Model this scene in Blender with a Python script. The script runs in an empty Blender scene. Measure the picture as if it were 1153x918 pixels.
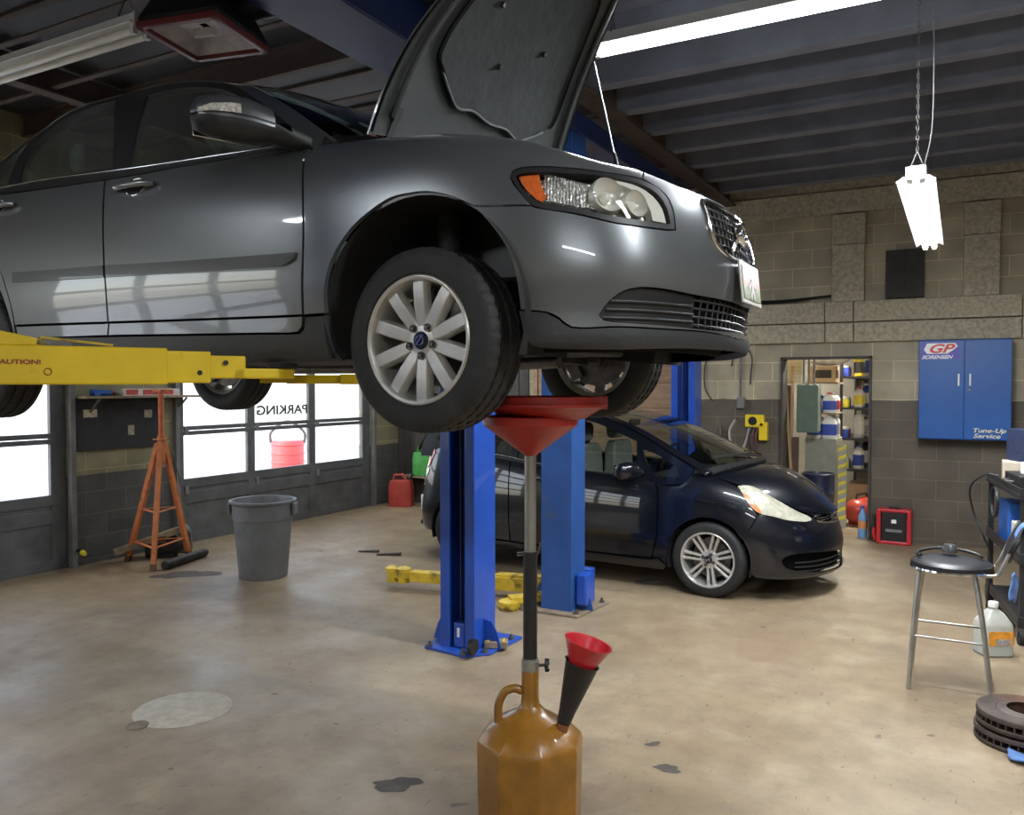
import bpy, bmesh, math, random
from math import sin, cos, tan, pi, radians, atan, atan2, hypot, sqrt
from mathutils import Vector, Matrix, Euler
from mathutils.geometry import delaunay_2d_cdt
random.seed(7)
SC = bpy.context.scene
COL = SC.collection

# ------------------------------------------------------------------ materials
MATS = {}
def mat(name, col, rough=.5, metal=0.0, coat=0.0, var=.12, scale=9.0, bump=0.0, bscale=60.0, stain=None, spec=.5, detail=4.0, stretch=None, rvar=0.0):
    """procedural principled material: base colour broken up by noise, optional stains, optional bump"""
    if name in MATS: return MATS[name]
    m = bpy.data.materials.new(name); m.use_nodes = True; MATS[name] = m
    nt = m.node_tree; N = nt.nodes; L = nt.links
    b = N['Principled BSDF']
    tc = N.new('ShaderNodeTexCoord'); src = tc.outputs['Object']
    if stretch:
        mp = N.new('ShaderNodeMapping'); mp.inputs['Scale'].default_value = stretch
        L.new(src, mp.inputs[0]); src = mp.outputs[0]
    no = N.new('ShaderNodeTexNoise'); no.inputs['Scale'].default_value = scale; no.inputs['Detail'].default_value = detail
    no.inputs['Roughness'].default_value = .6
    L.new(src, no.inputs['Vector'])
    rp = N.new('ShaderNodeValToRGB'); L.new(no.outputs['Fac'], rp.inputs[0])
    c = Vector(col[:3]); lo = c*(1-var); hi = c*(1+var)
    rp.color_ramp.elements[0].position = .3; rp.color_ramp.elements[1].position = .7
    rp.color_ramp.elements[0].color = (*lo, 1); rp.color_ramp.elements[1].color = (*[min(1, x) for x in hi], 1)
    out = rp.outputs[0]
    if stain:      # (colour, scale, threshold, strength)
        n2 = N.new('ShaderNodeTexNoise'); n2.inputs['Scale'].default_value = stain[1]; n2.inputs['Detail'].default_value = 5
        L.new(src, n2.inputs['Vector'])
        r2 = N.new('ShaderNodeValToRGB'); L.new(n2.outputs['Fac'], r2.inputs[0])
        r2.color_ramp.elements[0].position = stain[2]; r2.color_ramp.elements[1].position = min(1, stain[2]+.12)
        r2.color_ramp.elements[0].color = (0, 0, 0, 1); r2.color_ramp.elements[1].color = (stain[3],)*3+(1,)
        mx = N.new('ShaderNodeMix'); mx.data_type = 'RGBA'
        L.new(r2.outputs[0], mx.inputs[0]); L.new(out, mx.inputs[6]); mx.inputs[7].default_value = (*stain[0], 1)
        out = mx.outputs[2]
    L.new(out, b.inputs['Base Color'])
    b.inputs['Roughness'].default_value = rough; b.inputs['Metallic'].default_value = metal
    b.inputs['Coat Weight'].default_value = coat; b.inputs['Coat Roughness'].default_value = .03
    b.inputs['Specular IOR Level'].default_value = spec
    if rvar:
        mr = N.new('ShaderNodeMapRange'); mr.inputs[3].default_value = max(.02, rough-rvar); mr.inputs[4].default_value = rough+rvar
        mr.inputs[1].default_value = .3; mr.inputs[2].default_value = .7
        L.new(no.outputs['Fac'], mr.inputs[0]); L.new(mr.outputs[0], b.inputs['Roughness'])
    if bump:
        n3 = N.new('ShaderNodeTexNoise'); n3.inputs['Scale'].default_value = bscale; n3.inputs['Detail'].default_value = 3
        L.new(src, n3.inputs['Vector'])
        bp = N.new('ShaderNodeBump'); bp.inputs['Strength'].default_value = bump; bp.inputs['Distance'].default_value = .01
        L.new(n3.outputs['Fac'], bp.inputs['Height']); L.new(bp.outputs[0], b.inputs['Normal'])
    return m
def emit(name, col, s):
    if name in MATS: return MATS[name]
    m = bpy.data.materials.new(name); m.use_nodes = True; MATS[name] = m
    b = m.node_tree.nodes['Principled BSDF']
    b.inputs['Base Color'].default_value = (*col, 1)
    b.inputs['Emission Color'].default_value = (*col, 1); b.inputs['Emission Strength'].default_value = s
    return m
def glass(name, tint, refl=.5, rough=.02, ior=1.5, dirt_veil=0.0):
    """thin pane: tinted see-through sheet with a mirror film (fresnel)"""
    if name in MATS: return MATS[name]
    m = bpy.data.materials.new(name); m.use_nodes = True; MATS[name] = m
    nt = m.node_tree; N = nt.nodes; L = nt.links; N.remove(N['Principled BSDF'])
    o = N['Material Output']
    t = N.new('ShaderNodeBsdfTransparent'); t.inputs[0].default_value = (*tint, 1)
    g = N.new('ShaderNodeBsdfGlossy'); g.inputs['Roughness'].default_value = rough
    ge = N.new('ShaderNodeNewGeometry'); dt = N.new('ShaderNodeVectorMath'); dt.operation = 'DOT_PRODUCT'
    L.new(ge.outputs['Normal'], dt.inputs[0]); L.new(ge.outputs['Incoming'], dt.inputs[1])
    def op(o_, a_, b_=0.0):
        q = N.new('ShaderNodeMath'); q.operation = o_
        for i_, v_ in ((0, a_), (1, b_)):
            if isinstance(v_, (int, float)): q.inputs[i_].default_value = v_
            else: L.new(v_, q.inputs[i_])
        return q.outputs[0]
    r0 = ((ior-1)/(ior+1))**2
    f = op('ADD', op('MULTIPLY', op('POWER', op('SUBTRACT', 1.0, op('ABSOLUTE', dt.outputs['Value'])), 5.0), 1-r0), r0)
    no = N.new('ShaderNodeTexNoise'); no.inputs['Scale'].default_value = 6
    mu = N.new('ShaderNodeMath'); mu.operation = 'MULTIPLY_ADD'; mu.inputs[1].default_value = .04; L.new(no.outputs['Fac'], mu.inputs[0])
    mm = N.new('ShaderNodeMath'); mm.operation = 'MULTIPLY'; mm.inputs[1].default_value = refl*2; L.new(f, mm.inputs[0]); L.new(mm.outputs[0], mu.inputs[2])
    mx = N.new('ShaderNodeMixShader'); L.new(mu.outputs[0], mx.inputs[0]); L.new(t.outputs[0], mx.inputs[1]); L.new(g.outputs[0], mx.inputs[2])
    if dirt_veil:
        d = N.new('ShaderNodeBsdfDiffuse'); d.inputs[0].default_value = (.6, .6, .55, 1)
        m2 = N.new('ShaderNodeMixShader'); m2.inputs[0].default_value = dirt_veil
        L.new(mx.outputs[0], m2.inputs[1]); L.new(d.outputs[0], m2.inputs[2]); L.new(m2.outputs[0], o.inputs[0])
    else: L.new(mx.outputs[0], o.inputs[0])
    return m

# ------------------------------------------------------------------ objects
def label(o, lab=None, cat=None, group=None, kind=None):
    if lab: o['label'] = lab
    if cat: o['category'] = cat
    if group: o['group'] = group
    if kind: o['kind'] = kind
    return o
def thing(name, lab, cat, loc=(0, 0, 0), rz=0.0, group=None, rot=None):
    o = bpy.data.objects.new(name, None); COL.objects.link(o)
    o.location = loc; o.rotation_euler = rot if rot else (0, 0, rz); o.empty_display_size = .1
    return label(o, lab, cat, group)
def wm(o):
    m = o.matrix_basis.copy()
    while o.parent: o = o.parent; m = o.matrix_basis @ m
    return m
class MB:
    """collects shapes and links them as ONE mesh object"""
    def __init__(s): s.v = []; s.f = []; s.sm = []; s.n = None
    def add(s, vs, fs, smooth=False, M=None):
        o = len(s.v)
        for p in vs:
            p = Vector(p); s.v.append(M @ p if M else p)
        for f in fs: s.f.append([o+i for i in f]); s.sm.append(smooth)
        return s
    def box(s, c, d, rz=0.0, M=None, rot=None):
        x, y, z = d[0]/2, d[1]/2, d[2]/2
        R = Matrix.Translation(c) @ (Euler(rot).to_matrix().to_4x4() if rot else Matrix.Rotation(rz, 4, 'Z'))
        if M: R = M @ R
        v = [(-x,-y,-z),(x,-y,-z),(x,y,-z),(-x,y,-z),(-x,-y,z),(x,-y,z),(x,y,z),(-x,y,z)]
        return s.add(v, [(3,2,1,0),(4,5,6,7),(0,1,5,4),(1,2,6,5),(2,3,7,6),(3,0,4,7)], False, R)
    def bar(s, a, b, w, h, up=(0, 0, 1)):
        """square bar from a to b, w across, h along up"""
        a = Vector(a); b = Vector(b); t = (b-a); l = t.length; t.normalize()
        sd = t.cross(Vector(up)); 
        if sd.length < 1e-4: sd = t.cross(Vector((1, 0, 0)))
        sd.normalize(); u = sd.cross(t)
        R = Matrix((t, sd, u)).transposed().to_4x4(); R.translation = (a+b)/2
        return s.box((0, 0, 0), (l, w, h), M=R)
    def cyl(s, a, b, r, r2=None, n=20, caps=True, smooth=True):
        a = Vector(a); b = Vector(b); r2 = r if r2 is None else r2
        q = (b-a).to_track_quat('Z', 'Y').to_matrix()
        vs = []; fs = []
        for c, rr in ((a, r), (b, r2)):
            for i in range(n): vs.append(c+q @ Vector((rr*cos(2*pi*i/n), rr*sin(2*pi*i/n), 0)))
        for i in range(n): fs.append((i, (i+1) % n, n+(i+1) % n, n+i))
        s.add(vs, fs, smooth)
        if caps:
            s.add(vs[:n], [tuple(range(n-1, -1, -1))]); s.add(vs[n:], [tuple(range(n))])
        return s
    def tube(s, pts, r, n=8, caps=True, closed=False):
        pts = [Vector(p) for p in pts]; rings = []; m = len(pts); up = None
        for i, p in enumerate(pts):
            if closed: t = pts[(i+1) % m]-pts[i-1]
            else: t = pts[min(i+1, m-1)]-pts[max(i-1, 0)]
            t.normalize()
            if up is None: up = Vector((0, 0, 1)) if abs(t.z) < .9 else Vector((1, 0, 0))
            sd = t.cross(up); sd.normalize(); up = sd.cross(t)
            rr = r[i] if isinstance(r, (list, tuple)) else r
            rings.append([p+(sd*cos(2*pi*k/n)+up*sin(2*pi*k/n))*rr for k in range(n)])
        vs = [q for R in rings for q in R]; fs = []
        for i in range(m if closed else m-1):
            j = (i+1) % m
            for k in range(n): fs.append((i*n+k, i*n+(k+1) % n, j*n+(k+1) % n, j*n+k))
        s.add(vs, fs, True)
        if caps and not closed:
            s.add(rings[0], [tuple(range(n-1, -1, -1))]); s.add(rings[-1], [tuple(range(n))])
        return s
    def lathe(s, prof, n=32, M=None, smooth=True, rmod=None, a0=0, a1=2*pi):
        """profile [(r, z)] turned about z"""
        vs = []; fs = []; m = len(prof); full = abs(a1-a0-2*pi) < 1e-6
        nn = n if full else n+1
        for j, (r, z) in enumerate(prof):
            for i in range(nn):
                a = a0+(a1-a0)*i/n; rr = r*(rmod(j, i) if rmod else 1)
                vs.append((rr*cos(a), rr*sin(a), z))
        for j in range(m-1):
            for i in range(n):
                k = (i+1) % nn
                fs.append((j*nn+i, j*nn+k, (j+1)*nn+k, (j+1)*nn+i))
        return s.add(vs, fs, smooth, M)
    def prism(s, poly, h, M=None, smooth=False):
        """2d polygon (x, y) extruded from z=0 to z=h"""
        n = len(poly)
        a = sum(poly[i][0]*poly[(i+1) % n][1]-poly[(i+1) % n][0]*poly[i][1] for i in range(n))
        if a < 0: poly = poly[::-1]
        vs = [(x, y, 0) for x, y in poly]+[(x, y, h) for x, y in poly]
        s.add(vs, [tuple(range(n-1, -1, -1)), tuple(range(n, 2*n))], False, M)
        o = len(s.v)-2*n
        for i in range(n): s.f.append([o+i, o+(i+1) % n, o+n+(i+1) % n, o+n+i]); s.sm.append(smooth)
        return s
    def loft(s, rings, closed=True, caps=True, smooth=True):
        n = len(rings[0]); vs = [p for r in rings for p in r]; fs = []
        for j in range(len(rings)-1):
            for i in range(n if closed else n-1):
                k = (i+1) % n; fs.append((j*n+i, j*n+k, (j+1)*n+k, (j+1)*n+i))
        s.add(vs, fs, smooth)
        if caps:
            s.add(rings[0], [tuple(range(n-1, -1, -1))]); s.add(rings[-1], [tuple(range(n))])
        return s
    def ball(s, c, r, n=16, m=10, sc=(1, 1, 1)):
        M = Matrix.Translation(c) @ Matrix.Diagonal((sc[0], sc[1], sc[2], 1))
        return s.lathe([(r*sin(pi*j/m), -r*cos(pi*j/m)) for j in range(m+1)], n, M)
    def build(s, name, m, parent=None, world=False, bevel=0.0, seg=2, normals=None, fix=True, sub=0):
        vs = s.v
        if world and parent:
            I = wm(parent).inverted(); vs = [I @ p for p in vs]
        me = bpy.data.meshes.new(name)
        me.from_pydata([tuple(p) for p in vs], [], s.f)
        for p, q in zip(me.polygons, s.sm): p.use_smooth = q
        if fix:
            b = bmesh.new(); b.from_mesh(me); bmesh.ops.remove_doubles(b, verts=b.verts, dist=1e-6)
            bmesh.ops.recalc_face_normals(b, faces=b.faces); b.to_mesh(me); b.free()
        if normals: me.normals_split_custom_set_from_vertices(normals)
        me.materials.append(m)
        o = bpy.data.objects.new(name, me); COL.objects.link(o); o.parent = parent
        if any(s.sm) and not normals:
            try: me.set_sharp_from_angle(angle=radians(38))
            except Exception: pass
        if bevel:
            d = o.modifiers.new('bevel', 'BEVEL'); d.width = bevel; d.segments = seg; d.limit_method = 'ANGLE'; d.angle_limit = radians(40)
        if sub:
            d = o.modifiers.new('sub', 'SUBSURF'); d.levels = sub; d.render_levels = sub
        return o
def children(o): return [c for c in bpy.data.objects if c.parent == o]
def copy_tree(o, parent=None):
    c = o.copy(); COL.objects.link(c); c.parent = parent
    for ch in children(o): copy_tree(ch, c)
    return c
def lettering(txt, size, m, parent, name='lettering', M=None, depth=.001, shear=0.0, bold=0.0, sx=1.0, align='LEFT'):
    cu = bpy.data.curves.new(name, 'FONT'); cu.body = txt; cu.size = size; cu.extrude = depth; cu.shear = shear; cu.offset = bold; cu.align_x = align
    t = bpy.data.objects.new('tmp_text', cu); COL.objects.link(t)
    dg = bpy.context.evaluated_depsgraph_get(); me = bpy.data.meshes.new_from_object(t.evaluated_get(dg))
    bpy.data.objects.remove(t); bpy.data.curves.remove(cu)
    me.transform(Matrix.Diagonal((sx, 1, 1, 1)))
    if M: me.transform(M)
    me.materials.clear(); me.materials.append(m); me.name = name
    o = bpy.data.objects.new(name, me); COL.objects.link(o); o.parent = parent
    return o
def arc(c, r, a0, a1, n, plane='xz'):
    out = []
    for i in range(n+1):
        a = a0+(a1-a0)*i/n; p, q = r*cos(a), r*sin(a)
        out.append((c[0]+p, c[1], c[2]+q) if plane == 'xz' else (c[0]+p, c[1]+q, c[2]) if plane == 'xy' else (c[0], c[1]+p, c[2]+q))
    return out
def curve(pts, n=8):
    """catmull-rom through points"""
    P = [Vector(p) for p in pts]; out = []
    for i in range(len(P)-1):
        a = P[i-1] if i else P[0]*2-P[1]; b = P[i]; c = P[i+1]; d = P[i+2] if i+2 < len(P) else P[-1]*2-P[-2]
        for k in range(n):
            t = k/n
            out.append(.5*((2*b)+(c-a)*t+(2*a-5*b+4*c-d)*t*t+(3*b-a-3*c+d)*t**3))
    out.append(P[-1]); return out

# ------------------------------------------------------------------ panels cut out of a skin
def rounded(poly, step):
    """closed outline: third value 1 marks a sharp corner, the rest is run through smoothly; resampled to step"""
    n = len(poly); out = []
    P = [Vector(p[:2]) for p in poly]; cr = [len(p) > 2 and p[2] for p in poly]
    for i in range(n):
        b, c = P[i], P[(i+1) % n]
        a = b*2-c if cr[i] else P[i-1]; d = c*2-b if cr[(i+1) % n] else P[(i+2) % n]
        l = (c-b).length; k = max(1, int(round(l/step)))
        if l < 1e-6: continue
        # limit the handles so that uneven spacing does not loop
        ta = (c-a); ta = ta.normalized()*l if ta.length > 1e-9 else ta
        td = (d-b); td = td.normalized()*l if td.length > 1e-9 else td
        for j in range(k):
            t = j/k
            out.append((2*t**3-3*t*t+1)*b+(t**3-2*t*t+t)*ta+(-2*t**3+3*t*t)*c+(t**3-t*t)*td)
    return out
def inside(p, poly):
    x, y = p; r = False; n = len(poly); j = n-1
    for i in range(n):
        a, b = poly[i], poly[j]
        if (a[1] > y) != (b[1] > y) and x < (b[0]-a[0])*(y-a[1])/(b[1]-a[1])+a[0]: r = not r
        j = i
    return r
def shrink(poly, g):
    n = len(poly); a = sum(poly[i].x*poly[(i+1) % n].y-poly[(i+1) % n].x*poly[i].y for i in range(n)); s = 1 if a > 0 else -1
    out = []
    for i in range(n):
        t = poly[(i+1) % n]-poly[i-1]
        if t.length < 1e-9: out.append(poly[i]); continue
        t.normalize(); out.append(poly[i]+Vector((-t.y, t.x))*g*s)
    return out
def cut(skin, poly, holes=(), step=.028, gap=.0015, thick=.012, off=0.0, mirror=False, both=False, keep=None, mb=None, nudge=None):
    """panel of the skin bounded by the outline (skin coordinates), with rim; returns MB with per-vertex normals.
       both: near half plus its mirror image in one mesh. keep(u): outline points that stay put (centre line)"""
    hs = [rounded(h, step) for h in holes]
    B = rounded(poly, step)
    Bs = shrink(B, gap) if gap else B
    if keep: Bs = [b if keep(b) else s for b, s in zip(B, Bs)]
    loops = [Bs]+[shrink(h, -gap) if gap else h for h in hs]
    pts = []; edges = []
    for lp in loops:
        o = len(pts); n = len(lp); pts += [Vector(p) for p in lp]; edges += [(o+i, o+(i+1) % n) for i in range(n)]
    us = [p.x for p in loops[0]]; vs = [p.y for p in loops[0]]
    bnd = list(pts); r0, c0 = 0, 0
    cell = {}
    for p in bnd: cell.setdefault((int(p.x//step), int(p.y//step)), []).append(p)
    u = min(us)+step*.5
    while u < max(us):
        v = min(vs)+step*.5
        while v < max(vs):
            q = (u, v)
            if inside(q, loops[0]) and not any(inside(q, h) for h in loops[1:]):
                ci, cj = int(u//step), int(v//step)
                if all((p.x-u)**2+(p.y-v)**2 > (.45*step)**2 for a in (-1, 0, 1) for b in (-1, 0, 1) for p in cell.get((ci+a, cj+b), ())): pts.append(Vector(q))
            v += step
        u += step
    V, E, Fc, oi, _, _ = delaunay_2d_cdt(pts, edges, [], 0, 1e-7)
    tri = []
    for f in Fc:
        c = sum((V[i] for i in f), Vector((0, 0)))/len(f)
        if inside(c, loops[0]) and not any(inside(c, h) for h in loops[1:]): tri.append(list(f))
    mb = mb or MB()
    if mb.n is None: mb.n = []
    P3 = []; N3 = []
    for p in V:
        o_ = off(p.x, p.y) if callable(off) else off
        P3.append(Vector(skin.S(p.x, p.y, o_))); N3.append(Vector(skin.N(p.x, p.y)))
    # orientation of the triangles against the normal
    def emitpart(my):
        o = len(mb.v)
        for p, n in zip(P3, N3):
            mb.v.append(Vector((p.x, -p.y if my else p.y, p.z))); mb.n.append(Vector((n.x, -n.y if my else n.y, n.z)))
        for t in tri:
            a, b, c = (mb.v[o+i] for i in t[:3]); g = (b-a).cross(c-a)
            if g.dot(mb.n[o+t[0]]) < 0: t = t[::-1]
            mb.f.append([o+i for i in t]); mb.sm.append(True)
        if thick:
            for lp in loops:
                n = len(lp)
                ring = []
                for p in lp:
                    if keep and keep(p) : ring.append(None); continue
                    oo = off(p.x, p.y) if callable(off) else off
                    a = Vector(skin.S(p.x, p.y, oo)); nn = Vector(skin.N(p.x, p.y)); b = a-nn*thick; ring.append((a, b, nn))
                for i in range(n):
                    A, C = ring[i], ring[(i+1) % n]
                    if A is None or C is None: continue
                    q = [A[0], C[0], C[1], A[1]]; e = (C[0]-A[0]).cross(A[2]); 
                    if e.length < 1e-12: continue
                    e.normalize()
                    # outward: away from the loop's inner side
                    mid = Vector(((lp[i].x+lp[(i+1) % n].x)/2, (lp[i].y+lp[(i+1) % n].y)/2)); t2 = lp[(i+1) % n]-lp[i]; nrm = Vector((t2.y, -t2.x)).normalized()*step*.2
                    pin = mid-nrm
                    ins = inside(pin, loops[0]) and not any(inside(pin, h) for h in loops[1:])
                    d3 = Vector(skin.S(pin.x, pin.y, 0))-Vector(skin.S(mid.x, mid.y, 0))
                    if (d3.dot(e) > 0) == ins: e = -e
                    if my: q = [Vector((a.x, -a.y, a.z)) for a in q]; e = Vector((e.x, -e.y, e.z))
                    o2 = len(mb.v); mb.v += q; mb.n += [e]*4
                    if (q[1]-q[0]).cross(q[2]-q[0]).dot(e) < 0: mb.f.append([o2, o2+3, o2+2, o2+1])
                    else: mb.f.append([o2, o2+1, o2+2, o2+3])
                    mb.sm.append(True)
    if both: emitpart(False); emitpart(True)
    else: emitpart(mirror)
    return mb
def panel(name, m, parent, skin, poly, **k):
    mb = cut(skin, poly, **k)
    return mb.build(name, m, parent, normals=[tuple(n) for n in mb.n], fix=False)
# ---- smooth skins of the car bodies: a plan curve and profiles spread along it
def spline(ts, ys):
    """natural cubic spline through (ts, ys) as a function"""
    n = len(ts); h = [ts[i+1]-ts[i] for i in range(n-1)]
    a = [0.0]*n; b = [1.0]*n; c = [0.0]*n; r = [0.0]*n
    for i in range(1, n-1):
        a[i] = h[i-1]; b[i] = 2*(h[i-1]+h[i]); c[i] = h[i]
        r[i] = 6*((ys[i+1]-ys[i])/h[i]-(ys[i]-ys[i-1])/h[i-1])
    for i in range(1, n):
        w = a[i]/b[i-1]; b[i] -= w*c[i-1]; r[i] -= w*r[i-1]
    m = [0.0]*n; m[-1] = r[-1]/b[-1]
    for i in range(n-2, -1, -1): m[i] = (r[i]-c[i]*m[i+1])/b[i]
    def f(t):
        i = 0
        while i < n-2 and t > ts[i+1]: i += 1
        if t < ts[0]:
            s = (ys[1]-ys[0])/h[0]-h[0]*(2*m[0]+m[1])/6; return ys[0]+s*(t-ts[0])
        if t > ts[-1]:
            s = (ys[-1]-ys[-2])/h[-1]+h[-1]*(2*m[-1]+m[-2])/6; return ys[-1]+s*(t-ts[-1])
        p = ts[i+1]-t; q = t-ts[i]; H = h[i]
        return (m[i]*p**3+m[i+1]*q**3)/(6*H)+(ys[i]/H-m[i]*H/6)*p+(ys[i+1]/H-m[i+1]*H/6)*q
    return f
def mono(ts, ys):
    """monotone cubic (no overshoot)"""
    n = len(ts); d = [(ys[i+1]-ys[i])/(ts[i+1]-ts[i]) for i in range(n-1)]
    m = [d[0]]+[0 if d[i-1]*d[i] <= 0 else 2*d[i-1]*d[i]/(d[i-1]+d[i]) for i in range(1, n-1)]+[d[-1]]
    def f(t):
        if t <= ts[0]: return ys[0]+m[0]*(t-ts[0])
        if t >= ts[-1]: return ys[-1]+m[-1]*(t-ts[-1])
        i = 0
        while t > ts[i+1]: i += 1
        h = ts[i+1]-ts[i]; s = (t-ts[i])/h
        return (2*s**3-3*s*s+1)*ys[i]+(s**3-2*s*s+s)*h*m[i]+(-2*s**3+3*s*s)*ys[i+1]+(s**3-s*s)*h*m[i+1]
    return f
class Skin:
    """plan: right-side plan points rear centre -> side -> front centre (x, y<=0). stations: {plan index: [(inset, z) x K]}.
       u = length along the plan curve (0 at the point with index u0), v = 0..(K-1)*VS"""
    VS = .11
    def __init__(self, plan, stations, u0):
        full = plan+[(x, -y) for x, y in plan[-2:-5:-1]]
        us = [0.0]
        for p, q in zip(full, full[1:]): us.append(us[-1]+((q[0]-p[0])**2+(q[1]-p[1])**2)**.5)
        o = us[u0]; us = [u-o for u in us]
        self.umin = us[0]; self.umax = us[len(plan)-1]
        self.fx = spline(us, [p[0] for p in full]); self.fy = spline(us, [p[1] for p in full])
        ks = sorted(stations); K = len(stations[ks[0]]); self.K = K
        su = [us[k] for k in ks]
        # mirrored tail station so that the skin is smooth over the centre line
        su = su+[2*self.umax-su[-2]]
        rows = [stations[k] for k in ks]; rows.append(rows[-2])
        self.fd = [mono(su, [r[j][0] for r in rows]) for j in range(K)]
        self.fz = [mono(su, [r[j][1] for r in rows]) for j in range(K)]
        self.us = us; self.cache = {}
    def prof(self, u):
        k = round(u, 6)
        if k not in self.cache:
            t = list(range(self.K)); e = 1e-4
            x, y = self.fx(u), self.fy(u)
            tx, ty = (self.fx(u+e)-self.fx(u-e)), (self.fy(u+e)-self.fy(u-e)); l = (tx*tx+ty*ty)**.5
            self.cache[k] = (x, y, ty/l, -tx/l, spline(t, [f(u) for f in self.fd]), spline(t, [f(u) for f in self.fz]))
        return self.cache[k]
    def S(self, u, v, off=0.0):
        x, y, nx, ny, d, z = self.prof(u); t = v/self.VS
        D = d(t)-off
        return (x-nx*D, y-ny*D, z(t))
    def N(self, u, v):
        e = 2e-3
        a = self.S(u+e, v); b = self.S(u-e, v); c = self.S(u, v+e); d = self.S(u, v-e)
        p = [a[i]-b[i] for i in range(3)]; q = [c[i]-d[i] for i in range(3)]
        n = (p[1]*q[2]-p[2]*q[1], p[2]*q[0]-p[0]*q[2], p[0]*q[1]-p[1]*q[0])
        l = (n[0]**2+n[1]**2+n[2]**2)**.5 or 1
        return (n[0]/l, n[1]/l, n[2]/l)
class Flank:
    """side of the glasshouse: y = f(x, z), domain (x, z)"""
    def __init__(self, half, z0, a, b): self.half, self.z0, self.a, self.b = half, z0, a, b
    def S(self, x, z, off=0.0):
        h = z-self.z0
        return (x, -(self.half(x)-self.a*h-self.b*h*h)-off, z)
    def N(self, u, v):
        e = 2e-3
        a = self.S(u+e, v); b = self.S(u-e, v); c = self.S(u, v+e); d = self.S(u, v-e)
        p = [a[i]-b[i] for i in range(3)]; q = [c[i]-d[i] for i in range(3)]
        n = (p[1]*q[2]-p[2]*q[1], p[2]*q[0]-p[0]*q[2], p[0]*q[1]-p[1]*q[0])
        l = (n[0]**2+n[1]**2+n[2]**2)**.5
        return (n[0]/l, n[1]/l, n[2]/l)

V_PLAN = [(-3.55,0),(-3.53,-.35),(-3.47,-.60),(-3.32,-.77),(-3.05,-.84),(-2.64,-.87),(-2.0,-.883),(-1.3,-.885),(-.6,-.882),(0,-.873),(.3,-.846),(.5,-.795),(.665,-.70),(.775,-.55),(.84,-.39),(.873,-.24),(.886,-.12),(.889,0)]
V_ST = {
 0: [(.12,.24),(.03,.25),(.01,.32),(.0,.45),(.005,.60),(.03,.75),(.06,.88),(.08,.98),(.12,1.03),(.22,1.06)],
 3: [(.12,.22),(.03,.23),(.01,.32),(.0,.45),(.005,.60),(.03,.75),(.06,.88),(.09,.98),(.12,1.03),(.20,1.06)],
 5: [(.12,.17),(.045,.19),(.02,.30),(.0,.46),(.004,.62),(.018,.80),(.05,.95),(.085,1.035),(.105,1.065),(.14,1.09)],
 7: [(.12,.155),(.05,.18),(.025,.30),(.003,.46),(.003,.62),(.016,.79),(.046,.93),(.083,1.01),(.10,1.04),(.13,1.065)],
 8: [(.12,.155),(.05,.18),(.025,.30),(.003,.46),(.003,.62),(.013,.77),(.042,.885),(.08,.955),(.115,.985),(.17,1.0)],
 9: [(.12,.17),(.04,.19),(.02,.30),(.0,.46),(.0,.62),(.010,.76),(.035,.865),(.085,.93),(.15,.957),(.24,.966)],
 10: [(.12,.18),(.03,.20),(.015,.30),(.0,.44),(.0,.57),(.013,.71),(.04,.82),(.088,.878),(.15,.908),(.24,.92)],
 12: [(.14,.19),(.03,.20),(.015,.30),(.0,.42),(.002,.53),(.018,.64),(.05,.73),(.10,.79),(.16,.82),(.24,.838)],
 14: [(.14,.20),(.035,.205),(.02,.30),(.0,.42),(.003,.53),(.024,.64),(.055,.728),(.09,.778),(.13,.803),(.20,.818)],
 16: [(.14,.20),(.035,.205),(.02,.30),(.0,.42),(.003,.53),(.024,.64),(.052,.728),(.085,.778),(.125,.803),(.20,.818)],
}
V_SKIN = Skin(V_PLAN, V_ST, 9)
V_HALF = spline([-3.6,-2.6,-1.9,-1.3,-.6,-.3], [.70,.775,.80,.803,.795,.775])
V_FLANK = Flank(V_HALF, 1.0, .36, .36)
class Cross:
    """skin stretched between an edge curve and its mirror image. edge: [(x,y,z)], bulge[i], p = fullness"""
    def __init__(self, edge, bulge, p=2.4, up=None, fwd=None):
        s = [0.0]
        for a, b in zip(edge, edge[1:]): s.append(s[-1]+sum((a[i]-b[i])**2 for i in range(3))**.5)
        self.s = s; self.smax = s[-1]; self.p = p; self.up = up
        self.f = [spline(s, [q[i] for q in edge]) for i in range(3)]
        self.b = spline(s, bulge); self.w = spline(s, fwd) if fwd else (lambda q: 0.0)
    def S(self, s, t, off=0.0):
        x, y, z = (f(s) for f in self.f); e = 2e-3
        if self.up: nx, nz = self.up
        else:
            tx = self.f[0](s+e)-self.f[0](s-e); tz = self.f[2](s+e)-self.f[2](s-e); l = (tx*tx+tz*tz)**.5
            nx, nz = -tz/l, tx/l
            if nz < 0: nx, nz = -nx, -nz
        k = self.b(s)*(1-abs(2*t-1)**self.p)+off
        return (x+nx*k+self.w(s)*(1-(2*t-1)**2), y*(1-2*t), z+nz*k)
    def N(self, u, v):
        e = 3e-3
        a = self.S(u+e, v); b = self.S(u-e, v); c = self.S(u, v+e); d = self.S(u, v-e)
        p = [a[i]-b[i] for i in range(3)]; q = [c[i]-d[i] for i in range(3)]
        n = [p[1]*q[2]-p[2]*q[1], p[2]*q[0]-p[0]*q[2], p[0]*q[1]-p[1]*q[0]]
        l = (n[0]**2+n[1]**2+n[2]**2)**.5 or 1
        if n[2]+.3*n[0] < 0: l = -l
        return (n[0]/l, n[1]/l, n[2]/l)

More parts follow.
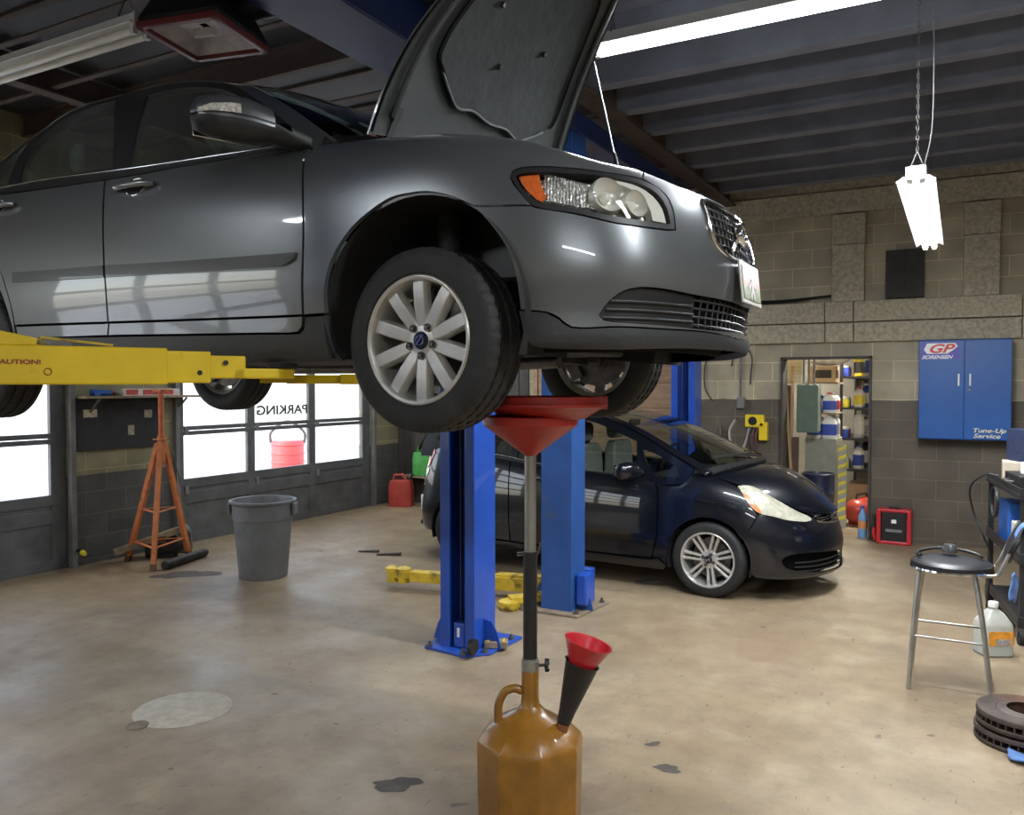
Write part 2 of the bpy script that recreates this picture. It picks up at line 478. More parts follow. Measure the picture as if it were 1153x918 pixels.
H_PLAN = [(-3.22,0),(-3.20,-.35),(-3.14,-.60),(-3.00,-.74),(-2.8,-.80),(-2.5,-.83),(-1.9,-.845),(-1.25,-.847),(-.6,-.845),(0,-.835),(.25,-.81),(.45,-.755),(.60,-.66),(.72,-.52),(.80,-.35),(.845,-.18),(.86,0)]
H_ST = {
 0: [(.10,.24),(.02,.26),(.0,.36),(.0,.50),(.03,.66),(.06,.82),(.09,.95),(.12,1.05),(.16,1.09),(.22,1.11)],
 3: [(.10,.24),(.02,.26),(.0,.36),(.0,.50),(.02,.66),(.04,.82),(.07,.95),(.10,1.06),(.14,1.10),(.20,1.12)],
 5: [(.10,.19),(.03,.21),(.012,.32),(.0,.46),(.004,.62),(.018,.78),(.05,.94),(.085,1.05),(.11,1.09),(.15,1.12)],
 7: [(.10,.17),(.035,.19),(.02,.30),(.003,.44),(.003,.60),(.014,.75),(.045,.89),(.08,.97),(.10,1.01),(.13,1.04)],
 8: [(.10,.17),(.035,.19),(.02,.30),(.003,.44),(.003,.58),(.012,.72),(.04,.85),(.08,.94),(.11,.985),(.15,1.015)],
 9: [(.10,.17),(.03,.19),(.01,.30),(.0,.42),(.0,.55),(.010,.69),(.035,.81),(.08,.90),(.125,.95),(.19,.975)],
 10: [(.10,.17),(.03,.19),(.01,.30),(.0,.42),(.0,.53),(.013,.66),(.04,.775),(.085,.86),(.135,.908),(.20,.935)],
 12: [(.12,.17),(.02,.19),(.0,.27),(.0,.38),(.008,.48),(.03,.585),(.065,.675),(.115,.745),(.17,.79),(.25,.82)],
 14: [(.12,.17),(.01,.19),(.0,.26),(.0,.38),(.012,.47),(.035,.55),(.07,.612),(.11,.65),(.16,.675),(.23,.70)],
 16: [(.12,.17),(.01,.19),(.0,.26),(.0,.38),(.012,.47),(.035,.55),(.07,.61),(.11,.645),(.16,.665),(.23,.685)],
}
H_SKIN = Skin(H_PLAN, H_ST, 9)
H_HALF = spline([-3.2,-2.7,-2.0,-1.3,-.6,0.0,.2], [.66,.735,.765,.772,.765,.735,.70])
H_FLANK = Flank(H_HALF, .93, .22, .30)
VO = {
 'front_door': [(-1.6673,0.6953,1),(-1.3187,0.703),(-0.9664,0.7351),(-0.7423,0.7853),(-0.5379,0.8192,1),(-0.5196,0.7775),(-0.5334,0.7314),(-0.5276,0.6872),(-0.4939,0.5295),(-0.4873,0.3926),(-0.5071,0.2467,1),(-0.6839,0.2478),(-1.1682,0.2518),(-1.5977,0.2567,1),(-1.5884,0.339),(-1.6002,0.4306),(-1.6204,0.5405),(-1.638,0.6098)],
 'front_sill_trim': [(-1.5952,0.252,1),(-1.1694,0.2479),(-0.6849,0.2439),(-0.5078,0.2432,1),(-0.5162,0.2163),(-0.5381,0.2024),(-0.6933,0.2035),(-1.1793,0.2104),(-1.612,0.2167,1)],
 'rear_door': [(-1.6759,0.6954,1),(-1.646,0.6104),(-1.6288,0.541),(-1.6086,0.431),(-1.5954,0.3393),(-1.6055,0.2564,1),(-1.9861,0.2606),(-2.2795,0.2635,1),(-2.2828,0.3084),(-2.3158,0.3724),(-2.3814,0.4433),(-2.4814,0.4973),(-2.5977,0.5426),(-2.743,0.6337),(-2.863,0.7794,1),(-2.4941,0.7185),(-2.0472,0.7001)],
 'rear_sill_trim': [(-1.6036,0.2517,1),(-1.9879,0.256),(-2.2743,0.2588,1),(-2.2741,0.225),(-2.002,0.2185),(-1.621,0.2166,1)],
 'rocker': [(-2.2616,0.2202,1),(-1.621,0.2121),(-0.6939,0.1998),(-0.5301,0.1986),(-0.5085,0.2114),(-0.4976,0.2411,1),(-0.3988,0.2428,1),(-0.3973,0.2038),(-0.3796,0.1557),(-0.3543,0.0988),(-0.3529,0.0751,1),(-0.7271,0.0879),(-1.7943,0.0977),(-2.3243,0.0918,1)],
 'fender': [(-0.5089,0.7604,1),(-0.5245,0.72),(-0.5186,0.6811),(-0.4866,0.5289),(-0.4805,0.3923),(-0.4985,0.2467,1),(-0.3967,0.2472,1),(-0.3944,0.2943),(-0.3708,0.3458),(-0.335,0.391),(-0.2688,0.4425),(-0.1779,0.4856),(-0.0976,0.5127),(-0.0154,0.5202),(0.0711,0.5208),(0.171,0.5088),(0.2201,0.4984,1),(0.3207,0.5085),(0.4161,0.5195,1),(0.3824,0.5436),(0.3551,0.5672),(0.3414,0.588),(0.3485,0.6094),(0.372,0.6254),(0.5108,0.6775),(0.6241,0.7094),(0.7598,0.7114),(0.8265,0.705,1),(0.8665,0.791,1),(0.85,0.8,1),(0.8,0.93,1),(0.5,0.95),(0.2,0.96),(-0.1,0.96),(-0.4,0.95,1),(-0.5,0.88,1)],
 'headlight': [(0.3419,0.5894),(0.3486,0.6085),(0.3721,0.6237),(0.511,0.6736),(0.6236,0.7032),(0.7577,0.7044),(0.8446,0.6823),(0.9048,0.6339),(0.9264,0.5741),(0.9226,0.4985,1),(0.8842,0.4937),(0.7238,0.4964),(0.5645,0.5152),(0.4263,0.5164),(0.3824,0.5436)],
 'lens': [(0.3623,0.5941),(0.3751,0.6038),(0.4362,0.6247),(0.5323,0.6531),(0.6217,0.6781),(0.729,0.6768),(0.8113,0.6588),(0.869,0.6229),(0.8982,0.57),(0.9018,0.5156,1),(0.8255,0.5131),(0.7074,0.5201),(0.5645,0.5329),(0.4546,0.5322),(0.4316,0.5329),(0.3928,0.555)],
 'amber': [(0.3653,0.5941),(0.3782,0.6024),(0.4349,0.6206,1),(0.4472,0.5786),(0.4641,0.5492,1),(0.4474,0.5336,1),(0.4285,0.5376),(0.3941,0.5591)],
 'beige': [(0.6154,0.68,1),(0.7283,0.6741),(0.8057,0.653),(0.8606,0.6154),(0.8913,0.5676),(0.8979,0.5173,1),(0.8356,0.5186,1),(0.8322,0.5534),(0.8089,0.6054),(0.7635,0.635),(0.7068,0.6566)],
 'bumper': [(0.2211,0.4963,1),(0.3208,0.5063),(0.4191,0.5176,1),(0.4264,0.5145),(0.5645,0.513),(0.7236,0.4941),(0.8838,0.4913),(0.9268,0.4978,1),(0.9312,0.5769),(0.9099,0.6371),(0.8492,0.6882),(0.8317,0.7079,1),(0.8681,0.7866,1),(0.9224,0.7425),(1.0235,0.7034),(1.1068,0.695),(1.25,0.69),(1.451,0.695,1),(1.451,0.65,1),(1.3257,0.6526),(1.2301,0.6572),(1.1384,0.6522),(1.1325,0.5922),(1.1324,0.5342),(1.1533,0.4855),(1.2198,0.4557),(1.3185,0.4446),(1.451,0.452,1),(1.451,0.29,1),(1.2872,0.2926),(1.029,0.2942),(0.8139,0.3039),(0.7385,0.2979),(0.6934,0.2805),(0.6502,0.2451),(0.6323,0.2202),(0.6489,0.2073),(0.6974,0.2025),(0.8738,0.1985),(1.1255,0.1942),(1.451,0.2,1),(1.451,0.178,1),(1.1258,0.1867),(0.874,0.1871),(0.6975,0.1893),(0.5456,0.1874),(0.5031,0.2153),(0.4632,0.2305),(0.3785,0.2372,1),(0.3787,0.2418),(0.3647,0.3339),(0.3387,0.3966),(0.2833,0.4563)],
 'lip': [(0.3755,0.235,1),(0.4631,0.2286),(0.5002,0.2129),(0.5428,0.1851),(0.6975,0.1867),(0.874,0.1843),(1.1259,0.1837),(1.451,0.172,1),(1.451,0.112,1),(1.1,0.108),(0.85,0.102),(0.68,0.095),(0.4749,0.1019),(0.4171,0.1206),(0.3909,0.1627,1)],
 'grille': [(1.451,0.65,1),(1.3257,0.6526),(1.2301,0.6572),(1.1384,0.6522),(1.1325,0.5922),(1.1324,0.5342),(1.1533,0.4855),(1.2198,0.4557),(1.3185,0.4446),(1.451,0.452,1)],
 'intake': [(1.451,0.29,1),(1.2872,0.2926),(1.029,0.2942),(0.8139,0.3039),(0.7385,0.2979),(0.6934,0.2805),(0.6502,0.2451),(0.6323,0.2202),(0.6489,0.2073),(0.6974,0.2025),(0.8738,0.1985),(1.1255,0.1942),(1.451,0.2,1)],
 'intake_side': [(1.029,0.2942,1),(0.8139,0.3039),(0.7385,0.2979),(0.6934,0.2805),(0.6502,0.2451),(0.6323,0.2202),(0.6489,0.2073),(0.6974,0.2025),(0.8738,0.1985),(1.0535,0.1946,1)],
 'molding': [(-1.58,0.4208,1),(-1.1437,0.4106),(-0.5122,0.4006,1),(-0.5207,0.3833),(-0.5532,0.3717),(-0.6101,0.3678),(-1.1435,0.3756),(-1.579,0.3842,1)],
 'molding_r': [(-2.2622,0.4312,1),(-1.96,0.4256),(-1.5978,0.4209,1),(-1.5907,0.3842,1),(-1.9577,0.3911),(-2.2588,0.3975,1)],
 'handle': [(-1.5643,0.6432),(-1.4611,0.6464),(-1.3148,0.642)],
 'handle_r': [(-2.6267,0.6458),(-2.4418,0.6363),(-2.3041,0.6463)],
 'glass_f': [(-1.6886,1.4115,1),(-1.6053,1.414),(-1.4998,1.4083),(-1.3148,1.3781),(-1.1619,1.3355),(-1.0195,1.269),(-0.8449,1.167),(-0.7234,1.0891),(-0.606,1.0055,1),(-0.6036,0.9913,1),(-0.8304,0.9961),(-1.2385,1.0086),(-1.5406,1.0191,1),(-1.5791,1.1237),(-1.6309,1.2673)],
 'glass_r': [(-2.4078,1.0584,1),(-2.4491,1.1672),(-2.4525,1.3086),(-2.3562,1.4052),(-2.1685,1.4402),(-1.9473,1.4385,1),(-1.7786,1.2237),(-1.6661,1.0353,1),(-2.1141,1.0494)],
 'quarter': [(-2.9094,1.0871,1),(-2.7762,1.1632),(-2.6817,1.2297),(-2.6192,1.2864),(-2.536,1.3344,1),(-2.5464,1.2125),(-2.5327,1.1215),(-2.5191,1.0621,1)],
 'frame': [(-3.0069,1.0779,1),(-2.8278,1.1407),(-2.7249,1.2204),(-2.5924,1.3052),(-2.4674,1.3693),(-2.356,1.4372),(-2.1977,1.4682),(-1.9702,1.4657),(-1.8204,1.4679),(-1.6006,1.4587),(-1.407,1.4301),(-1.2152,1.3858),(-1.0799,1.3358),(-0.9351,1.2552),(-0.8025,1.1748),(-0.68,1.0898),(-0.5205,0.9712,1),(-0.5205,0.9641,1),(-0.7294,0.968),(-0.9648,0.9692),(-1.3336,0.9757),(-1.6948,0.9794),(-2.0812,0.9942),(-2.5547,1.0196),(-2.9047,1.0368,1)],
 'rail': [(-3.2581,1.0168),(-3.0095,1.0808),(-2.8305,1.1436),(-2.728,1.2235),(-2.5958,1.3085),(-2.4711,1.3727),(-2.3598,1.4407),(-2.2015,1.4717),(-1.9728,1.4685),(-1.8217,1.4693),(-1.6022,1.4607),(-1.4089,1.4325),(-1.2164,1.3875),(-1.0812,1.3379),(-0.9361,1.2571),(-0.8033,1.1766),(-0.6805,1.091),(-0.5185,0.9717)],
 'aedge': [(-1.0311,1.3272),(-0.8536,1.26),(-0.74,1.2007),(-0.6091,1.1224),(-0.4918,1.0513),(-0.3813,0.9886)],
}
HO = {
 'front_door': [(-1.9393,0.7547,1),(-1.594,0.7443),(-1.2411,0.7466),(-0.7867,0.7436),(-0.4783,0.7225,1),(-0.4413,0.6436),(-0.4342,0.5543),(-0.4337,0.3722),(-0.4619,0.2657),(-0.4855,0.1934,1),(-0.8281,0.1911),(-1.2053,0.1867),(-1.901,0.1861,1),(-1.912,0.4863)],
 'rear_door': [(-1.9495,0.7554,1),(-2.2582,0.7942),(-2.6569,0.873,1),(-2.6437,0.5511),(-2.5814,0.4394),(-2.4406,0.3453),(-2.3582,0.2743),(-2.3122,0.1858,1),(-1.9108,0.1887,1),(-1.922,0.4857)],
 'sill': [(-2.3023,0.1754,1),(-1.2056,0.1781),(-0.4898,0.1831),(-0.425,0.1948),(-0.3552,0.1457,1),(-0.3874,0.0722,1),(-0.4732,0.0511),(-0.845,0.0539),(-1.2203,0.0687),(-2.2978,0.09,1)],
 'fender': [(-0.4673,0.7197,1),(-0.4334,0.6446),(-0.4255,0.5552),(-0.4258,0.3732),(-0.4538,0.2666),(-0.4707,0.2012),(-0.4208,0.2016),(-0.36,0.1635,1),(-0.3437,0.2493),(-0.323,0.3259),(-0.2787,0.3947),(-0.214,0.4504),(-0.1336,0.4904),(-0.0434,0.5135),(0.05,0.5182),(0.1397,0.5052),(0.2192,0.473),(0.2826,0.4171),(0.3481,0.5201),(0.3921,0.6112,1),(0.3384,0.6571),(0.2778,0.7328),(0.2151,0.8407,1),(0.0999,0.8965),(-0.0251,0.9636),(-0.1552,0.99,1),(-0.2355,0.7377),(-0.3563,0.7101)],
 'headlight': [(0.2198,0.8643,1),(0.3273,0.9498),(0.5167,0.9161),(0.7375,0.8482),(0.9315,0.8226),(0.9702,0.7255),(0.8951,0.67),(0.6682,0.6329),(0.5414,0.6356),(0.4092,0.6262),(0.3382,0.6616),(0.2775,0.7392)],
 'hl_amber': [(0.268,0.7745,1),(0.32,0.7645),(0.3583,0.7315),(0.432,0.6398,1),(0.4028,0.6307),(0.3379,0.6737)],
 'bumper': [(0.2893,0.4077),(0.3193,0.3498),(0.3381,0.2896),(0.345,0.2317),(0.3398,0.1741),(0.38,0.1256,1),(0.5,0.11),(0.9,0.0946),(1.365,0.0942,1),(1.365,0.15,1),(0.8755,0.1911),(0.6771,0.2177),(0.5958,0.2523),(0.5952,0.3082),(0.7312,0.3403),(0.9746,0.3316),(1.365,0.3,1),(1.365,0.6,1),(1.1567,0.6351),(1.0349,0.6865),(1.0116,0.7703,1),(0.8916,0.6577),(0.6647,0.6243),(0.5407,0.6291),(0.3999,0.6148,1),(0.3549,0.5191)],
 'grille': [(1.365,0.6,1),(1.1567,0.6351),(1.0349,0.6865),(1.0264,0.7916,1),(1.2884,0.8292),(1.365,0.74,1)],
 'intake': [(1.365,0.15,1),(0.8755,0.1911),(0.6771,0.2177),(0.5958,0.2523),(0.5952,0.3082),(0.7312,0.3403),(0.9746,0.3316),(1.365,0.3,1)],
 'hoodedge': [(-0.2958,0.99),(-0.1605,0.99),(-0.0282,0.9793),(0.0984,0.9068),(0.2166,0.866),(0.3271,0.9542),(0.5207,0.9315),(0.7477,0.8685),(0.9503,0.8472),(1.047,0.827)],
 'tail': [(-3.16,0.7081),(-3.1527,0.7468),(-3.4636,0.622),(-3.2935,0.5223),(-3.14,0.5324)],
 'glass_f': [(-0.6713,1.0776,1),(-0.6931,1.2345,1),(-0.8475,1.2902),(-1.0371,1.3621),(-1.2334,1.4286),(-1.5302,1.4836),(-1.9402,1.5231),(-2.0148,1.5306,1),(-1.9076,1.0422,1),(-1.6054,1.0004),(-1.2472,0.9719),(-0.8338,0.9448,1)],
 'quarter': [(-0.6283,1.1731,1),(-0.4871,1.1307),(-0.2997,1.0261),(-0.2639,0.9329,1),(-0.44,0.9306),(-0.5753,1.0673)],
 'glass_r': [(-2.0768,1.5298,1),(-2.4712,1.5157),(-2.7335,1.4403,1),(-2.6552,1.1093),(-2.2746,1.0667),(-1.9492,1.0484,1)],
 'wsedge': [(-1.009,1.4254),(-0.6502,1.2963),(-0.3124,1.1267),(-0.1303,1.0401)],
 'plow': [(-1.0159,1.3471),(-0.6843,1.2499),(-0.4905,1.1528),(-0.2763,1.0236)],
 'hood3d': [(-0.298,-0.674,0.998),(-0.165,-0.662,0.989),(-0.037,-0.655,0.976),(0.086,-0.686,0.945),(0.198,-0.69,0.911),(0.283,-0.615,0.909),(0.407,-0.556,0.843),(0.552,-0.478,0.746),(0.647,-0.349,0.675),(0.685,-0.273,0.662)],
}
# ================================================================== the workshop
def block_mat(name, hi, lo, split, axis, cw=.43, ch=.215, zo=.052, spots=None):
    """painted concrete blocks: dark dado below split, lighter paint above; axis 0/1 = wall runs along x/y"""
    m = bpy.data.materials.new(name); m.use_nodes = True; MATS[name] = m
    nt = m.node_tree; N = nt.nodes; L = nt.links; b = N['Principled BSDF']
    tc = N.new('ShaderNodeTexCoord'); sp = N.new('ShaderNodeSeparateXYZ'); L.new(tc.outputs['Object'], sp.inputs[0])
    ad = N.new('ShaderNodeMath'); ad.operation = 'SUBTRACT'; ad.inputs[1].default_value = zo; L.new(sp.outputs[2], ad.inputs[0])
    cb = N.new('ShaderNodeCombineXYZ'); L.new(sp.outputs[axis], cb.inputs[0]); L.new(ad.outputs[0], cb.inputs[1])
    br = N.new('ShaderNodeTexBrick'); br.inputs['Scale'].default_value = 1; br.inputs['Brick Width'].default_value = cw; br.inputs['Row Height'].default_value = ch
    br.inputs['Mortar Size'].default_value = .006; br.inputs['Mortar Smooth'].default_value = .3
    br.inputs['Color1'].default_value = (1, 1, 1, 1); br.inputs['Color2'].default_value = (.82, .82, .82, 1); br.inputs['Mortar'].default_value = (1.5, 1.43, 1.28, 1)
    L.new(cb.outputs[0], br.inputs['Vector'])
    no = N.new('ShaderNodeTexNoise'); no.inputs['Scale'].default_value = 3; no.inputs['Detail'].default_value = 6; L.new(tc.outputs['Object'], no.inputs[0])
    wob = N.new('ShaderNodeMath'); wob.operation = 'MULTIPLY_ADD'; wob.inputs[1].default_value = .03; L.new(no.outputs[0], wob.inputs[0]); L.new(sp.outputs[2], wob.inputs[2])
    gt = N.new('ShaderNodeMath'); gt.operation = 'GREATER_THAN'; gt.inputs[1].default_value = split+.015; L.new(wob.outputs[0], gt.inputs[0])
    mx = N.new('ShaderNodeMix'); mx.data_type = 'RGBA'; mx.inputs[6].default_value = (*lo, 1); mx.inputs[7].default_value = (*hi, 1); L.new(gt.outputs[0], mx.inputs[0])
    mu = N.new('ShaderNodeMix'); mu.data_type = 'RGBA'; mu.blend_type = 'MULTIPLY'; mu.inputs[0].default_value = 1; L.new(mx.outputs[2], mu.inputs[6]); L.new(br.outputs[0], mu.inputs[7])
    rp = N.new('ShaderNodeValToRGB'); rp.color_ramp.elements[0].position = .3; rp.color_ramp.elements[1].position = .7
    rp.color_ramp.elements[0].color = (.72, .72, .72, 1); rp.color_ramp.elements[1].color = (1.12, 1.1, 1.06, 1); L.new(no.outputs[0], rp.inputs[0])
    m2 = N.new('ShaderNodeMix'); m2.data_type = 'RGBA'; m2.blend_type = 'MULTIPLY'; m2.inputs[0].default_value = 1; L.new(mu.outputs[2], m2.inputs[6]); L.new(rp.outputs[0], m2.inputs[7])
    L.new(m2.outputs[2], b.inputs['Base Color']); b.inputs['Roughness'].default_value = .6
    n2 = N.new('ShaderNodeTexNoise'); n2.inputs['Scale'].default_value = 70; L.new(tc.outputs['Object'], n2.inputs[0])
    ma = N.new('ShaderNodeMath'); ma.operation = 'MULTIPLY_ADD'; ma.inputs[1].default_value = -.8; L.new(br.outputs['Fac'], ma.inputs[0])
    m3 = N.new('ShaderNodeMath'); m3.operation = 'MULTIPLY'; m3.inputs[1].default_value = .5; L.new(n2.outputs[0], m3.inputs[0]); L.new(m3.outputs[0], ma.inputs[2])
    bp = N.new('ShaderNodeBump'); bp.inputs['Strength'].default_value = .6; bp.inputs['Distance'].default_value = .006; L.new(ma.outputs[0], bp.inputs['Height']); L.new(bp.outputs[0], b.inputs['Normal'])
    return m
def floor_mat():
    m = bpy.data.materials.new('worn_concrete'); m.use_nodes = True
    nt = m.node_tree; N = nt.nodes; L = nt.links; b = N['Principled BSDF']
    tc = N.new('ShaderNodeTexCoord'); src = tc.outputs['Object']
    def noise(s, d, rough=.6, st=None):
        n = N.new('ShaderNodeTexNoise'); n.inputs['Scale'].default_value = s; n.inputs['Detail'].default_value = d; n.inputs['Roughness'].default_value = rough
        if st:
            mp = N.new('ShaderNodeMapping'); mp.inputs['Scale'].default_value = st; mp.inputs['Rotation'].default_value = (0, 0, .4); L.new(src, mp.inputs[0]); L.new(mp.outputs[0], n.inputs[0])
        else: L.new(src, n.inputs[0])
        return n.outputs[0]
    def ramp(s, stops):
        r = N.new('ShaderNodeValToRGB'); e = r.color_ramp.elements
        while len(e) < len(stops): e.new(.5)
        for q, (p, c) in zip(e, stops): q.position = p; q.color = (*c, 1)
        L.new(s, r.inputs[0]); return r.outputs[0]
    def mix(f, a, c, mode='MIX'):
        x = N.new('ShaderNodeMix'); x.data_type = 'RGBA'; x.blend_type = mode
        for i, q in ((0, f), (6, a), (7, c)):
            if isinstance(q, (int, float)): x.inputs[i].default_value = q
            elif isinstance(q, tuple): x.inputs[i].default_value = (*q, 1)
            else: L.new(q, x.inputs[i])
        return x.outputs[2]
    base = ramp(noise(.55, 7), [(.3, (.205, .155, .096)), (.5, (.275, .213, .137)), (.7, (.33, .268, .180))])
    c = mix(1.0, base, ramp(noise(5, 8, .7), [(.3, (.78, .76, .74)), (.7, (1.12, 1.1, 1.08))]), 'MULTIPLY')
    c = mix(ramp(noise(1.3, 6, .65, (1, .35, 1)), [(.48, (0, 0, 0)), (.68, (.7, .7, .7))]), c, (.20, .135, .085))
    c = mix(ramp(noise(7, 4, .5), [(.70, (0, 0, 0)), (.745, (.7, .7, .7))]), c, (.05, .042, .035))
    c = mix(ramp(noise(.8, 7, .7), [(.52, (0, 0, 0)), (.70, (.6, .6, .6))]), c, (.13, .10, .078))
    c = mix(ramp(noise(30, 4, .6, (1, .4, 1)), [(.63, (0, 0, 0)), (.70, (.6, .6, .6))]), c, (.09, .07, .055))
    c = mix(ramp(noise(2.2, 5), [(.54, (0, 0, 0)), (.75, (.4, .4, .4))]), c, (.37, .315, .225))
    L.new(c, b.inputs['Base Color'])
    rr = ramp(noise(1.6, 5), [(.3, (.34, .34, .34)), (.7, (.62, .62, .62))]); L.new(rr, b.inputs['Roughness'])
    b.inputs['Specular IOR Level'].default_value = .4
    bp = N.new('ShaderNodeBump'); bp.inputs['Strength'].default_value = .12; bp.inputs['Distance'].default_value = .004; L.new(noise(45, 5, .7), bp.inputs['Height']); L.new(bp.outputs[0], b.inputs['Normal'])
    return m
M_BACK = block_mat('painted_block_back', (.44, .385, .28), (.122, .102, .078), 1.555, 0)
M_LEFT = block_mat('painted_block_left', (.27, .25, .15), (.085, .085, .08), .86, 1)
M_FLOOR = floor_mat()
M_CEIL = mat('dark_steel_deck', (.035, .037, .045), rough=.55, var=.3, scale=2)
M_JOIST = mat('haze_lit_joist', (.19, .20, .245), rough=.7, var=.2, scale=3)  # blue-grey lifted so the right-hand joists carry the lamp glow
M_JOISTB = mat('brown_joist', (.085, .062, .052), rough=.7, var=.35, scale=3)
M_BEAM = mat('rough_concrete_beam', (.42, .37, .275), rough=.85, var=.3, scale=26, bump=.5, bscale=45)
M_DOORG = mat('grey_door_paint', (.095, .098, .10), rough=.45, var=.25, scale=5)
M_TRIM = mat('grey_steel_trim', (.16, .16, .155), rough=.5, var=.25, scale=6)
M_PANE = glass('dusty_pane', (.93, .95, .96), refl=.5, dirt_veil=.03)
M_PLY = mat('brown_board', (.30, .19, .115), rough=.6, var=.25, scale=4, stretch=(1, 1, 6))
XL, XR, YB, YF, ZC = -7.35, 5.2, 9.94, -5.2, 4.12
def struct(name, mb, m, parent=None, **k):
    o = mb.build(name, m, parent, **k)
    if not parent: o['kind'] = 'structure'
    return o
struct('floor', MB().box(((XL+XR)/2, (YF+14)/2, -.1), (XR-XL+.8, 14-YF+.6, .2)), M_FLOOR)
gnd = struct('ground_outside', MB().box((-17.7, 3, -.12), (19.8, 50, .2)), mat('pale_tarmac', (.55, .55, .54), rough=.9, var=.1))
# left wall with the overhead doors
DOORS = [(5.98, 9.29), (1.46, 4.765), (-3.3, .0)]
w = MB(); t = .22; HT_ = 3.02
segs = [(YF-.2, -3.3), (.0, 1.46), (4.765, 5.98), (9.29, YB+.2)]
for a, b in segs: w.box((XL-t/2, (a+b)/2, (ZC+.1)/2), (t, b-a, ZC+.1))
for a, b in DOORS: w.box((XL-t/2, (a+b)/2, (HT_+ZC+.1)/2), (t, b-a, ZC+.1-HT_))
struct('wall_left', w, M_LEFT)
for k, (a, b) in enumerate(DOORS):
    d = MB(); x = XL-.05; th = .05; n = 3; m_ = .12; gp = .115
    pw = (b-a-.30-2*gp)/3; ys = [a+.15+i*(pw+gp) for i in range(3)]
    if k == 0: ys = [6.10, 7.125, 8.172]; pws = [.913, .93, .963]
    else: pws = [pw]*3
    rows = [(.70, 1.175), (1.274, 1.75), (1.85, 2.325), (2.425, 2.90)]
    zs = [0.0, .70]+[v for r in rows for v in r][1:-1]+[2.90, 3.02]
    # rails and stiles around the panes
    d.box((x, (a+b)/2, .35), (th*.5, b-a, .70))
    for z0, z1 in ((0, .105), (.43, .56), (.60, .70), (1.175, 1.22), (1.228, 1.274), (1.75, 1.795), (1.803, 1.85), (2.325, 2.37), (2.38, 2.425), (2.9, 3.02)): d.box((x, (a+b)/2, (z0+z1)/2), (th, b-a, z1-z0))
    edges_ = [a]+[v for y, p in zip(ys, pws) for v in (y, y+p)]+[b]
    for i in range(0, len(edges_), 2):
        d.box((x, (edges_[i]+edges_[i+1])/2, 1.51), (th*.96, edges_[i+1]-edges_[i], 3.02))
    o = struct('door_%d' % (k+1), d, M_DOORG, bevel=.004)
    for z0, z1 in rows:
        for y, p in zip(ys, pws):
            MB().box((x, y+p/2, (z0+z1)/2), (.006, p+.01, z1-z0+.01)).build('pane', M_PANE, o)
    h = MB()
    for z in (.58, 1.224, 1.8, 2.37):
        for y in edges_[1:-1:2]: h.box((x+.03, y+.03, z), (.012, .05, .09))
    h.build('hinge', M_TRIM, o)
    tr = MB()
    for y in (a-.02, b+.02): tr.box((XL+.03, y, 1.55), (.06, .05, 3.1))
    tr.box((XL+.012, (a+b)/2, 3.07), (.025, b-a+.12, .1))
    struct('trim_%d' % (k+1), tr, M_TRIM)
# writing on the middle door's glass: faces the street, so it reads backwards from in here
Mt = Matrix.Translation((XL-.044, 7.25, 1.385)) @ Matrix.Rotation(radians(90), 4, 'Z') @ Matrix.Rotation(radians(90), 4, 'X') @ Matrix.Diagonal((-1, 1, 1, 1))
dr1 = bpy.data.objects['door_1']
lt = lettering('PARKING', .155, mat('window_letter_grey', (.06, .06, .065), rough=.6), dr1, 'window_lettering', Mt @ Matrix.Translation((-.80, -.02, 0)), sx=1.36, bold=.004)
MB().lathe([(0, .002), (.028, .002), (.028, 0)], 24, Matrix.Translation((XL-.045, 4.43, 1.60)) @ Matrix.Rotation(radians(90), 4, 'Y')).build('round_sticker', mat('blue_sticker', (.05, .2, .5)), bpy.data.objects['door_2'])
# back wall with the storeroom opening
w = MB(); ZW = ZC+.1
DX0, DX1, DZ1 = -1.826, -.86, 2.045
for a, b, z0, z1 in ((XL-.2, DX0, 0, ZW), (DX1, XR+.2, 0, ZW), (DX0, DX1, DZ1, ZW)): w.box(((a+b)/2, YB+.09, (z0+z1)/2), (b-a, .18, z1-z0))
struct('wall_back', w, M_BACK)
tr = MB()
for x in (DX0+.012, DX1-.012): tr.box((x, YB+.06, DZ1/2), (.025, .28, DZ1))
tr.box(((DX0+DX1)/2, YB+.06, DZ1-.012), (DX1-DX0, .28, .025))
struct('trim_4', tr, mat('dark_door_casing', (.05, .045, .04), rough=.6, var=.3))
bm_ = MB()
for z0, z1, px_ in ((2.43, 2.655, .10), (2.205, 2.42, .07)):
    x = XL
    widths = [1.4, 1.25, 1.1, 1.35, .9, .3, 1.6, .25, 1.3, 1.2, 1.5]
    for q in widths:
        x1 = min(x+q, XR); bm_.box(((x+x1)/2, YB-px_/2, (z0+z1)/2), (x1-x-.008, px_, z1-z0)); x = x1
        if x >= XR: break
bm_.box(((XL+XR)/2, YB-.04, 3.77), (XR-XL, .08, .25))
bm_.box(((XL+XR)/2, YB-.02, 3.98), (XR-XL, .04, .14))
for a, b in ((-1.275, -.942), (.018, .344), (-4.1, -3.75), (2.2, 2.55)):
    bm_.box(((a+b)/2, YB-.06, 2.97), (b-a, .12, .63)); bm_.box(((a+b)/2, YB-.05, 3.46), (b-a+.01, .10, .34))
struct('trim_5', bm_, M_BEAM, bevel=.008)
bx_ = MB().box((-.54, YB-.04, 2.93), (.38, .08, .52)); bx_.box((-.54, YB-.085, 2.93), (.012, .012, .52))
struct('window_1', bx_, mat('boarded_opening', (.035, .033, .03), rough=.7, var=.3))
for nm, c, d in (('wall_right', (XR+.1, 2.4, ZW/2), (.2, 15.6, ZW)), ('wall_front', ((XL+XR)/2, YF-.1, ZW/2), (XR-XL+.4, .2, ZW))):
    struct(nm, MB().box(c, d), M_BACK)
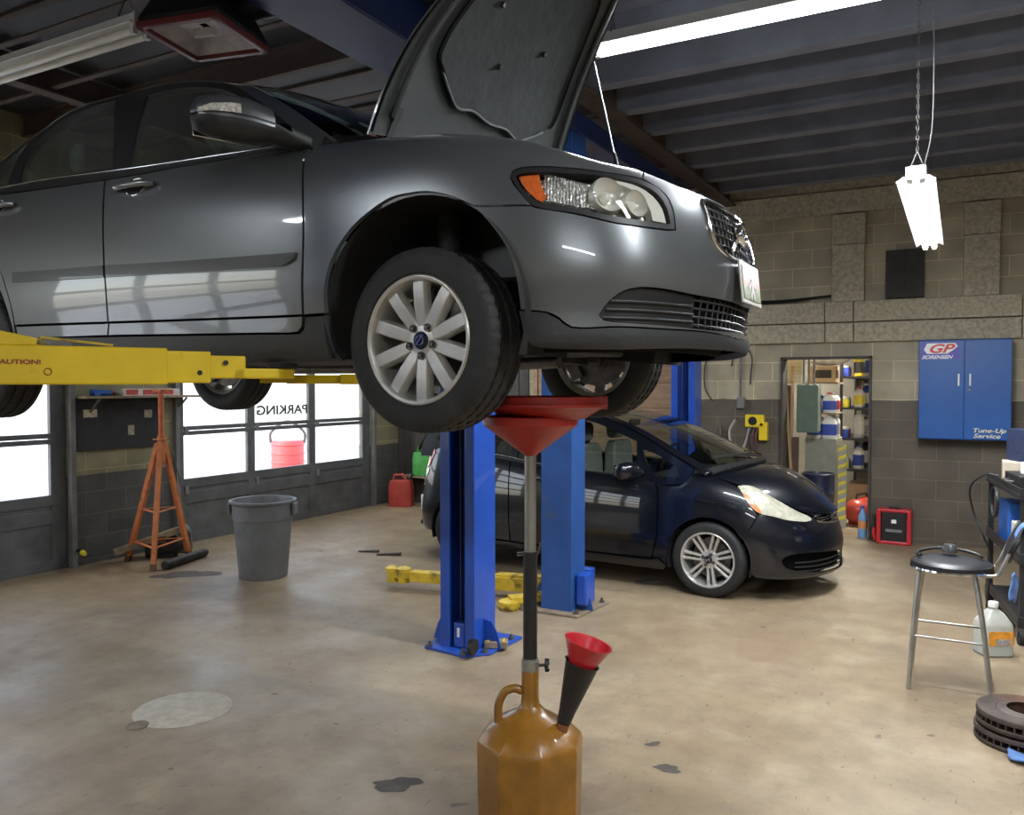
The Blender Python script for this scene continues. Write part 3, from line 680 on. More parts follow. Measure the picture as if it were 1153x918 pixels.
struct('ceiling', MB().box(((XL+XR)/2, (YF+YB)/2, ZC+.06), (XR-XL+.4, YB-YF+.4, .12)), M_CEIL)
struct('ceiling_deck', MB().box(((-2.4+XR)/2, (YF+YB)/2, ZC-.012), (XR+2.4, YB-YF, .02)), mat('haze_lit_deck', (.20, .215, .265), rough=.55, var=.2, scale=2))  # pale sheet over the right half, bluish lamp haze put into its colour
j = MB(); jb = MB(); y = YF+.3; i = 0
while y < YB-.1:
    j.box(((-2.5+XR)/2, y, ZC-.12), (XR+2.5, .07, .20)); j.box(((-2.5+XR)/2, y, ZC-.22), (XR+2.5, .12, .015))
    jb.box(((XL-2.5)/2, y, ZC-.19), (-2.5-XL, .05, .012)); jb.box(((XL-2.5)/2, y, ZC-.012), (-2.5-XL, .05, .02))
    x = XL; k = 0
    if i % 3 == 0: jb.box(((XL-2.5)/2, y, ZC-.10), (-2.5-XL, .008, .18))
    y += .62; i += 1
struct('trim_6', j, M_JOIST); struct('trim_7', jb, M_JOISTB)
gd = MB(); gd.box((-2.45, (YF+YB)/2, ZC-.27), (.18, YB-YF, .02)).box((-2.45, (YF+YB)/2, ZC-.14), (.02, YB-YF, .26)).box((-2.45, (YF+YB)/2, ZC-.02), (.18, YB-YF, .02))
gd.box((-6.0, (YF+YB)/2, ZC-.22), (.12, YB-YF, .02)).box((-6.0, (YF+YB)/2, ZC-.12), (.015, YB-YF, .2))
struct('trim_8', gd, M_JOISTB)
# boarded doorway in the back wall and dark planks in the far corner
pb = MB().box((-4.05, YB-.02, 1.08), (1.9, .04, 2.16))
for z in (.3, .62, .94, 1.26, 1.58, 1.9): pb.box((-4.05, YB-.045, z), (1.86, .012, .29))
for x in (-5.03, -3.07): pb.box((x, YB-.03, 1.08), (.07, .07, 2.2))
struct('door_4', pb, M_PLY, bevel=.004)
ck = MB()
for k in range(15):
    ck.box((XL+.10+.145*k, YB-.02-.008*(k % 2), 1.08), (.14, .03, 2.16))
struct('trim_9', ck, mat('sooty_planks', (.05, .045, .04), rough=.7, var=.35, scale=5, stretch=(3, 3, .5)), bevel=.003)
# storeroom behind the opening
sr_ = MB().box((-1.9, 13.2, 1.5), (5, .15, 3.0)).box((-2.75, 11.6, 1.5), (.15, 3.2, 3.0)).box((.45, 11.6, 1.5), (.15, 3.2, 3.0))
struct('wall_storeroom', sr_, mat('storeroom_wall', (.28, .26, .22), rough=.7, var=.2, scale=3))
struct('ceiling_storeroom', MB().box((-1.2, 11.65, 3.05), (3.6, 3.3, .1)), mat('storeroom_ceiling', (.4, .38, .34), rough=.8))
# ================================================================== the raised grey saloon
M_GREY = mat('grey_metallic_paint', (.172, .184, .192), rough=.30, metal=.65, coat=1.0, var=.05, scale=700)
M_BLKP = mat('black_plastic', (.012, .012, .013), rough=.45, var=.2, scale=40)
M_DKPL = mat('dark_grey_plastic', (.03, .032, .034), rough=.5, var=.15, scale=50)
M_BLK = mat('matt_black_lining', (.004, .004, .004), rough=.95, spec=.1, var=.3, scale=30)
M_RUB = mat('tyre_rubber', (.014, .014, .0145), rough=.7, var=.3, scale=14, bump=.15, bscale=160, stain=((.05, .045, .04), 5, .55, .5))
M_CHR = mat('chrome', (.75, .76, .77), rough=.12, metal=1, var=.05)
M_RIM = mat('cast_alloy', (.62, .61, .57), rough=.36, metal=.7, var=.08, scale=12, coat=.3)
M_GLD = glass('tinted_car_glass', (.60, .70, .64), refl=.9, dirt_veil=.045)  # diffuse veil lightens these panes in place of room reflections
M_GLW = glass('windscreen_glass', (.48, .55, .50), refl=.75)
M_CLR = glass('clear_lamp_lens', (.93, .93, .92), refl=.55)
M_AMB = mat('amber_reflector', (.80, .16, .03), rough=.25, coat=1, var=.2, scale=60)
M_SIL = mat('lamp_reflector', (.85, .85, .82), rough=.2, metal=.9, var=.1, scale=40, bump=.5, bscale=90)
M_BEI = mat('lamp_surround', (.62, .61, .55), rough=.4, var=.05)
M_SEAT = mat('grey_seat_cloth', (.16, .165, .15), rough=.9, var=.2, scale=30)
M_UNDER = mat('underbody_grime', (.018, .017, .016), rough=.75, var=.5, scale=9, bump=.3, bscale=30)
M_STEELD = mat('dirty_steel', (.16, .15, .14), rough=.45, metal=.8, var=.3, scale=20)
M_RED = mat('red_lamp_plastic', (.55, .01, .012), rough=.15, coat=1, var=.15, scale=30)

def wheel(parent, c, side, R, W, rr, nsp, style, nlug, steer=0.0, name='wheel', cap=(.02, .025, .045)):
    """tyre (part) with rim, cap, nuts, brake disc (sub-parts). c: centre of the outer face; side -1 right, +1 left"""
    t = bpy.data.objects.new('tmp', None)
    M = Matrix.Translation(c) @ Matrix.Rotation(steer, 4, 'Z') @ Matrix.Rotation(radians(90 if side < 0 else -90), 4, 'X') @ Matrix.Rotation(.35 if side < 0 else 1.1, 4, 'Z')
    h = W/2; o = -h
    pf = [(rr*.95, -h*.80), (rr*1.02, -h*.9), (rr+.25*(R-rr), -h*.98), (rr+.6*(R-rr), -h), (R-.02, -h*.93), (R-.006, -h*.82), (R-.001, -h*.66)]
    for g in (-.5, 0, .5):
        pf += [(R, (g-.07)*h), (R-.008, (g-.05)*h), (R-.008, (g+.05)*h), (R, (g+.07)*h)]
    pf += [(a, -b) for a, b in pf[6::-1]]
    m_ = len(pf)
    pf.insert(-2, (rr+.12*(R-rr), h*.985))
    def lug(j, i): return .984 if ((6 < j < len(pf)-8 and (i+2*j) % 4 == 0 and pf[j][0] > R-.004) or (j in (6, len(pf)-8) and i % 4 == 0)) else 1
    tb = MB().lathe([(a, b+o) for a, b in pf], 176, rmod=lug)
    tb.v = [M @ p for p in tb.v]
    ty = tb.build('wheel', M_RUB, parent)
    b = MB()
    b.lathe([(rr*.99, -h*.05+o+h*.7), (rr*1.03, h*.93+o), (rr*1.0, h*.98+o), (rr*.955, h*.93+o), (rr*.93, h*.72+o), (rr*.90, h*.3+o), (rr*.88, -h*.8+o), (rr*.98, -h*.9+o)], 72)
    zf = h*.86+o-.006; hub = rr*.30
    if style == 'ten':
        b.lathe([(0, zf-.012), (hub*.6, zf-.012), (hub*.97, zf-.016), (hub*1.05, zf-.03), (hub*.9, zf-.06)], 40)
        for k in range(10):
            a = 2*pi*k/10
            d = Vector((cos(a), sin(a), 0)); s = Vector((-sin(a), cos(a), 0)); u = Vector((0, 0, 1)); rings = []
            for r_, w, z in ((hub*.70, .016, zf-.014), (hub*1.1, .0215, zf-.012), (rr*.55, .0235, zf-.006), (rr*.80, .0235, zf-.003), (rr*.97, .0235, zf-.004)):
                rings.append([d*r_+s*(w+.006)+u*(z-.034), d*r_+s*w+u*(z-.004), d*r_+s*(w-.003)+u*z, d*r_-s*(w-.003)+u*z, d*r_-s*w+u*(z-.004), d*r_-s*(w+.006)+u*(z-.034)])
            b.loft(rings, smooth=False)
    else:
        b.lathe([(0, zf-.022), (hub*.8, zf-.022), (hub*1.1, zf-.026), (hub*1.2, zf-.04), (hub, zf-.07)], 40)
        for k in range(nsp):
            for sg in (-1, 1):
                a = 2*pi*k/nsp; rings = []
                for f, w in ((0, .009), (.35, .0095), (.7, .0105), (1, .012)):
                    r_ = hub*.85+(rr*.955-hub*.85)*f; an = a+sg*(.0165+.008*f)/r_
                    d = Vector((cos(an), sin(an), 0)); s = Vector((-sin(an), cos(an), 0)); u = Vector((0, 0, 1)); z = zf-.024+.02*f
                    rings.append([d*r_+s*(w+.003)+u*(z-.03), d*r_+s*w+u*(z-.003), d*r_+s*(w-.004)+u*z, d*r_-s*(w-.004)+u*z, d*r_-s*w+u*(z-.003), d*r_-s*(w+.003)+u*(z-.03)])
                b.loft(rings, smooth=False)
    b.v = [M @ p for p in b.v]
    rim = b.build('rim', M_RIM, ty, bevel=.0015)
    cm = mat('wheel_cap_'+('blue' if cap[2] > .03 else 'grey'), cap, rough=.3, metal=.5, var=.1)
    cb = MB().lathe([(0, zf-.002), (hub*.40, zf-.003), (hub*.47, zf-.008), (hub*.48, zf-.02)], 28); cb.v = [M @ p for p in cb.v]
    cb.build('centre_cap', cm, ty)
    rb = MB()
    if style == 'ten':     # ring, arrow and bar on the cap
        rb.tube([(hub*.25*cos(i*pi/10), hub*.25*sin(i*pi/10), zf-.001) for i in range(20)], .0022, 6, closed=True)
        rb.bar((-hub*.34, -hub*.2, zf), (hub*.34, hub*.2, zf), .006, .003)
    else:
        for x in (-1, 1): rb.bar((x*hub*.2, -hub*.22, zf), (x*hub*.26, hub*.24, zf), .005, .003)
        rb.bar((-hub*.2, 0, zf), (hub*.2, 0, zf), .005, .003)
    rb.v = [M @ p for p in rb.v]; rb.build('cap_emblem', M_CHR, ty)
    for k in range(nlug):
        a = 2*pi*(k+.5)/nlug; r_ = hub*.80 if style == 'ten' else hub*.70
        nb = MB(); p = Vector((r_*cos(a), r_*sin(a), 0))
        nb.lathe([(.0135, zf-.03), (.0135, zf-.006), (.012, zf-.004), (.011, zf-.010)], 20, Matrix.Translation(p), True)
        nb.cyl(p+Vector((0, 0, zf-.03)), p+Vector((0, 0, zf-.001)), .0085, .0075, 6, smooth=False)
        nb.v = [M @ q for q in nb.v]; nb.build('lug_nut', M_STEELD, ty)
    db = MB().lathe([(.02, -h*.2+o), (rr*.72, -h*.2+o), (rr*.72, -h*.45+o), (.02, -h*.45+o)], 48).lathe([(0, -h*.1+o), (.07, -h*.1+o), (.075, -h*.9+o), (0, -h*.95+o)], 24)
    db.box((0, rr*.62, -h*.35+o), (.13, .06, .09))
    db.v = [M @ p for p in db.v]; db.build('brake_disc', M_STEELD, ty)
    return ty

VX, VY, VZ = -1.607, 3.138, 1.64
volvo = thing('car', 'dark grey metallic saloon raised high on the lift with its bonnet propped open', 'car', (VX, VY, VZ))
S = V_SKIN; UM = S.umax
def pair(name, m, poly, skin=None, sub=None, **k):
    r = []
    for mi in (False, True): r.append(panel(name, m, volvo, skin or S, poly, mirror=mi, **k))
    return r
fd = pair('front_door', M_GREY, VO['front_door'])
rd = pair('rear_door', M_GREY, VO['rear_door'])
for nm, ds, key in (('sill_trim', fd, 'front_sill_trim'), ('sill_trim', rd, 'rear_sill_trim'), ('side_moulding', fd, 'molding'), ('side_moulding', rd, 'molding_r')):
    for d, mi in zip(ds, (False, True)):
        panel(nm, M_GREY if nm == 'sill_trim' else mat('satin_moulding', (.05, .053, .057), rough=.28, var=.05, coat=.4), d, S, VO[key], mirror=mi, off=(.0 if nm == 'sill_trim' else .011), thick=.016)
pair('rocker_panel', M_DKPL, VO['rocker'], off=-.004, thick=.03)
pair('front_wing', M_GREY, VO['fender'], thick=.02)
rear = [(-2.287,.2635,1),(-2.29,.32),(-2.325,.379),(-2.39,.452),(-2.49,.505),(-2.606,.551),(-2.752,.642),(-2.872,.788,1),(-2.8,.93,1),(-3.2,.95),(S.umin,.95,1),(S.umin,.10,1),(-3.3,.10),(-3.0,.11,1),(-2.985,.225),(-2.94,.35),(-2.81,.437),(-2.64,.466),(-2.467,.437),(-2.34,.34),(-2.296,.225,1)]
rq = panel('rear_bodywork', M_GREY, volvo, S, rear, both=True, keep=lambda p: p.x < S.umin+.004)
for mi in (False, True):
    panel('tail_lamp', M_RED, volvo, S, [(-3.42,.55,1),(-3.40,.78,1),(-3.30,.86),(-3.22,.80),(-3.25,.62),(-3.33,.54)], mirror=mi, off=.006)
bp = panel('front_bumper', M_GREY, volvo, S, VO['bumper'], both=True, keep=lambda p: p.x > UM-.004, thick=.02)
panel('bumper_lip', M_DKPL, bp, S, VO['lip'], both=True, keep=lambda p: p.x > UM-.004, off=.006, thick=.03)
# lower intake: louvred outer ends, square mesh between them
ib = cut(S, VO['intake'], both=True, keep=lambda p: p.x > UM-.004, off=-.05, thick=0)
it = ib.build('lower_intake', M_BLK, volvo, normals=[tuple(n) for n in ib.n], fix=False)
for mi in (False, True):
    panel('louvre_panel', M_BLKP, it, S, VO['intake_side'], mirror=mi, off=-.012, gap=.002, thick=.03)
    lv = MB()
    for v in (.262, .238, .215):
        pts = []
        for k in range(31):
            u = .60+.44*k/30
            if inside((u, v), [Vector(p[:2]) for p in VO['intake_side']]): pts.append(S.S(u, v-.000, -.008))
        if len(pts) > 2: lv.tube([(p[0], -p[1] if mi else p[1], p[2]) for p in pts], .0045, 6)
    lv.build('louvre', M_DKPL, it)
ms = MB()
for v in (.282, .258, .233, .208):
    ms.tube([S.S(1.03+(UM-1.03)*k/16, v, -.02) for k in range(17)]+[(lambda q: (q[0], -q[1], q[2]))(S.S(UM-(UM-1.03)*k/16, v, -.02)) for k in range(1, 17)], .004, 6)
for k in range(-8, 9):
    u = UM-abs(k)*.05; pts = [S.S(u, v, -.022) for v in (.293, .26, .23, .20)]
    ms.tube([(p[0], -p[1] if k > 0 else p[1], p[2]) for p in pts], .0035, 6)
ms.build('intake_mesh', M_DKPL, it)
# grille: dark back, chrome bars, frame, slash bar and round emblem
gb = cut(S, VO['grille'], both=True, keep=lambda p: p.x > UM-.004, off=-.035, thick=0)
gr = gb.build('grille', M_BLK, volvo, normals=[tuple(n) for n in gb.n], fix=False)
go = [Vector(p[:2]) for p in VO['grille']]
def flip(q): return (q[0], -q[1], q[2])
hb = MB()
for v in (.485, .518, .551, .584, .617):
    us = [u for u in [1.12+(UM-1.12)*k/24 for k in range(25)] if inside((u+1e-4*(-1 if u > UM-.01 else 1), v), go)]
    P = [S.S(u, v, -.004) for u in us]
    hb.tube(P+[flip(q) for q in P[-2::-1]], .0035, 6)
hb.build('grille_bar', M_CHR, gr)
vb = MB()
for k in range(-7, 8):
    u = UM-abs(k)*.042
    vs = [v for v in [.455+.2*i/14 for i in range(15)] if inside((u-1e-4, v), go)]
    P = [S.S(u, v, -.012) for v in vs]
    if len(P) > 2: vb.tube([flip(q) if k > 0 else q for q in P], .003, 6)
vb.build('grille_upright', M_BLKP, gr)
fr = [S.S(p.x, p.y, .004) for p in rounded(VO['grille'], .02) if p.x < UM-.003]
MB().tube(fr+[flip(q) for q in fr[::-1]], .0075, 8, closed=True).build('grille_frame', M_CHR, gr)
a_ = Vector(S.S(1.28, .47, .012)); b_ = Vector(flip(S.S(1.30, .635, .012)))
MB().bar(a_, b_, .016, .010, up=(1, 0, .3)).build('slash_bar', M_CHR, gr, bevel=.003)
ec = Vector(S.S(UM, .555, .014))
eM = Matrix.Translation(ec) @ Matrix.Rotation(radians(75), 4, 'Y')
e = MB().lathe([(.031, -.012), (.044, -.012), (.044, .008), (.041, .013), (.034, .013), (.031, .008)], 40, eM)
e.bar(eM @ Vector((-.02, .03, .004)), eM @ Vector((-.05, .06, .004)), .012, .01, up=(1, 0, .3))
e.build('round_emblem', M_CHR, gr)
MB().lathe([(0, .006), (.032, .006), (.032, -.01)], 40, eM).build('emblem_bar', mat('emblem_blue', (.02, .03, .12), rough=.3), gr)
# novelty plate on the bumper
pc = Vector(S.S(UM, .365, .02)); pM = Matrix.Translation(pc) @ Matrix.Rotation(radians(84), 4, 'Y')
plate = MB().box((0, 0, 0), (.155, .305, .008), M=pM).build('front_plate', mat('plate_white', (.50, .49, .46), rough=.4, var=.06), volvo, bevel=.003)
def plaque(nm, m, x0, x1, y0, y1, z=.0055): MB().box(((x0+x1)/2, (y0+y1)/2, z), (x1-x0, y1-y0, .002), M=pM).build(nm, m, plate)
plaque('plate_picture', mat('plate_sky', (.11, .075, .20), rough=.4, var=.5, scale=18), -.062, -.02, -.135, .135)
plaque('plate_picture', mat('plate_sunset', (.32, .075, .045), rough=.4, var=.6, scale=22), -.02, .012, -.135, .135)
plaque('plate_picture', mat('plate_grass', (.11, .14, .04), rough=.4, var=.4, scale=22), .012, .062, -.135, .135)
f_ = MB()
for p, q, w in (((-.02, 0), (.02, .01), .03), ((.02, .01), (.058, .03), .022), ((.02, .0), (.058, -.03), .02), ((-.01, .0), (.01, .06), .014), ((-.01, 0), (.02, -.06), .014)):
    f_.bar(pM @ Vector((*p, .007)), pM @ Vector((*q, .007)), w, .002, up=pM.to_3x3() @ Vector((0, 0, 1)))
f_.build('plate_figure', mat('plate_figure_white', (.42, .40, .40), rough=.4, var=.1), plate)
# headlamps
for mi in (False, True):
    fy = (lambda q: Vector((q[0], -q[1], q[2]))) if mi else Vector
    hl = cut(S, VO['headlight'], holes=[[p for p in VO['lens']]], mirror=mi, off=.001, thick=.03)
    h_ = hl.build('headlamp', M_BLKP, volvo, normals=[tuple(n) for n in hl.n], fix=False)
    panel('lamp_housing', M_SIL, h_, S, VO['lens'], mirror=mi, off=-.045, thick=0, gap=-.004)
    panel('turn_signal', M_AMB, h_, S, VO['amber'], mirror=mi, off=-.012, thick=.03)
    panel('lamp_surround', M_BEI, h_, S, VO['beige'], mirror=mi, off=-.012, thick=.03)
    for (u, v, r) in ((.67, .60, .056), (.775, .575, .044)):
        n = fy(S.N(u, v)); p = fy(S.S(u, v, -.006))
        ax = (n+Vector((.35, 0, 0))).normalized(); Q = ax.to_track_quat('Z', 'Y').to_matrix().to_4x4(); Q.translation = p
        rb = MB().lathe([(r, -.004), (r*1.04, 0), (r*1.08, -.006), (r*1.08, -.03)], 32, Q).lathe([(r*.98, -.003), (r*.85, -.016), (r*.6, -.030), (r*.3, -.037), (0, -.038)], 32, Q)
        rf = rb.build('reflector_bowl', mat('lamp_bowl', (.80, .79, .73), rough=.25, metal=.45, var=.08), h_)
        MB().ball(tuple(Q @ Vector((0, 0, -.028))), r*.36).build('bulb', M_BEI, h_)
    fl_ = MB()
    for k in range(16):
        u = .455+.011*k; P = [fy(S.S(u, v, -.018)) for v in (.54, .57, .60, .63, .655)]
        if all(inside((u, v), [Vector(q[:2]) for q in VO['lens']]) for v in (.54, .63)): fl_.tube(P[:4], .0045, 6)
    fl_.build('flute', M_SIL, h_)
    panel('lens', M_CLR, h_, S, VO['lens'], mirror=mi, off=.003, thick=0, gap=-.002)
# glasshouse
G = V_FLANK
wf = pair('door_window_frame', M_BLKP, VO['frame'], skin=G, holes=[VO['glass_f'], VO['glass_r'], VO['quarter']], thick=.03, gap=.001)
for o, mi in zip(wf, (False, True)):
    for k in ('glass_f', 'glass_r', 'quarter'):
        panel('side_window', M_GLD, o, G, VO[k], mirror=mi, off=-.006, thick=0, gap=-.003)
    fy = (lambda q: (q[0], -q[1], q[2])) if mi else (lambda q: q)
    bl = [fy(G.S(x, z, .004)) for x, z in [(-2.90, 1.072), (-2.41, 1.052), (-2.114, 1.043), (-1.54, 1.013), (-1.2385, 1.002), (-.83, .99), (-.60, .985)]]
    MB().tube(curve(bl, 5), .0035, 8).build('belt_trim', M_CHR, o)
rail = VO['rail']
edge = [G.S(x, z) for x, z in rail]
R_ = [Vector(p) for p in edge]
blg = []
for x, z in rail: blg.append(.05 if z > 1.43 else .05+.05*(1.45-z)/.45)
fwd = [(-.10 if x < -2.4 else 0) if x < -1.9 else .24*max(0, (x+1.55)/1.03)**1.3 if x > -1.55 else 0 for x, z in rail]
TOP = Cross(edge, blg, p=2.6, fwd=fwd)
def s_at(x):
    lo, hi = 0, TOP.smax
    for _ in range(40):
        m_ = (lo+hi)/2
        if TOP.S(m_, 0)[0] < x: lo = m_
        else: hi = m_
    return lo
sh, sr, sc, s0 = s_at(-1.30), s_at(-2.25), s_at(-3.0), TOP.smax
panel('roof', M_GREY, volvo, TOP, [(sr, 0, 1), (sh, 0, 1), (sh+.03, .2), (sh+.035, .5), (sh+.03, .8), (sh, 1, 1), (sr, 1, 1), (sr, .5)], thick=.02)
for t0, t1 in ((0, .055), (.945, 1)):
    panel('windscreen_pillar', M_GREY, volvo, TOP, [(sh, t0, 1), (s0-.005, t0, 1), (s0-.005, t1, 1), (sh, t1, 1)], thick=.03)
    panel('rear_pillar', M_GREY, volvo, TOP, [(.005, t0, 1), (sr, t0, 1), (sr, t1, 1), (.005, t1, 1)], thick=.03)
panel('windscreen', M_GLW, volvo, TOP, [(sh+.004, .06, 1), (sh+.035, .25), (sh+.04, .5), (sh+.035, .75), (sh+.004, .94, 1), (s0-.06, .94, 1), (s0-.06, .5), (s0-.06, .06, 1)], thick=0)
panel('rear_window', M_GLD, volvo, TOP, [(sc, .06, 1), (sr-.01, .06, 1), (sr-.01, .94, 1), (sc, .94, 1)], thick=0)
panel('scuttle_panel', M_BLKP, volvo, TOP, [(s0-.058, .04, 1), (s0+.05, .0, 1), (s0+.05, 1, 1), (s0-.058, .96, 1)], thick=.02)
for y0 in (-.45, .12):
    a = Vector(TOP.S(s0-.05, .5-y0/1.56)); wpr = MB().bar(a+Vector((0, 0, .02)), Vector(TOP.S(s0-.10, .5-(y0+.5)/1.56))+Vector((0, 0, .02)), .012, .012); wpr.build('wiper', M_BLKP, volvo)
# boot lid
dk = Cross([S.S(u, .95) for u in (S.umin+.62, -3.25, -3.0, -2.85)], [.02, .025, .03, .03], up=(0, 1))
panel('boot_lid', M_GREY, volvo, dk, [(0, 0, 1), (dk.smax, 0, 1), (dk.smax, 1, 1), (0, 1, 1)], thick=.02)
# mirrors
for sg in (-1, 1):
    c = [(-.565, -.80, .985, .055, .030), (-.60, -.87, 1.00, .060, .042), (-.635, -.93, 1.02, .07, .070), (-.675, -1.0, 1.03, .075, .080), (-.715, -1.06, 1.035, .072, .078), (-.745, -1.105, 1.035, .055, .062), (-.757, -1.125, 1.034, .02, .03)]
    up_, lo_ = [], []
    def ring(x, y, z, a, b, h0, h1):
        out = []
        for k in range(13):
            an = h0+(h1-h0)*k/12; ca, sa = cos(an), sin(an)
            out.append((x+a*(abs(ca)**.8)*(1 if ca > 0 else -1), sg*-y if sg > 0 else y, z+b*(abs(sa)**.8)*(1 if sa > 0 else -1)))
        return out
    mb = MB(); mb.loft([ring(*q, -.12, pi+.12) for q in c[2:]], closed=True); mr = mb.build('door_mirror', M_GREY, volvo)
    mb = MB(); mb.loft([ring(*q, -pi-.02, .02) if i > 1 else ring(*q, 0, 2*pi) for i, q in enumerate(c)], closed=True); mb.build('mirror_base', M_BLKP, mr)
    mb = MB(); cc = c[4:7]
    mb.loft([[(p[0]+.004, p[1]*1.003, p[2]+.001) for p in ring(q[0], q[1], q[2], q[3], q[4], .0, .34)] for q in [(-.70, -1.035, 1.034, .077, .08)]+c[4:7]], closed=False, caps=False)
    mb.build('mirror_indicator', mat('clear_indicator', (.75, .70, .62), rough=.15, coat=1, var=.5, scale=90, bump=.6, bscale=120), mr)
    MB().box((-.79, sg*1.0, 1.03), (.006, .17, .11), rz=sg*.35).build('mirror_glass', M_CHR, mr, bevel=.004)
# door handles
for o, key in ((fd, 'handle'), (rd, 'handle_r')):
    for d, mi in zip(o, (False, True)):
        fy = (lambda q: (q[0], -q[1], q[2])) if mi else (lambda q: q)
        (u0, v0), (u1, v1), (u2, v2) = VO[key]; um = (u0+u2)/2; vm = (v0+v2)/2
        hb = MB(); n = 24
        hb.add([fy(S.S(um, vm, .001))]+[fy(S.S(um+.062*cos(2*pi*k/n), vm+.033*sin(2*pi*k/n), .002)) for k in range(n)], [(0, k+1, (k+1) % n+1) for k in range(n)], True)
        hb.build('handle_recess', M_BLKP, d, fix=True)
        rb = MB().tube([fy(S.S(um+.062*cos(2*pi*k/n), vm+.033*sin(2*pi*k/n), .003)) for k in range(n)], .0028, 6, closed=True); rb.build('recess_rim', M_CHR, d)
        pts = [fy(S.S(u0+(u2-u0)*k/10, vm, .012+.028*sin(pi*k/10)**.5)) for k in range(11)]
        MB().tube(pts, [.010, .013, .014, .014, .014, .014, .014, .014, .014, .013, .010], 10).build('door_handle', M_GREY, d)
# bonnet, open: built shut along the wing edges, then swung up about its rear hinge
HA = radians(-66); HX, HZ_ = -.33, .985
HM = Matrix.Translation((HX, 0, HZ_)) @ Matrix.Rotation(HA, 4, 'Y') @ Matrix.Translation((-HX, 0, -HZ_))
hes = [(-.31, -.72, .985), (-.16, -.72, .982), (.09, -.67, .972), (.32, -.585, .935), (.50, -.51, .890), (.64, -.45, .850), (.74, -.40, .822)]
HOOD = Cross(hes, [.035, .045, .06, .065, .06, .05, .035], p=2.6, up=(0, 1), fwd=[.05, .05, .05, .06, .08, .11, .13])
def swing(mb):
    mb.v = [HM @ p for p in mb.v]
    if mb.n: mb.n = [HM.to_3x3() @ n for n in mb.n]
    return mb
hsm = HOOD.smax
def hoodp(name, m, parent, poly, **k):
    mb = swing(cut(HOOD, poly, **k)); return mb.build(name, m, parent, normals=[tuple(n) for n in mb.n], fix=False)
full = [(0, 0, 1), (hsm*.5, 0), (hsm, 0, 1), (hsm, .5), (hsm, 1, 1), (hsm*.5, 1), (0, 1, 1), (0, .5)]
bon = hoodp('bonnet', M_GREY, volvo, full, thick=.008)
def inner(name, m, poly, off, thick=.004, holes=()):
    mb = cut(HOOD, poly, off=off, thick=thick, gap=0, holes=holes)
    mb.n = [-n for n in mb.n]; mb.f = [f[::-1] for f in mb.f]; swing(mb)
    return mb.build(name, m, bon, normals=[tuple(n) for n in mb.n], fix=False)
M_HIN = mat('bonnet_inner_grey', (.055, .06, .06), rough=.42, var=.1, scale=20)
M_PAD = mat('sound_pad_felt', (.028, .032, .032), rough=.85, var=.25, scale=6, bump=.4, bscale=20, detail=6)
inner('inner_panel', M_HIN, [(.01, .01, 1), (hsm*.5, .01), (hsm-.01, .012, 1), (hsm-.01, .5), (hsm-.01, .988, 1), (hsm*.5, .99), (.01, .99, 1), (.01, .5)], lambda u, v: -.012-.014*min(1, 8*min(v, 1-v)), thick=.006)
inner('sound_pad', M_PAD, [(.30, .20, 1), (.36, .14), (.6, .13), (hsm*.8, .15), (hsm-.16, .19, 1), (hsm-.12, .5), (hsm-.16, .81, 1), (hsm*.8, .85), (.6, .87), (.36, .86), (.30, .80, 1), (.24, .74), (.20, .68), (.215, .60), (.20, .5), (.215, .40), (.20, .32), (.24, .26)], -.040, thick=.014)
for t in (.06, .94):
    pts = [HM @ Vector(HOOD.S(hsm*k/14, t, -.034)) for k in range(1, 14)]; MB().tube(pts, .012, 8).build('stiffening_rib', M_HIN, bon)
for t0, t1 in ((.03, .97),):
    mb = cut(TOP, [(sr, t0, 1), (sh, t0, 1), (sh, t1, 1), (sr, t1, 1)], off=-.035, thick=0, step=.05); mb.build('headliner', mat('grey_headliner', (.30, .31, .29), rough=.9, var=.08), volvo, normals=[tuple(-n) for n in mb.n], fix=False)
cl = MB()
rim_ = [(.30, .19), (.24, .255), (.195, .32), (.21, .40), (.195, .5), (.21, .60), (.195, .68), (.24, .745), (.30, .81)]
cl.tube(curve([HM @ Vector(HOOD.S(a, b, -.05)) for a, b in rim_], 5), .006, 8)
cl.build('pad_edge', mat('pad_edge_grey', (.2, .21, .21), rough=.35, metal=.5), bon)
for a, b in ((.6, .3), (.75, .5), (.55, .66), (.85, .3), (.85, .7), (.4, .45)):
    p = HM @ Vector(HOOD.S(a*hsm*.95, b, -.052)); n = (HM.to_3x3() @ Vector((0, 0, -1))); MB().cyl(p-n*.006, p+n*.005, .014, .009, 12).build('pad_clip', M_BLKP, bon)
for t in (.06, .94):
    h = MB().bar((HX-.02, (.5-t)*1.38, .95), HM @ Vector((HX+.16, (.5-t)*1.38, .965)), .03, .012); h.build('bonnet_hinge', M_HIN, volvo)
ls = MB(); p = HM @ Vector(HOOD.S(hsm-.06, .5, -.03)); q = HM @ Vector(HOOD.S(hsm-.06, .5, -.085))
ls.tube([p+Vector((0, -.03, 0)), q+Vector((0, -.025, 0)), q+Vector((0, .025, 0)), p+Vector((0, .03, 0))], .006, 8); ls.build('latch_striker', M_STEELD, bon)
for sg in (-1, 1):
    top = HM @ Vector(HOOD.S(.74, .03 if sg < 0 else .97, -.035)); bot = Vector((.20, sg*.60, .90))
    if sg < 0: continue
    mid = bot.lerp(top, .40)
    MB().cyl(bot, mid, .0105, n=12).build('gas_strut', M_BLKP, volvo)
    MB().cyl(mid, top, .005, n=10).build('strut_rod', M_CHR, volvo)
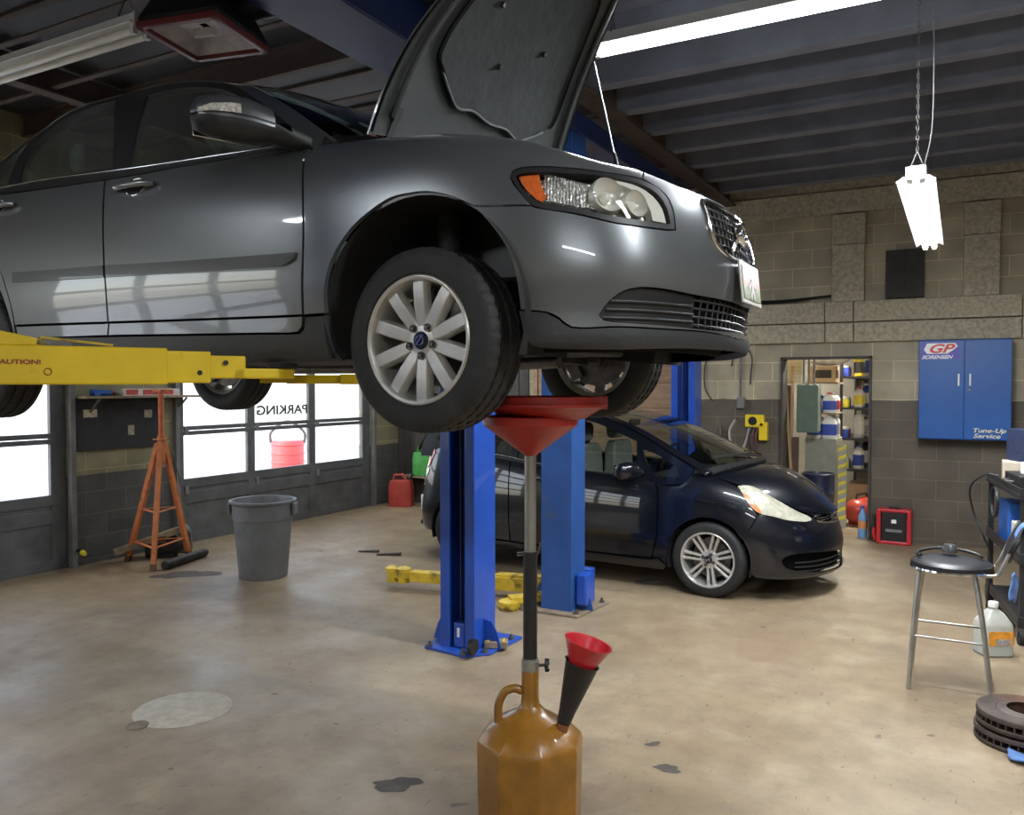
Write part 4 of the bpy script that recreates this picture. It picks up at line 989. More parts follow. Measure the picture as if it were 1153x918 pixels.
# black linings behind the panels, wheel arches, cabin, underside
def lining(poly, off):
    for mi in (False, True):
        mb = cut(S, poly, mirror=mi, off=off, thick=0, gap=0, step=.06); mb.build('inner_lining', M_BLK, volvo, normals=[tuple(n) for n in mb.n], fix=False)
lining([(-2.27, .09, 1), (-.41, .09, 1), (-.41, .72, 1), (-2.27, .70, 1)], -.03)
lining([(-.44, .55, 1), (.36, .545, 1), (.40, .60), (.84, .72), (.80, .90, 1), (-.44, .90, 1)], -.035)
lining([(.43, .08, 1), (UM, .08, 1), (UM, .68, 1), (.95, .69), (.43, .58, 1)], -.10)
for x0, a0 in ((0, -.25), (-2.64, -.25)):
    r0 = .41 if x0 == 0 else .35; zc = .315
    for sg in (-1, 1):
        w = MB(); n = 26
        A = [(-.35+(pi+.7)*k/n) for k in range(n+1)]
        outer = [(x0+r0*cos(a), sg*.855, zc+(r0 if x0 else r0*.98)*sin(a)) for a in A]; inn = [(x0+r0*.97*cos(a), sg*.47, zc+r0*.97*sin(a)) for a in A]
        w.loft([outer, inn], closed=False, caps=False)
        w.add(inn+[(x0, sg*.47, zc-.1)], [(k, k+1, n+1) for k in range(n)])
        w.build('wheel_arch_liner', mat('arch_liner_black', (.008, .008, .009), rough=.85, var=.5, scale=12, bump=.4, bscale=40), volvo)
un = MB()
un.box((-1.35, 0, .20), (1.85, 1.42, .05)).box((-.02, 0, .27), (.55, .84, .12)).box((.50, 0, .25), (.40, 1.0, .03)).box((-2.64, 0, .33), (.5, .8, .2)).box((-3.2, 0, .28), (.6, 1.3, .05))
un.build('underbody', M_UNDER, volvo, bevel=.02)
for sg in (-1, 1):
    su = MB()
    su.bar((-.05, sg*.38, .20), (-.02, sg*.70, .19), .10, .03); su.bar((.12, sg*.36, .20), (.0, sg*.70, .185), .05, .03)
    su.tube([(-.05, sg*.35, .27), (-.03, sg*.55, .24), (0, sg*.68, .235)], .02, 10)
    su.tube([(-.16, sg*.33, .25), (-.12, sg*.68, .235)], .012, 8)
    su.cyl((-.02, sg*.62, .25), (-.05, sg*.58, .72), .032, .045)
    su.build('suspension_arm', M_UNDER, volvo)
    MB().bar((-2.64, sg*.4, .28), (-2.64, sg*.68, .235), .06, .04).build('rear_suspension_arm', M_UNDER, volvo)
ex = MB().tube(curve([(.1, .05, .18), (-.5, .08, .165), (-1.2, .05, .165), (-2.0, -.05, .17), (-2.5, .1, .22), (-3.3, .4, .2)], 6), .028, 10); ex.build('exhaust_pipe', M_STEELD, volvo)
for sg in (-1, 1):
    for x0, w_ in ((-1.35, .5), (-2.35, .5)):
        st = MB()
        st.loft([[(x0+.0+dx*b, sg*.36+dy*a, z) for dx, dy in ((-.06, -.24), (.06, -.24), (.08, 0), (.06, .24), (-.06, .24), (-.08, 0))] for z, a, b in ((.55, 1, 1.2), (.8, 1, 1), (1.05, .9, .9), (1.12, .7, .8))])
        st.loft([[(x0-.04+dx*b, sg*.36+dy*a, z) for dx, dy in ((-.05, -.13), (.05, -.13), (.06, 0), (.05, .13), (-.05, .13), (-.06, 0))] for z, a, b in ((1.15, .7, .8), (1.2, 1, 1), (1.28, 1, 1), (1.33, .8, .7))])
        st.box((x0+.28, sg*.36, .55), (.5, .46, .14)); st.build('seat', M_SEAT, volvo, bevel=.02)
MB().box((-.75, 0, .86), (.5, 1.44, .2)).build('dashboard', M_BLKP, volvo, bevel=.05)
MB().box((-1.5, 0, .42), (1.9, 1.5, .04)).box((-2.85, 0, .95), (.5, 1.3, .05)).build('cabin_floor', M_BLK, volvo)
eb = MB().box((.15, 0, .62), (.75, 1.0, .34)); eb.box((-.35, 0, .8), (.05, 1.3, .35)); eb.build('engine', M_BLKP, volvo, bevel=.04)
# wheels hang a little below their arches
DZ = .316-.084
for x0, sg in ((0, -1), (0, 1), (-2.64, -1), (-2.64, 1)):
    wheel(volvo, (x0, sg*.87, DZ), sg, .316, .205, .215, 10, 'ten', 5, steer=radians(-4) if x0 == 0 else 0)
# ================================================================== the small black hatchback on the floor
M_BLKPAINT = mat('black_pearl_paint', (.003, .004, .008), rough=.3, metal=.0, coat=1.0, var=.1, scale=400, spec=.3)
M_HLENS = mat('hazy_lamp_lens', (.40, .385, .31), rough=.22, coat=.8, var=.25, scale=25, bump=.25, bscale=70)
M_GLF = glass('hatch_glass', (.72, .76, .72), refl=.75)
M_HWS = glass('hatch_windscreen', (.78, .84, .77), refl=.9)
hatch = thing('car', 'small black hatchback parked on the floor between the blue lift posts', 'car', (-1.714, 7.385, 0), radians(-4.5))
T = H_SKIN; TM = T.umax
def hpair(name, m, poly, skin=None, **k): return [panel(name, m, hatch, skin or T, poly, mirror=mi, **k) for mi in (False, True)]
hfd = hpair('front_door', M_BLKPAINT, HO['front_door'])
hrd = hpair('rear_door', M_BLKPAINT, [(-1.9495,.7554,1),(-2.2582,.7942),(-2.6569,.873,1),(-2.64,.62),(-2.50,.53),(-2.35,.50),(-2.22,.43),(-2.15,.33),(-2.13,.1858,1),(-1.9108,.1887,1),(-1.922,.4857)])
hpair('sill_skirt', M_BLKPAINT, [(-2.13,.1754,1),(-1.2056,.1781),(-.4898,.1831),(-.425,.1948),(-.3552,.1457,1),(-.3874,.075,1),(-.4732,.06),(-.845,.055),(-1.2203,.055),(-2.13,.06,1)], off=.008, thick=.03)
hpair('front_wing', M_BLKPAINT, HO['fender'], thick=.02)
hbp = panel('front_bumper', M_BLKPAINT, hatch, T, HO['bumper'], both=True, keep=lambda p: p.x > TM-.004, thick=.02)
hq = panel('rear_bodywork', M_BLKPAINT, hatch, T, [(-2.155,.215,1),(-2.17,.30),(-2.26,.41),(-2.384,.455),(-2.5,.467),(-2.67,.44),(-2.795,.355),(-2.84,.22),(-2.86,.12,1),(-3.1,.10),(T.umin,.10,1),(T.umin,.93,1),(-3.3,.93),(-2.9,.93,1),(-2.668,.88,1),(-2.65,.625),(-2.51,.538),(-2.36,.508),(-2.23,.437),(-2.16,.335)], both=True, keep=lambda p: p.x < T.umin+.004)
for mi in (False, True):
    panel('tail_lamp', M_RED, hatch, T, [(-3.18,.56,1),(-3.02,.62),(-2.93,.74,1),(-2.98,.80),(-3.10,.84),(-3.22,.80),(-3.26,.66)], mirror=mi, off=.008)
    panel('tail_lamp_clear', mat('clear_tail_lens', (.75, .72, .70), rough=.15, coat=1, var=.1), hatch, T, [(-3.16,.46,1),(-3.04,.52),(-3.0,.60),(-3.16,.55),(-3.24,.50)], mirror=mi, off=.008)
    fy = (lambda q: Vector((q[0], -q[1], q[2]))) if mi else Vector
    hl = panel('headlamp', M_HLENS, hatch, T, HO['headlight'], mirror=mi, off=.004, thick=.03, gap=.003)
    panel('turn_signal', M_AMB, hl, T, HO['hl_amber'], mirror=mi, off=.008, thick=.006)
gi = cut(T, HO['intake'], both=True, keep=lambda p: p.x > TM-.004, off=-.05, thick=0)
hi_ = gi.build('lower_intake', M_BLK, hatch, normals=[tuple(n) for n in gi.n], fix=False)
mb = MB()
for v in (.20, .235, .27):
    P = [T.S(.70+(TM-.70)*k/16, v, -.015) for k in range(17)]; mb.tube(P+[flip(q) for q in P[-2::-1]], .006, 6)
mb.build('intake_bar', M_BLKP, hi_)
gg = cut(T, HO['grille'], both=True, keep=lambda p: p.x > TM-.004, off=-.025, thick=0)
hg = gg.build('grille', M_BLK, hatch, normals=[tuple(n) for n in gg.n], fix=False)
mb = MB()
for v in (.63, .67, .71, .75):
    us = [u for u in [1.03+(TM-1.03)*k/20 for k in range(21)] if inside((u-1e-4, v), [Vector(p[:2]) for p in HO['grille']])]
    P = [T.S(u, v, -.004) for u in us]
    if len(P) > 2: mb.tube(P+[flip(q) for q in P[-2::-1]], .005, 6)
mb.build('grille_bar', M_CHR, hg)
P = [T.S(1.02+(TM-1.02)*k/12, .685+(.60-.685)*(k/12)**.6, .004) for k in range(13)]
MB().tube(P+[flip(q) for q in P[-2::-1]], .008, 8).build('grille_chrome', M_CHR, hg)
ec = Vector(T.S(TM, .68, .006)); mb = MB()
for y in (-.03, .03): mb.bar(ec+Vector((.002, y*.8, -.03)), ec+Vector((-.004, y, .03)), .01, .01, up=(1, 0, 0))
mb.bar(ec+Vector((0, -.026, 0)), ec+Vector((0, .026, 0)), .01, .01, up=(1, 0, 0)); mb.build('front_emblem', M_CHR, hg)
# glasshouse
HG = H_FLANK
hrail = [(-3.18,1.06),(-3.09,1.22),(-2.85,1.37),(-2.4,1.452),(-1.9,1.482),(-1.4,1.477),(-1.009,1.4254),(-.6502,1.2963),(-.3124,1.1267),(-.1303,1.0401),(-.05,1.0)]
gf = [(-.6713,1.0776,1),(-.6931,1.2345,1),(-.8475,1.2902),(-1.0371,1.3621),(-1.25,1.415),(-1.5,1.437),(-1.86,1.44,1),(-1.89,1.03,1),(-1.6,1.0),(-1.247,.975),(-.834,.955,1)]
gq = HO['quarter']
gr_ = [(-1.94,1.44,1),(-2.3,1.42),(-2.6,1.365,1),(-2.56,1.13),(-2.27,1.08),(-1.97,1.045,1)]
gk = [(-2.68,1.34,1),(-2.86,1.27),(-2.92,1.17,1),(-2.75,1.14),(-2.64,1.14,1)]
fr_ = [(-3.12,1.0,1),(-3.09,1.2),(-2.85,1.355),(-2.4,1.437),(-1.9,1.467),(-1.4,1.462),(-1.009,1.410),(-.6502,1.281),(-.3124,1.1117),(-.15,1.03,1),(-.20,.90,1),(-.48,.885),(-1.24,.91),(-1.94,.93),(-2.26,.955),(-2.66,1.0)]
for mi in (False, True):
    o = panel('window_frame', M_BLKPAINT, hatch, HG, fr_, holes=[gf, gq, gr_, gk], mirror=mi, thick=.03, gap=.001)
    for k in (gf, gq, gr_, gk): panel('side_window', M_GLF if k in (gf, gq) else M_GLD, o, HG, k, mirror=mi, off=-.006, thick=0, gap=-.003)
    fy = (lambda q: Vector((q[0], -q[1], q[2]))) if mi else Vector
    MB().tube([fy(HG.S(x, z, .004)) for x, z in [(-2.62, 1.11), (-2.27, 1.07), (-1.95, 1.035), (-1.6, .992), (-1.247, .967), (-.834, .947), (-.70, .94)]], .008, 8).build('belt_trim', M_BLKP, o)
hedge = [HG.S(x, z) for x, z in hrail]
HT = Cross(hedge, [.06, .06, .05, .045, .045, .045, .05, .06, .07, .07, .07], p=2.6, fwd=[-.08, -.08, -.06, 0, 0, .0, .05, .12, .17, .19, .20])
def hs_at(x):
    lo, hi = 0, HT.smax
    for _ in range(40):
        m_ = (lo+hi)/2
        if HT.S(m_, 0)[0] < x: lo = m_
        else: hi = m_
    return lo
h1, h2 = hs_at(-1.05), hs_at(-2.82); hm = HT.smax
panel('roof', M_BLKPAINT, hatch, HT, [(h2, 0, 1), (h1, 0, 1), (h1+.05, .25), (h1+.06, .5), (h1+.05, .75), (h1, 1, 1), (h2, 1, 1), (h2, .5)], thick=.02)
for t0, t1 in ((0, .05), (.95, 1)):
    panel('windscreen_pillar', M_BLKPAINT, hatch, HT, [(h1, t0, 1), (hm-.005, t0, 1), (hm-.005, t1, 1), (h1, t1, 1)], thick=.03)
panel('windscreen', M_HWS, hatch, HT, [(h1+.01, .052, 1), (h1+.055, .25), (h1+.065, .5), (h1+.055, .75), (h1+.01, .948, 1), (hm-.05, .948, 1), (hm-.04, .5), (hm-.05, .052, 1)], thick=0)
panel('tailgate', M_BLKPAINT, hatch, HT, [(0, 0, 1), (h2-.01, 0, 1), (h2-.01, 1, 1), (0, 1, 1)], holes=[[(.06, .1, 1), (h2-.06, .1, 1), (h2-.06, .9, 1), (.06, .9, 1)]], thick=.02)
panel('rear_window', M_GLD, hatch, HT, [(.05, .09, 1), (h2-.05, .09, 1), (h2-.05, .91, 1), (.05, .91, 1)], thick=0, off=-.004)
panel('scuttle_panel', M_BLKP, hatch, HT, [(hm-.05, .03, 1), (hm+.015, .03, 1), (hm+.015, .97, 1), (hm-.05, .97, 1), (hm-.04, .5)], thick=.02)
hh = [(-.165,-.672,.985),(-.037,-.672,.972),(.086,-.672,.945),(.19,-.65,.915),(.283,-.61,.885),(.407,-.55,.835),(.552,-.47,.750),(.647,-.36,.688),(.70,-.27,.660)]
HH = Cross(hh, [.055, .055, .055, .055, .055, .05, .04, .025, .012], p=2.2, up=(0, 1), fwd=[.33, .31, .28, .25, .22, .19, .16, .14, .13])
panel('bonnet', M_BLKPAINT, hatch, HH, [(0, 0, 1), (HH.smax*.5, 0), (HH.smax, 0, 1), (HH.smax, .5), (HH.smax, 1, 1), (HH.smax*.5, 1), (0, 1, 1), (0, .5)], thick=.02)
for y0 in (-.5, -.02):
    a = Vector(HT.S(hm-.03, .5-y0/1.4))+Vector((0, 0, .02)); b = Vector(HT.S(hm-.12, .5-(y0+.55)/1.4))+Vector((0, 0, .025))
    MB().tube([a, a.lerp(b, .5)+Vector((.0, 0, .02)), b], .008, 6).build('wiper', M_BLKP, hatch)
for sg in (-1, 1):
    c = [(-.62, -.78, .975, .05, .03), (-.63, -.83, .985, .05, .05), (-.64, -.87, .995, .065, .072), (-.66, -.95, 1.0, .07, .078), (-.68, -1.01, 1.0, .06, .068), (-.69, -1.04, 1.0, .025, .03)]
    mr = MB().loft([[(x+a*cos(2*pi*k/16), sg*-y if sg > 0 else y, z+b*(abs(sin(2*pi*k/16))**.8)*(1 if sin(2*pi*k/16) > 0 else -1)) for k in range(16)] for x, y, z, a, b in c]).build('door_mirror', M_BLKPAINT, hatch)
    MB().box((-.735, sg*.93, 1.0), (.006, .15, .10), rz=sg*.2).build('mirror_glass', M_CHR, mr, bevel=.003)
for d, u in ((hfd, -1.62), (hrd, -2.42)):
    for o, mi in zip(d, (False, True)):
        fy = (lambda q: (q[0], -q[1], q[2])) if mi else (lambda q: q)
        n = 20; b = MB().add([fy(T.S(u+.05*cos(2*pi*k/n), .625+.028*sin(2*pi*k/n), .002)) for k in range(n)], [tuple(range(n))]); b.build('handle_recess', M_BLKP, o)
        MB().tube([fy(T.S(u-.09+.018*k, .627, .01+.026*sin(pi*k/10)**.5)) for k in range(11)], .012, 8).build('door_handle', M_BLKPAINT, o)
hpair_l = [([(-2.13, .06, 1), (-.40, .06, 1), (-.40, .70, 1), (-2.13, .70, 1)], -.03), ([(-.42, .52, 1), (.3, .52, 1), (.45, .58), (.9, .6), (.8, .8, 1), (-.42, .8, 1)], -.03), ([(.37, .07, 1), (TM, .07, 1), (TM, .68, 1), (.37, .55, 1)], -.09)]
for poly, off in hpair_l:
    for mi in (False, True):
        mb = cut(T, poly, mirror=mi, off=off, thick=0, gap=0, step=.06); mb.build('inner_lining', M_BLK, hatch, normals=[tuple(n) for n in mb.n], fix=False)
for x0 in (0, -2.5):
    for sg in (-1, 1):
        w = MB(); n = 26; A = [(-.3+(pi+.6)*k/n) for k in range(n+1)]; r0 = .352
        inn = [(x0+r0*cos(a), sg*.50, .305+r0*sin(a)) for a in A]
        w.loft([[(x0+r0*cos(a), sg*.815, .305+r0*sin(a)) for a in A], inn], closed=False, caps=False); w.add(inn+[(x0, sg*.5, .2)], [(k, k+1, n+1) for k in range(n)])
        w.build('wheel_arch_liner', MATS['arch_liner_black'], hatch)
MB().box((-1.25, 0, .21), (1.75, 1.4, .05)).box((.0, 0, .3), (.5, .8, .14)).box((.55, 0, .22), (.4, 1.0, .03)).box((-2.5, 0, .33), (.5, .8, .2)).box((-3.0, 0, .3), (.35, 1.2, .05)).build('underbody', M_UNDER, hatch, bevel=.02)
for sg in (-1, 1):
    for x0 in (-1.35, -2.2):
        st = MB()
        st.loft([[(x0+dx*b, sg*.34+dy*a, z) for dx, dy in ((-.06, -.23), (.06, -.23), (.08, 0), (.06, .23), (-.06, .23), (-.08, 0))] for z, a, b in ((.6, 1, 1.2), (.85, 1, 1), (1.1, .9, .9), (1.17, .7, .8))])
        st.loft([[(x0-.04+dx*b, sg*.34+dy*a, z) for dx, dy in ((-.05, -.12), (.05, -.12), (.06, 0), (.05, .12), (-.05, .12), (-.06, 0))] for z, a, b in ((1.19, .7, .8), (1.23, 1, 1), (1.33, 1, 1), (1.37, .8, .7))])
        st.box((x0+.27, sg*.34, .58), (.5, .45, .14)); st.build('seat', M_SEAT, hatch, bevel=.02)
MB().box((-.42, 0, .86), (.55, 1.38, .16)).build('dashboard', M_BLKP, hatch, bevel=.05)
sw = MB().tube([(-.80+.05*cos(a), .34+.18*sin(a), .98+.17*cos(a)) for a in [2*pi*k/28 for k in range(28)]], .014, 8, closed=True); sw.bar((-.8, .17, .98), (-.8, .51, .98), .03, .02); sw.build('steering_wheel', M_BLKP, hatch)
MB().box((-1.35, 0, .45), (1.8, 1.45, .04)).box((-2.75, 0, .85), (.5, 1.2, .05)).build('cabin_floor', M_BLK, hatch)
for t0, t1 in ((.04, .96),):
    mb = cut(HT, [(h2, t0, 1), (h1, t0, 1), (h1, t1, 1), (h2, t1, 1)], off=-.035, thick=0, step=.05); mb.build('headliner', mat('beige_headliner', (.55, .50, .40), rough=.9, var=.08), hatch, normals=[tuple(-n) for n in mb.n], fix=False)
MB().box((-1.02, .0, 1.37), (.03, .22, .06)).build('rear_view_mirror', M_BLKP, hatch, bevel=.012)
for x0, sg in ((0, -1), (0, 1), (-2.5, -1), (-2.5, 1)):
    wheel(hatch, (x0, sg*.835, .305), sg, .305, .185, .222, 7, 'twin', 4, cap=(.3, .3, .3))
# ================================================================== vehicle lifts
M_BLUE = mat('blue_enamel', (.015, .075, .42), rough=.32, var=.12, scale=5, coat=.3, stain=((.02, .05, .16), 4, .62, .5))
M_BLUED = mat('worn_blue_enamel', (.02, .075, .26), rough=.45, var=.2, scale=4, stain=((.10, .09, .08), 5, .62, .6))
M_YEL = mat('yellow_enamel', (.78, .55, .015), rough=.42, var=.1, scale=5, stain=((.35, .2, .03), 9, .66, .6))
M_YELD = mat('scuffed_yellow_enamel', (.62, .42, .03), rough=.5, var=.25, scale=9, stain=((.08, .06, .04), 8, .58, .9))
M_CABLE = mat('greasy_cable', (.12, .12, .125), rough=.4, metal=.7, var=.3, scale=20)
M_WOOD = mat('weathered_wood', (.26, .20, .13), rough=.8, var=.35, scale=5, stretch=(1, 8, 1), stain=((.08, .07, .05), 6, .55, .6))
def lift_post(o, x0, x1, y0, depth, top, face, m, plate, pm=None):
    """C-section column: web away from the vehicle, two lipped flanges; face = -1 opens to -y, +1 to +y"""
    t = .012; lip = .072; yf = y0; yb = y0-face*depth
    p = [(x0, yb), (x1, yb), (x1, yf), (x1-lip, yf), (x1-lip, yf-face*.03), (x1-t, yf-face*.03), (x1-t, yb+face*t), (x0+t, yb+face*t), (x0+t, yf-face*.03), (x0+lip, yf-face*.03), (x0+lip, yf), (x0, yf)]
    post = MB().prism(p, top-.012, Matrix.Translation((0, 0, .012))).build('post', m, o, world=True, bevel=.004)
    ba = MB().prism(plate, .02).build('base_plate', pm or m, o, world=True, bevel=.004)
    for x, s in ((x1, 1), (x0, -1)):
        gu = MB()
        M = Matrix.Translation((x if s > 0 else x, (yf+yb)/2-.006, .02)) @ Matrix.Rotation(radians(90), 4, 'X')
        gu.prism([(0, 0), (s*.13, 0), (s*.10, .10), (s*.06, .17), (0, .18)], .012, M)
        gu.build('gusset', m, o, world=True)
    for q in plate[:4]:
        cx = (plate[0][0]+plate[2][0])/2; cy = (plate[0][1]+plate[2][1])/2
        x, y = cx+(q[0]-cx)*.84, cy+(q[1]-cy)*.80
        MB().cyl((x, y, .02), (x, y, .035), .022, n=6, smooth=False).cyl((x, y, .03), (x, y, .055), .009, n=10).build('anchor_bolt', M_STEELD, o, world=True)
    cb = MB(); xm = (x0+x1)/2
    cb.cyl((xm+.03, y0-face*depth*.55, .02), (xm+.03, y0-face*depth*.55, top), .016, n=12); cb.cyl((xm-.04, y0-face*depth*.4, .02), (xm-.04, y0-face*depth*.4, top), .005, n=8)
    cb.build('lifting_cable', M_CABLE, o, world=True)
    return post
def arm(o, a, b, secs, m, name='swing_arm'):
    """telescopic arm between plan points a, b. secs: (t0, t1, z0, z1, width)"""
    a = Vector((*a, 0)); b = Vector((*b, 0)); d = b-a; n = Vector((-d.y, d.x, 0)).normalized(); out = []
    for i, (t0, t1, z0, z1, w) in enumerate(secs):
        p, q = a+d*t0, a+d*t1
        mb = MB().bar(p+Vector((0, 0, (z0+z1)/2)), q+Vector((0, 0, (z0+z1)/2)), w, z1-z0)
        ob = mb.build(name if i == 0 else 'arm_extension', m, o if i == 0 else out[0], world=True, bevel=.006)
        out.append(ob)
    return out[0], a, d, n
lift = thing('vehicle_lift', 'blue two post lift holding up the grey saloon on yellow arms', 'vehicle lift', (-2.84, 2.9, 0))
lift_post(lift, -2.96, -2.70, 4.45, .27, 3.62, -1, M_BLUE, [(-3.05, 4.40), (-2.72, 4.36), (-2.60, 4.48), (-2.58, 4.88), (-3.10, 4.90)])
lift_post(lift, -2.98, -2.70, 1.33, .27, 3.62, 1, M_BLUE, [(-3.1, .95), (-2.58, .95), (-2.58, 1.42), (-3.1, 1.42)])
MB().box((-2.915, 2.9, 3.76), (.43, 3.9, .28)).build('overhead_beam', mat('shaded_blue_beam', (.010, .026, .12), rough=.45, var=.2, scale=3), lift, world=True, bevel=.01)  # blue beam darkened to navy, the shade under it is in the colour
for y, s in ((4.42, -1), (1.36, 1)):
    cg = MB().box((-2.83, y, 1.95), (.34, .10, .42)).box((-2.83, y+s*.05, 1.765), (.30, .14, .05)); cg.build('carriage', M_BLUE, lift, world=True, bevel=.006)
lb = MB().box((-2.83, 4.50, .10), (.085, .06, .16)); o_ = lb.build('lock_box', M_BLUE, lift, world=True, bevel=.008)
MB().box((-2.83, 4.466, .12), (.018, .004, .06)).build('lock_label', mat('label_white', (.8, .8, .78), rough=.5, var=.05), o_, world=True)
ms_ = MB().cyl((-2.685, 4.38, .075), (-2.655, 4.38, .075), .05, n=20); ms_.build('release_pulley', M_BLKP, lift, world=True)
# near arms
A1, B1 = (-2.84, 1.40), (-2.27, 2.38)
fa, a_, d_, n_ = arm(lift, A1, B1, [(0, .60, 1.722, 1.851, .13), (.50, .73, 1.728, 1.842, .115), (.55, .84, 1.745, 1.828, .10), (.80, 1.0, 1.745, 1.783, .10)], M_YEL)
side = -n_ if n_.dot(Vector((0, -1, 0))) < 0 else n_
for t, z in ((.695, 1.765), (.775, 1.802)):
    p = a_+d_*t+side*.055+Vector((0, 0, z)); MB().cyl(p-side*.02, p+side*.006, .009, n=12).build('arm_bolt', M_BLKP, fa, world=True)
p0 = a_+d_*0+Vector((0, 0, 1.851)); wq = []
for s in (-.06, .06):
    wq.append([a_+d_*t+n_*s+Vector((0, 0, z)) for t, z in ((.0, 1.851), (.29, 1.851), (.26, 1.872), (.0, 1.935))])
MB().loft(wq, closed=True, smooth=False).build('stiffener_plate', M_YEL, fa, world=True, bevel=.003)
MB().bar(a_+d_*.26+side*.03+Vector((0, 0, 1.878)), a_+d_*.45+side*.03+Vector((0, 0, 1.857)), .03, .008).build('restraint_bar', M_YELD, fa, world=True)
MB().bar(a_+d_*.25+side*.05+Vector((0, 0, 1.862)), a_+d_*.34+side*.05+Vector((0, 0, 1.855)), .02, .018).build('restraint_tip', M_STEELD, fa, world=True)
ang = atan2(d_.y, d_.x)
Mt = Matrix.Translation(a_+d_*.14+side*.0665+Vector((0, 0, 1.789))) @ Matrix.Rotation(ang, 4, 'Z') @ Matrix.Rotation(radians(90), 4, 'X')
M_CAUT = mat('caution_red_ink', (.28, .05, .02), rough=.5)
lettering('CAUTION!', .021, M_CAUT, lift, 'caution_lettering', wm(lift).inverted() @ Mt, sx=1.35, bold=.0006)
MB().tube([Mt @ Vector((.155+.011*cos(k*pi/8), -.024+.011*sin(k*pi/8), .001)) for k in range(16)], .0015, 5, closed=True).build('caution_mark', M_CAUT, fa, world=True)
bpad = a_+d_*.97
MB().lathe([(0, 0), (.055, 0), (.06, .008), (.06, .02), (0, .024)], 20, Matrix.Translation((bpad.x, bpad.y, 1.783))).build('lift_pad', M_RUB, fa, world=True)
for a, b in (((-2.86, 1.40), (-3.95, 2.38)), ((-2.80, 4.36), (-2.25, 3.88)), ((-2.88, 4.36), (-3.95, 3.88))):
    f2, a2, d2, n2 = arm(lift, a, b, [(0, .55, 1.726, 1.79, .12), (.45, .85, 1.73, 1.785, .10), (.8, 1.0, 1.735, 1.77, .09)], M_YEL)
    e = a2+d2*.97; MB().lathe([(0, 0), (.05, 0), (.055, .01), (.055, .03), (0, .034)], 20, Matrix.Translation((e.x, e.y, 1.77))).build('lift_pad', M_RUB, f2, world=True)

lift2 = thing('vehicle_lift', 'blue two post lift standing either side of the black hatchback with its arms down', 'vehicle lift', (-2.66, 7.25, 0))
lift_post(lift2, -2.79, -2.535, 5.83, .25, 3.6, 1, M_BLUED, [(-2.93, 5.50), (-2.45, 5.50), (-2.40, 6.0), (-2.95, 6.0)], mat('rusty_plate', (.22, .17, .12), rough=.7, var=.3, scale=8))
lift_post(lift2, -2.80, -2.53, 8.80, .25, 3.6, -1, M_BLUE, [(-2.95, 8.6), (-2.42, 8.6), (-2.42, 9.1), (-2.95, 9.1)])
MB().box((-2.66, 7.3, 3.68), (.3, 3.8, .16)).build('overhead_beam', MATS['shaded_blue_beam'], lift2, world=True, bevel=.01)
MB().box((-2.48, 5.70, .18), (.09, .14, .24)).build('pump_box', M_BLUE, lift2, world=True, bevel=.015)
MB().box((-2.66, 5.90, .16), (.32, .10, .26)).build('carriage', M_BLUE, lift2, world=True, bevel=.006)
f3, a3, d3, n3 = arm(lift2, (-2.80, 5.90), (-4.22, 5.62), [(0, .62, .06, .17, .13), (.5, .88, .07, .155, .105), (.8, 1.0, .09, .14, .09)], M_YELD)
MB().bar(a3+d3*.05+Vector((0, 0, .18)), a3+d3*.35+Vector((0, 0, .175)), .10, .02).build('stiffener_plate', M_YELD, f3, world=True)
for t in (.93, 1.0):
    e = a3+d3*t; MB().lathe([(0, .05), (.05, .05), (.05, .135), (.062, .14), (.062, .17), (.03, .185), (0, .185)], 18, Matrix.Translation((e.x, e.y, 0))).build('lift_pad', M_YELD, f3, world=True)
f4, a4, d4, n4 = arm(lift2, (-2.62, 5.95), (-3.02, 5.50), [(0, .6, .05, .12, .11), (.5, 1.0, .045, .10, .10)], M_YELD)
e = a4+d4*1.0; MB().lathe([(0, .0), (.07, .0), (.085, .02), (.085, .06), (.05, .075), (0, .075)], 20, Matrix.Translation((e.x, e.y, .002))).build('lift_pad', M_YELD, f4, world=True)
f5, a5, d5, n5 = arm(lift2, (-2.7, 8.7), (-3.9, 8.62), [(0, .6, .06, .15, .11), (.5, 1.0, .07, .14, .10)], M_YELD)
blk = thing('wood_block', 'small worn wooden block lying on the near blue base plate', 'wood block', (-2.625, 4.60, .0205), radians(25))
MB().box((0, 0, .022), (.15, .085, .044)).build('block', M_WOOD, blk, bevel=.005)
for k in range(3): MB().box((-.05+.05*k, 0, .0455), (.012, .08, .004)).build('batten', M_YELD, blk)
# ================================================================== oil drain under the car
M_RDPL = mat('red_plastic', (.33, .022, .016), rough=.4, var=.2, scale=8, stain=((.12, .01, .01), 5, .62, .5))
M_AMBJ = mat('oily_amber_plastic', (.24, .105, .012), rough=.34, var=.35, scale=5, coat=.2, stain=((.12, .06, .02), 4, .55, .7))
M_PIPE = mat('dull_steel_pipe', (.30, .29, .26), rough=.38, metal=.7, var=.3, scale=12, stretch=(1, 1, .3))
OX, OY = -1.40, 2.71
od = thing('oil_drain', 'oil drain with red bowl on a pole over an oily amber tank', 'oil drain', (OX, OY, 0))
RV = Vector((.878, .479, 0)); FWD = Vector((-.479, .878, 0))
def octa(r, z, ch=.72, rot=radians(28.6+10), s=1.0):
    return [Vector((r*cos(rot+k*pi/4), r*sin(rot+k*pi/4)*s, z)) for k in range(8)]
jg = MB().loft([octa(.17, .0), octa(.195, .02), octa(.20, .20), octa(.203, .385), octa(.198, .405), octa(.155, .445), octa(.10, .478), octa(.058, .500), octa(.038, .525), octa(.034, .56), octa(.034, .655)], smooth=True)
jug = jg.build('tank', M_AMBJ, od, bevel=.006, seg=3)
hp = [(-.030, 0, .575), (-.06, 0, .585), (-.095, 0, .572), (-.115, 0, .535), (-.12, 0, .50), (-.118, 0, .455)]
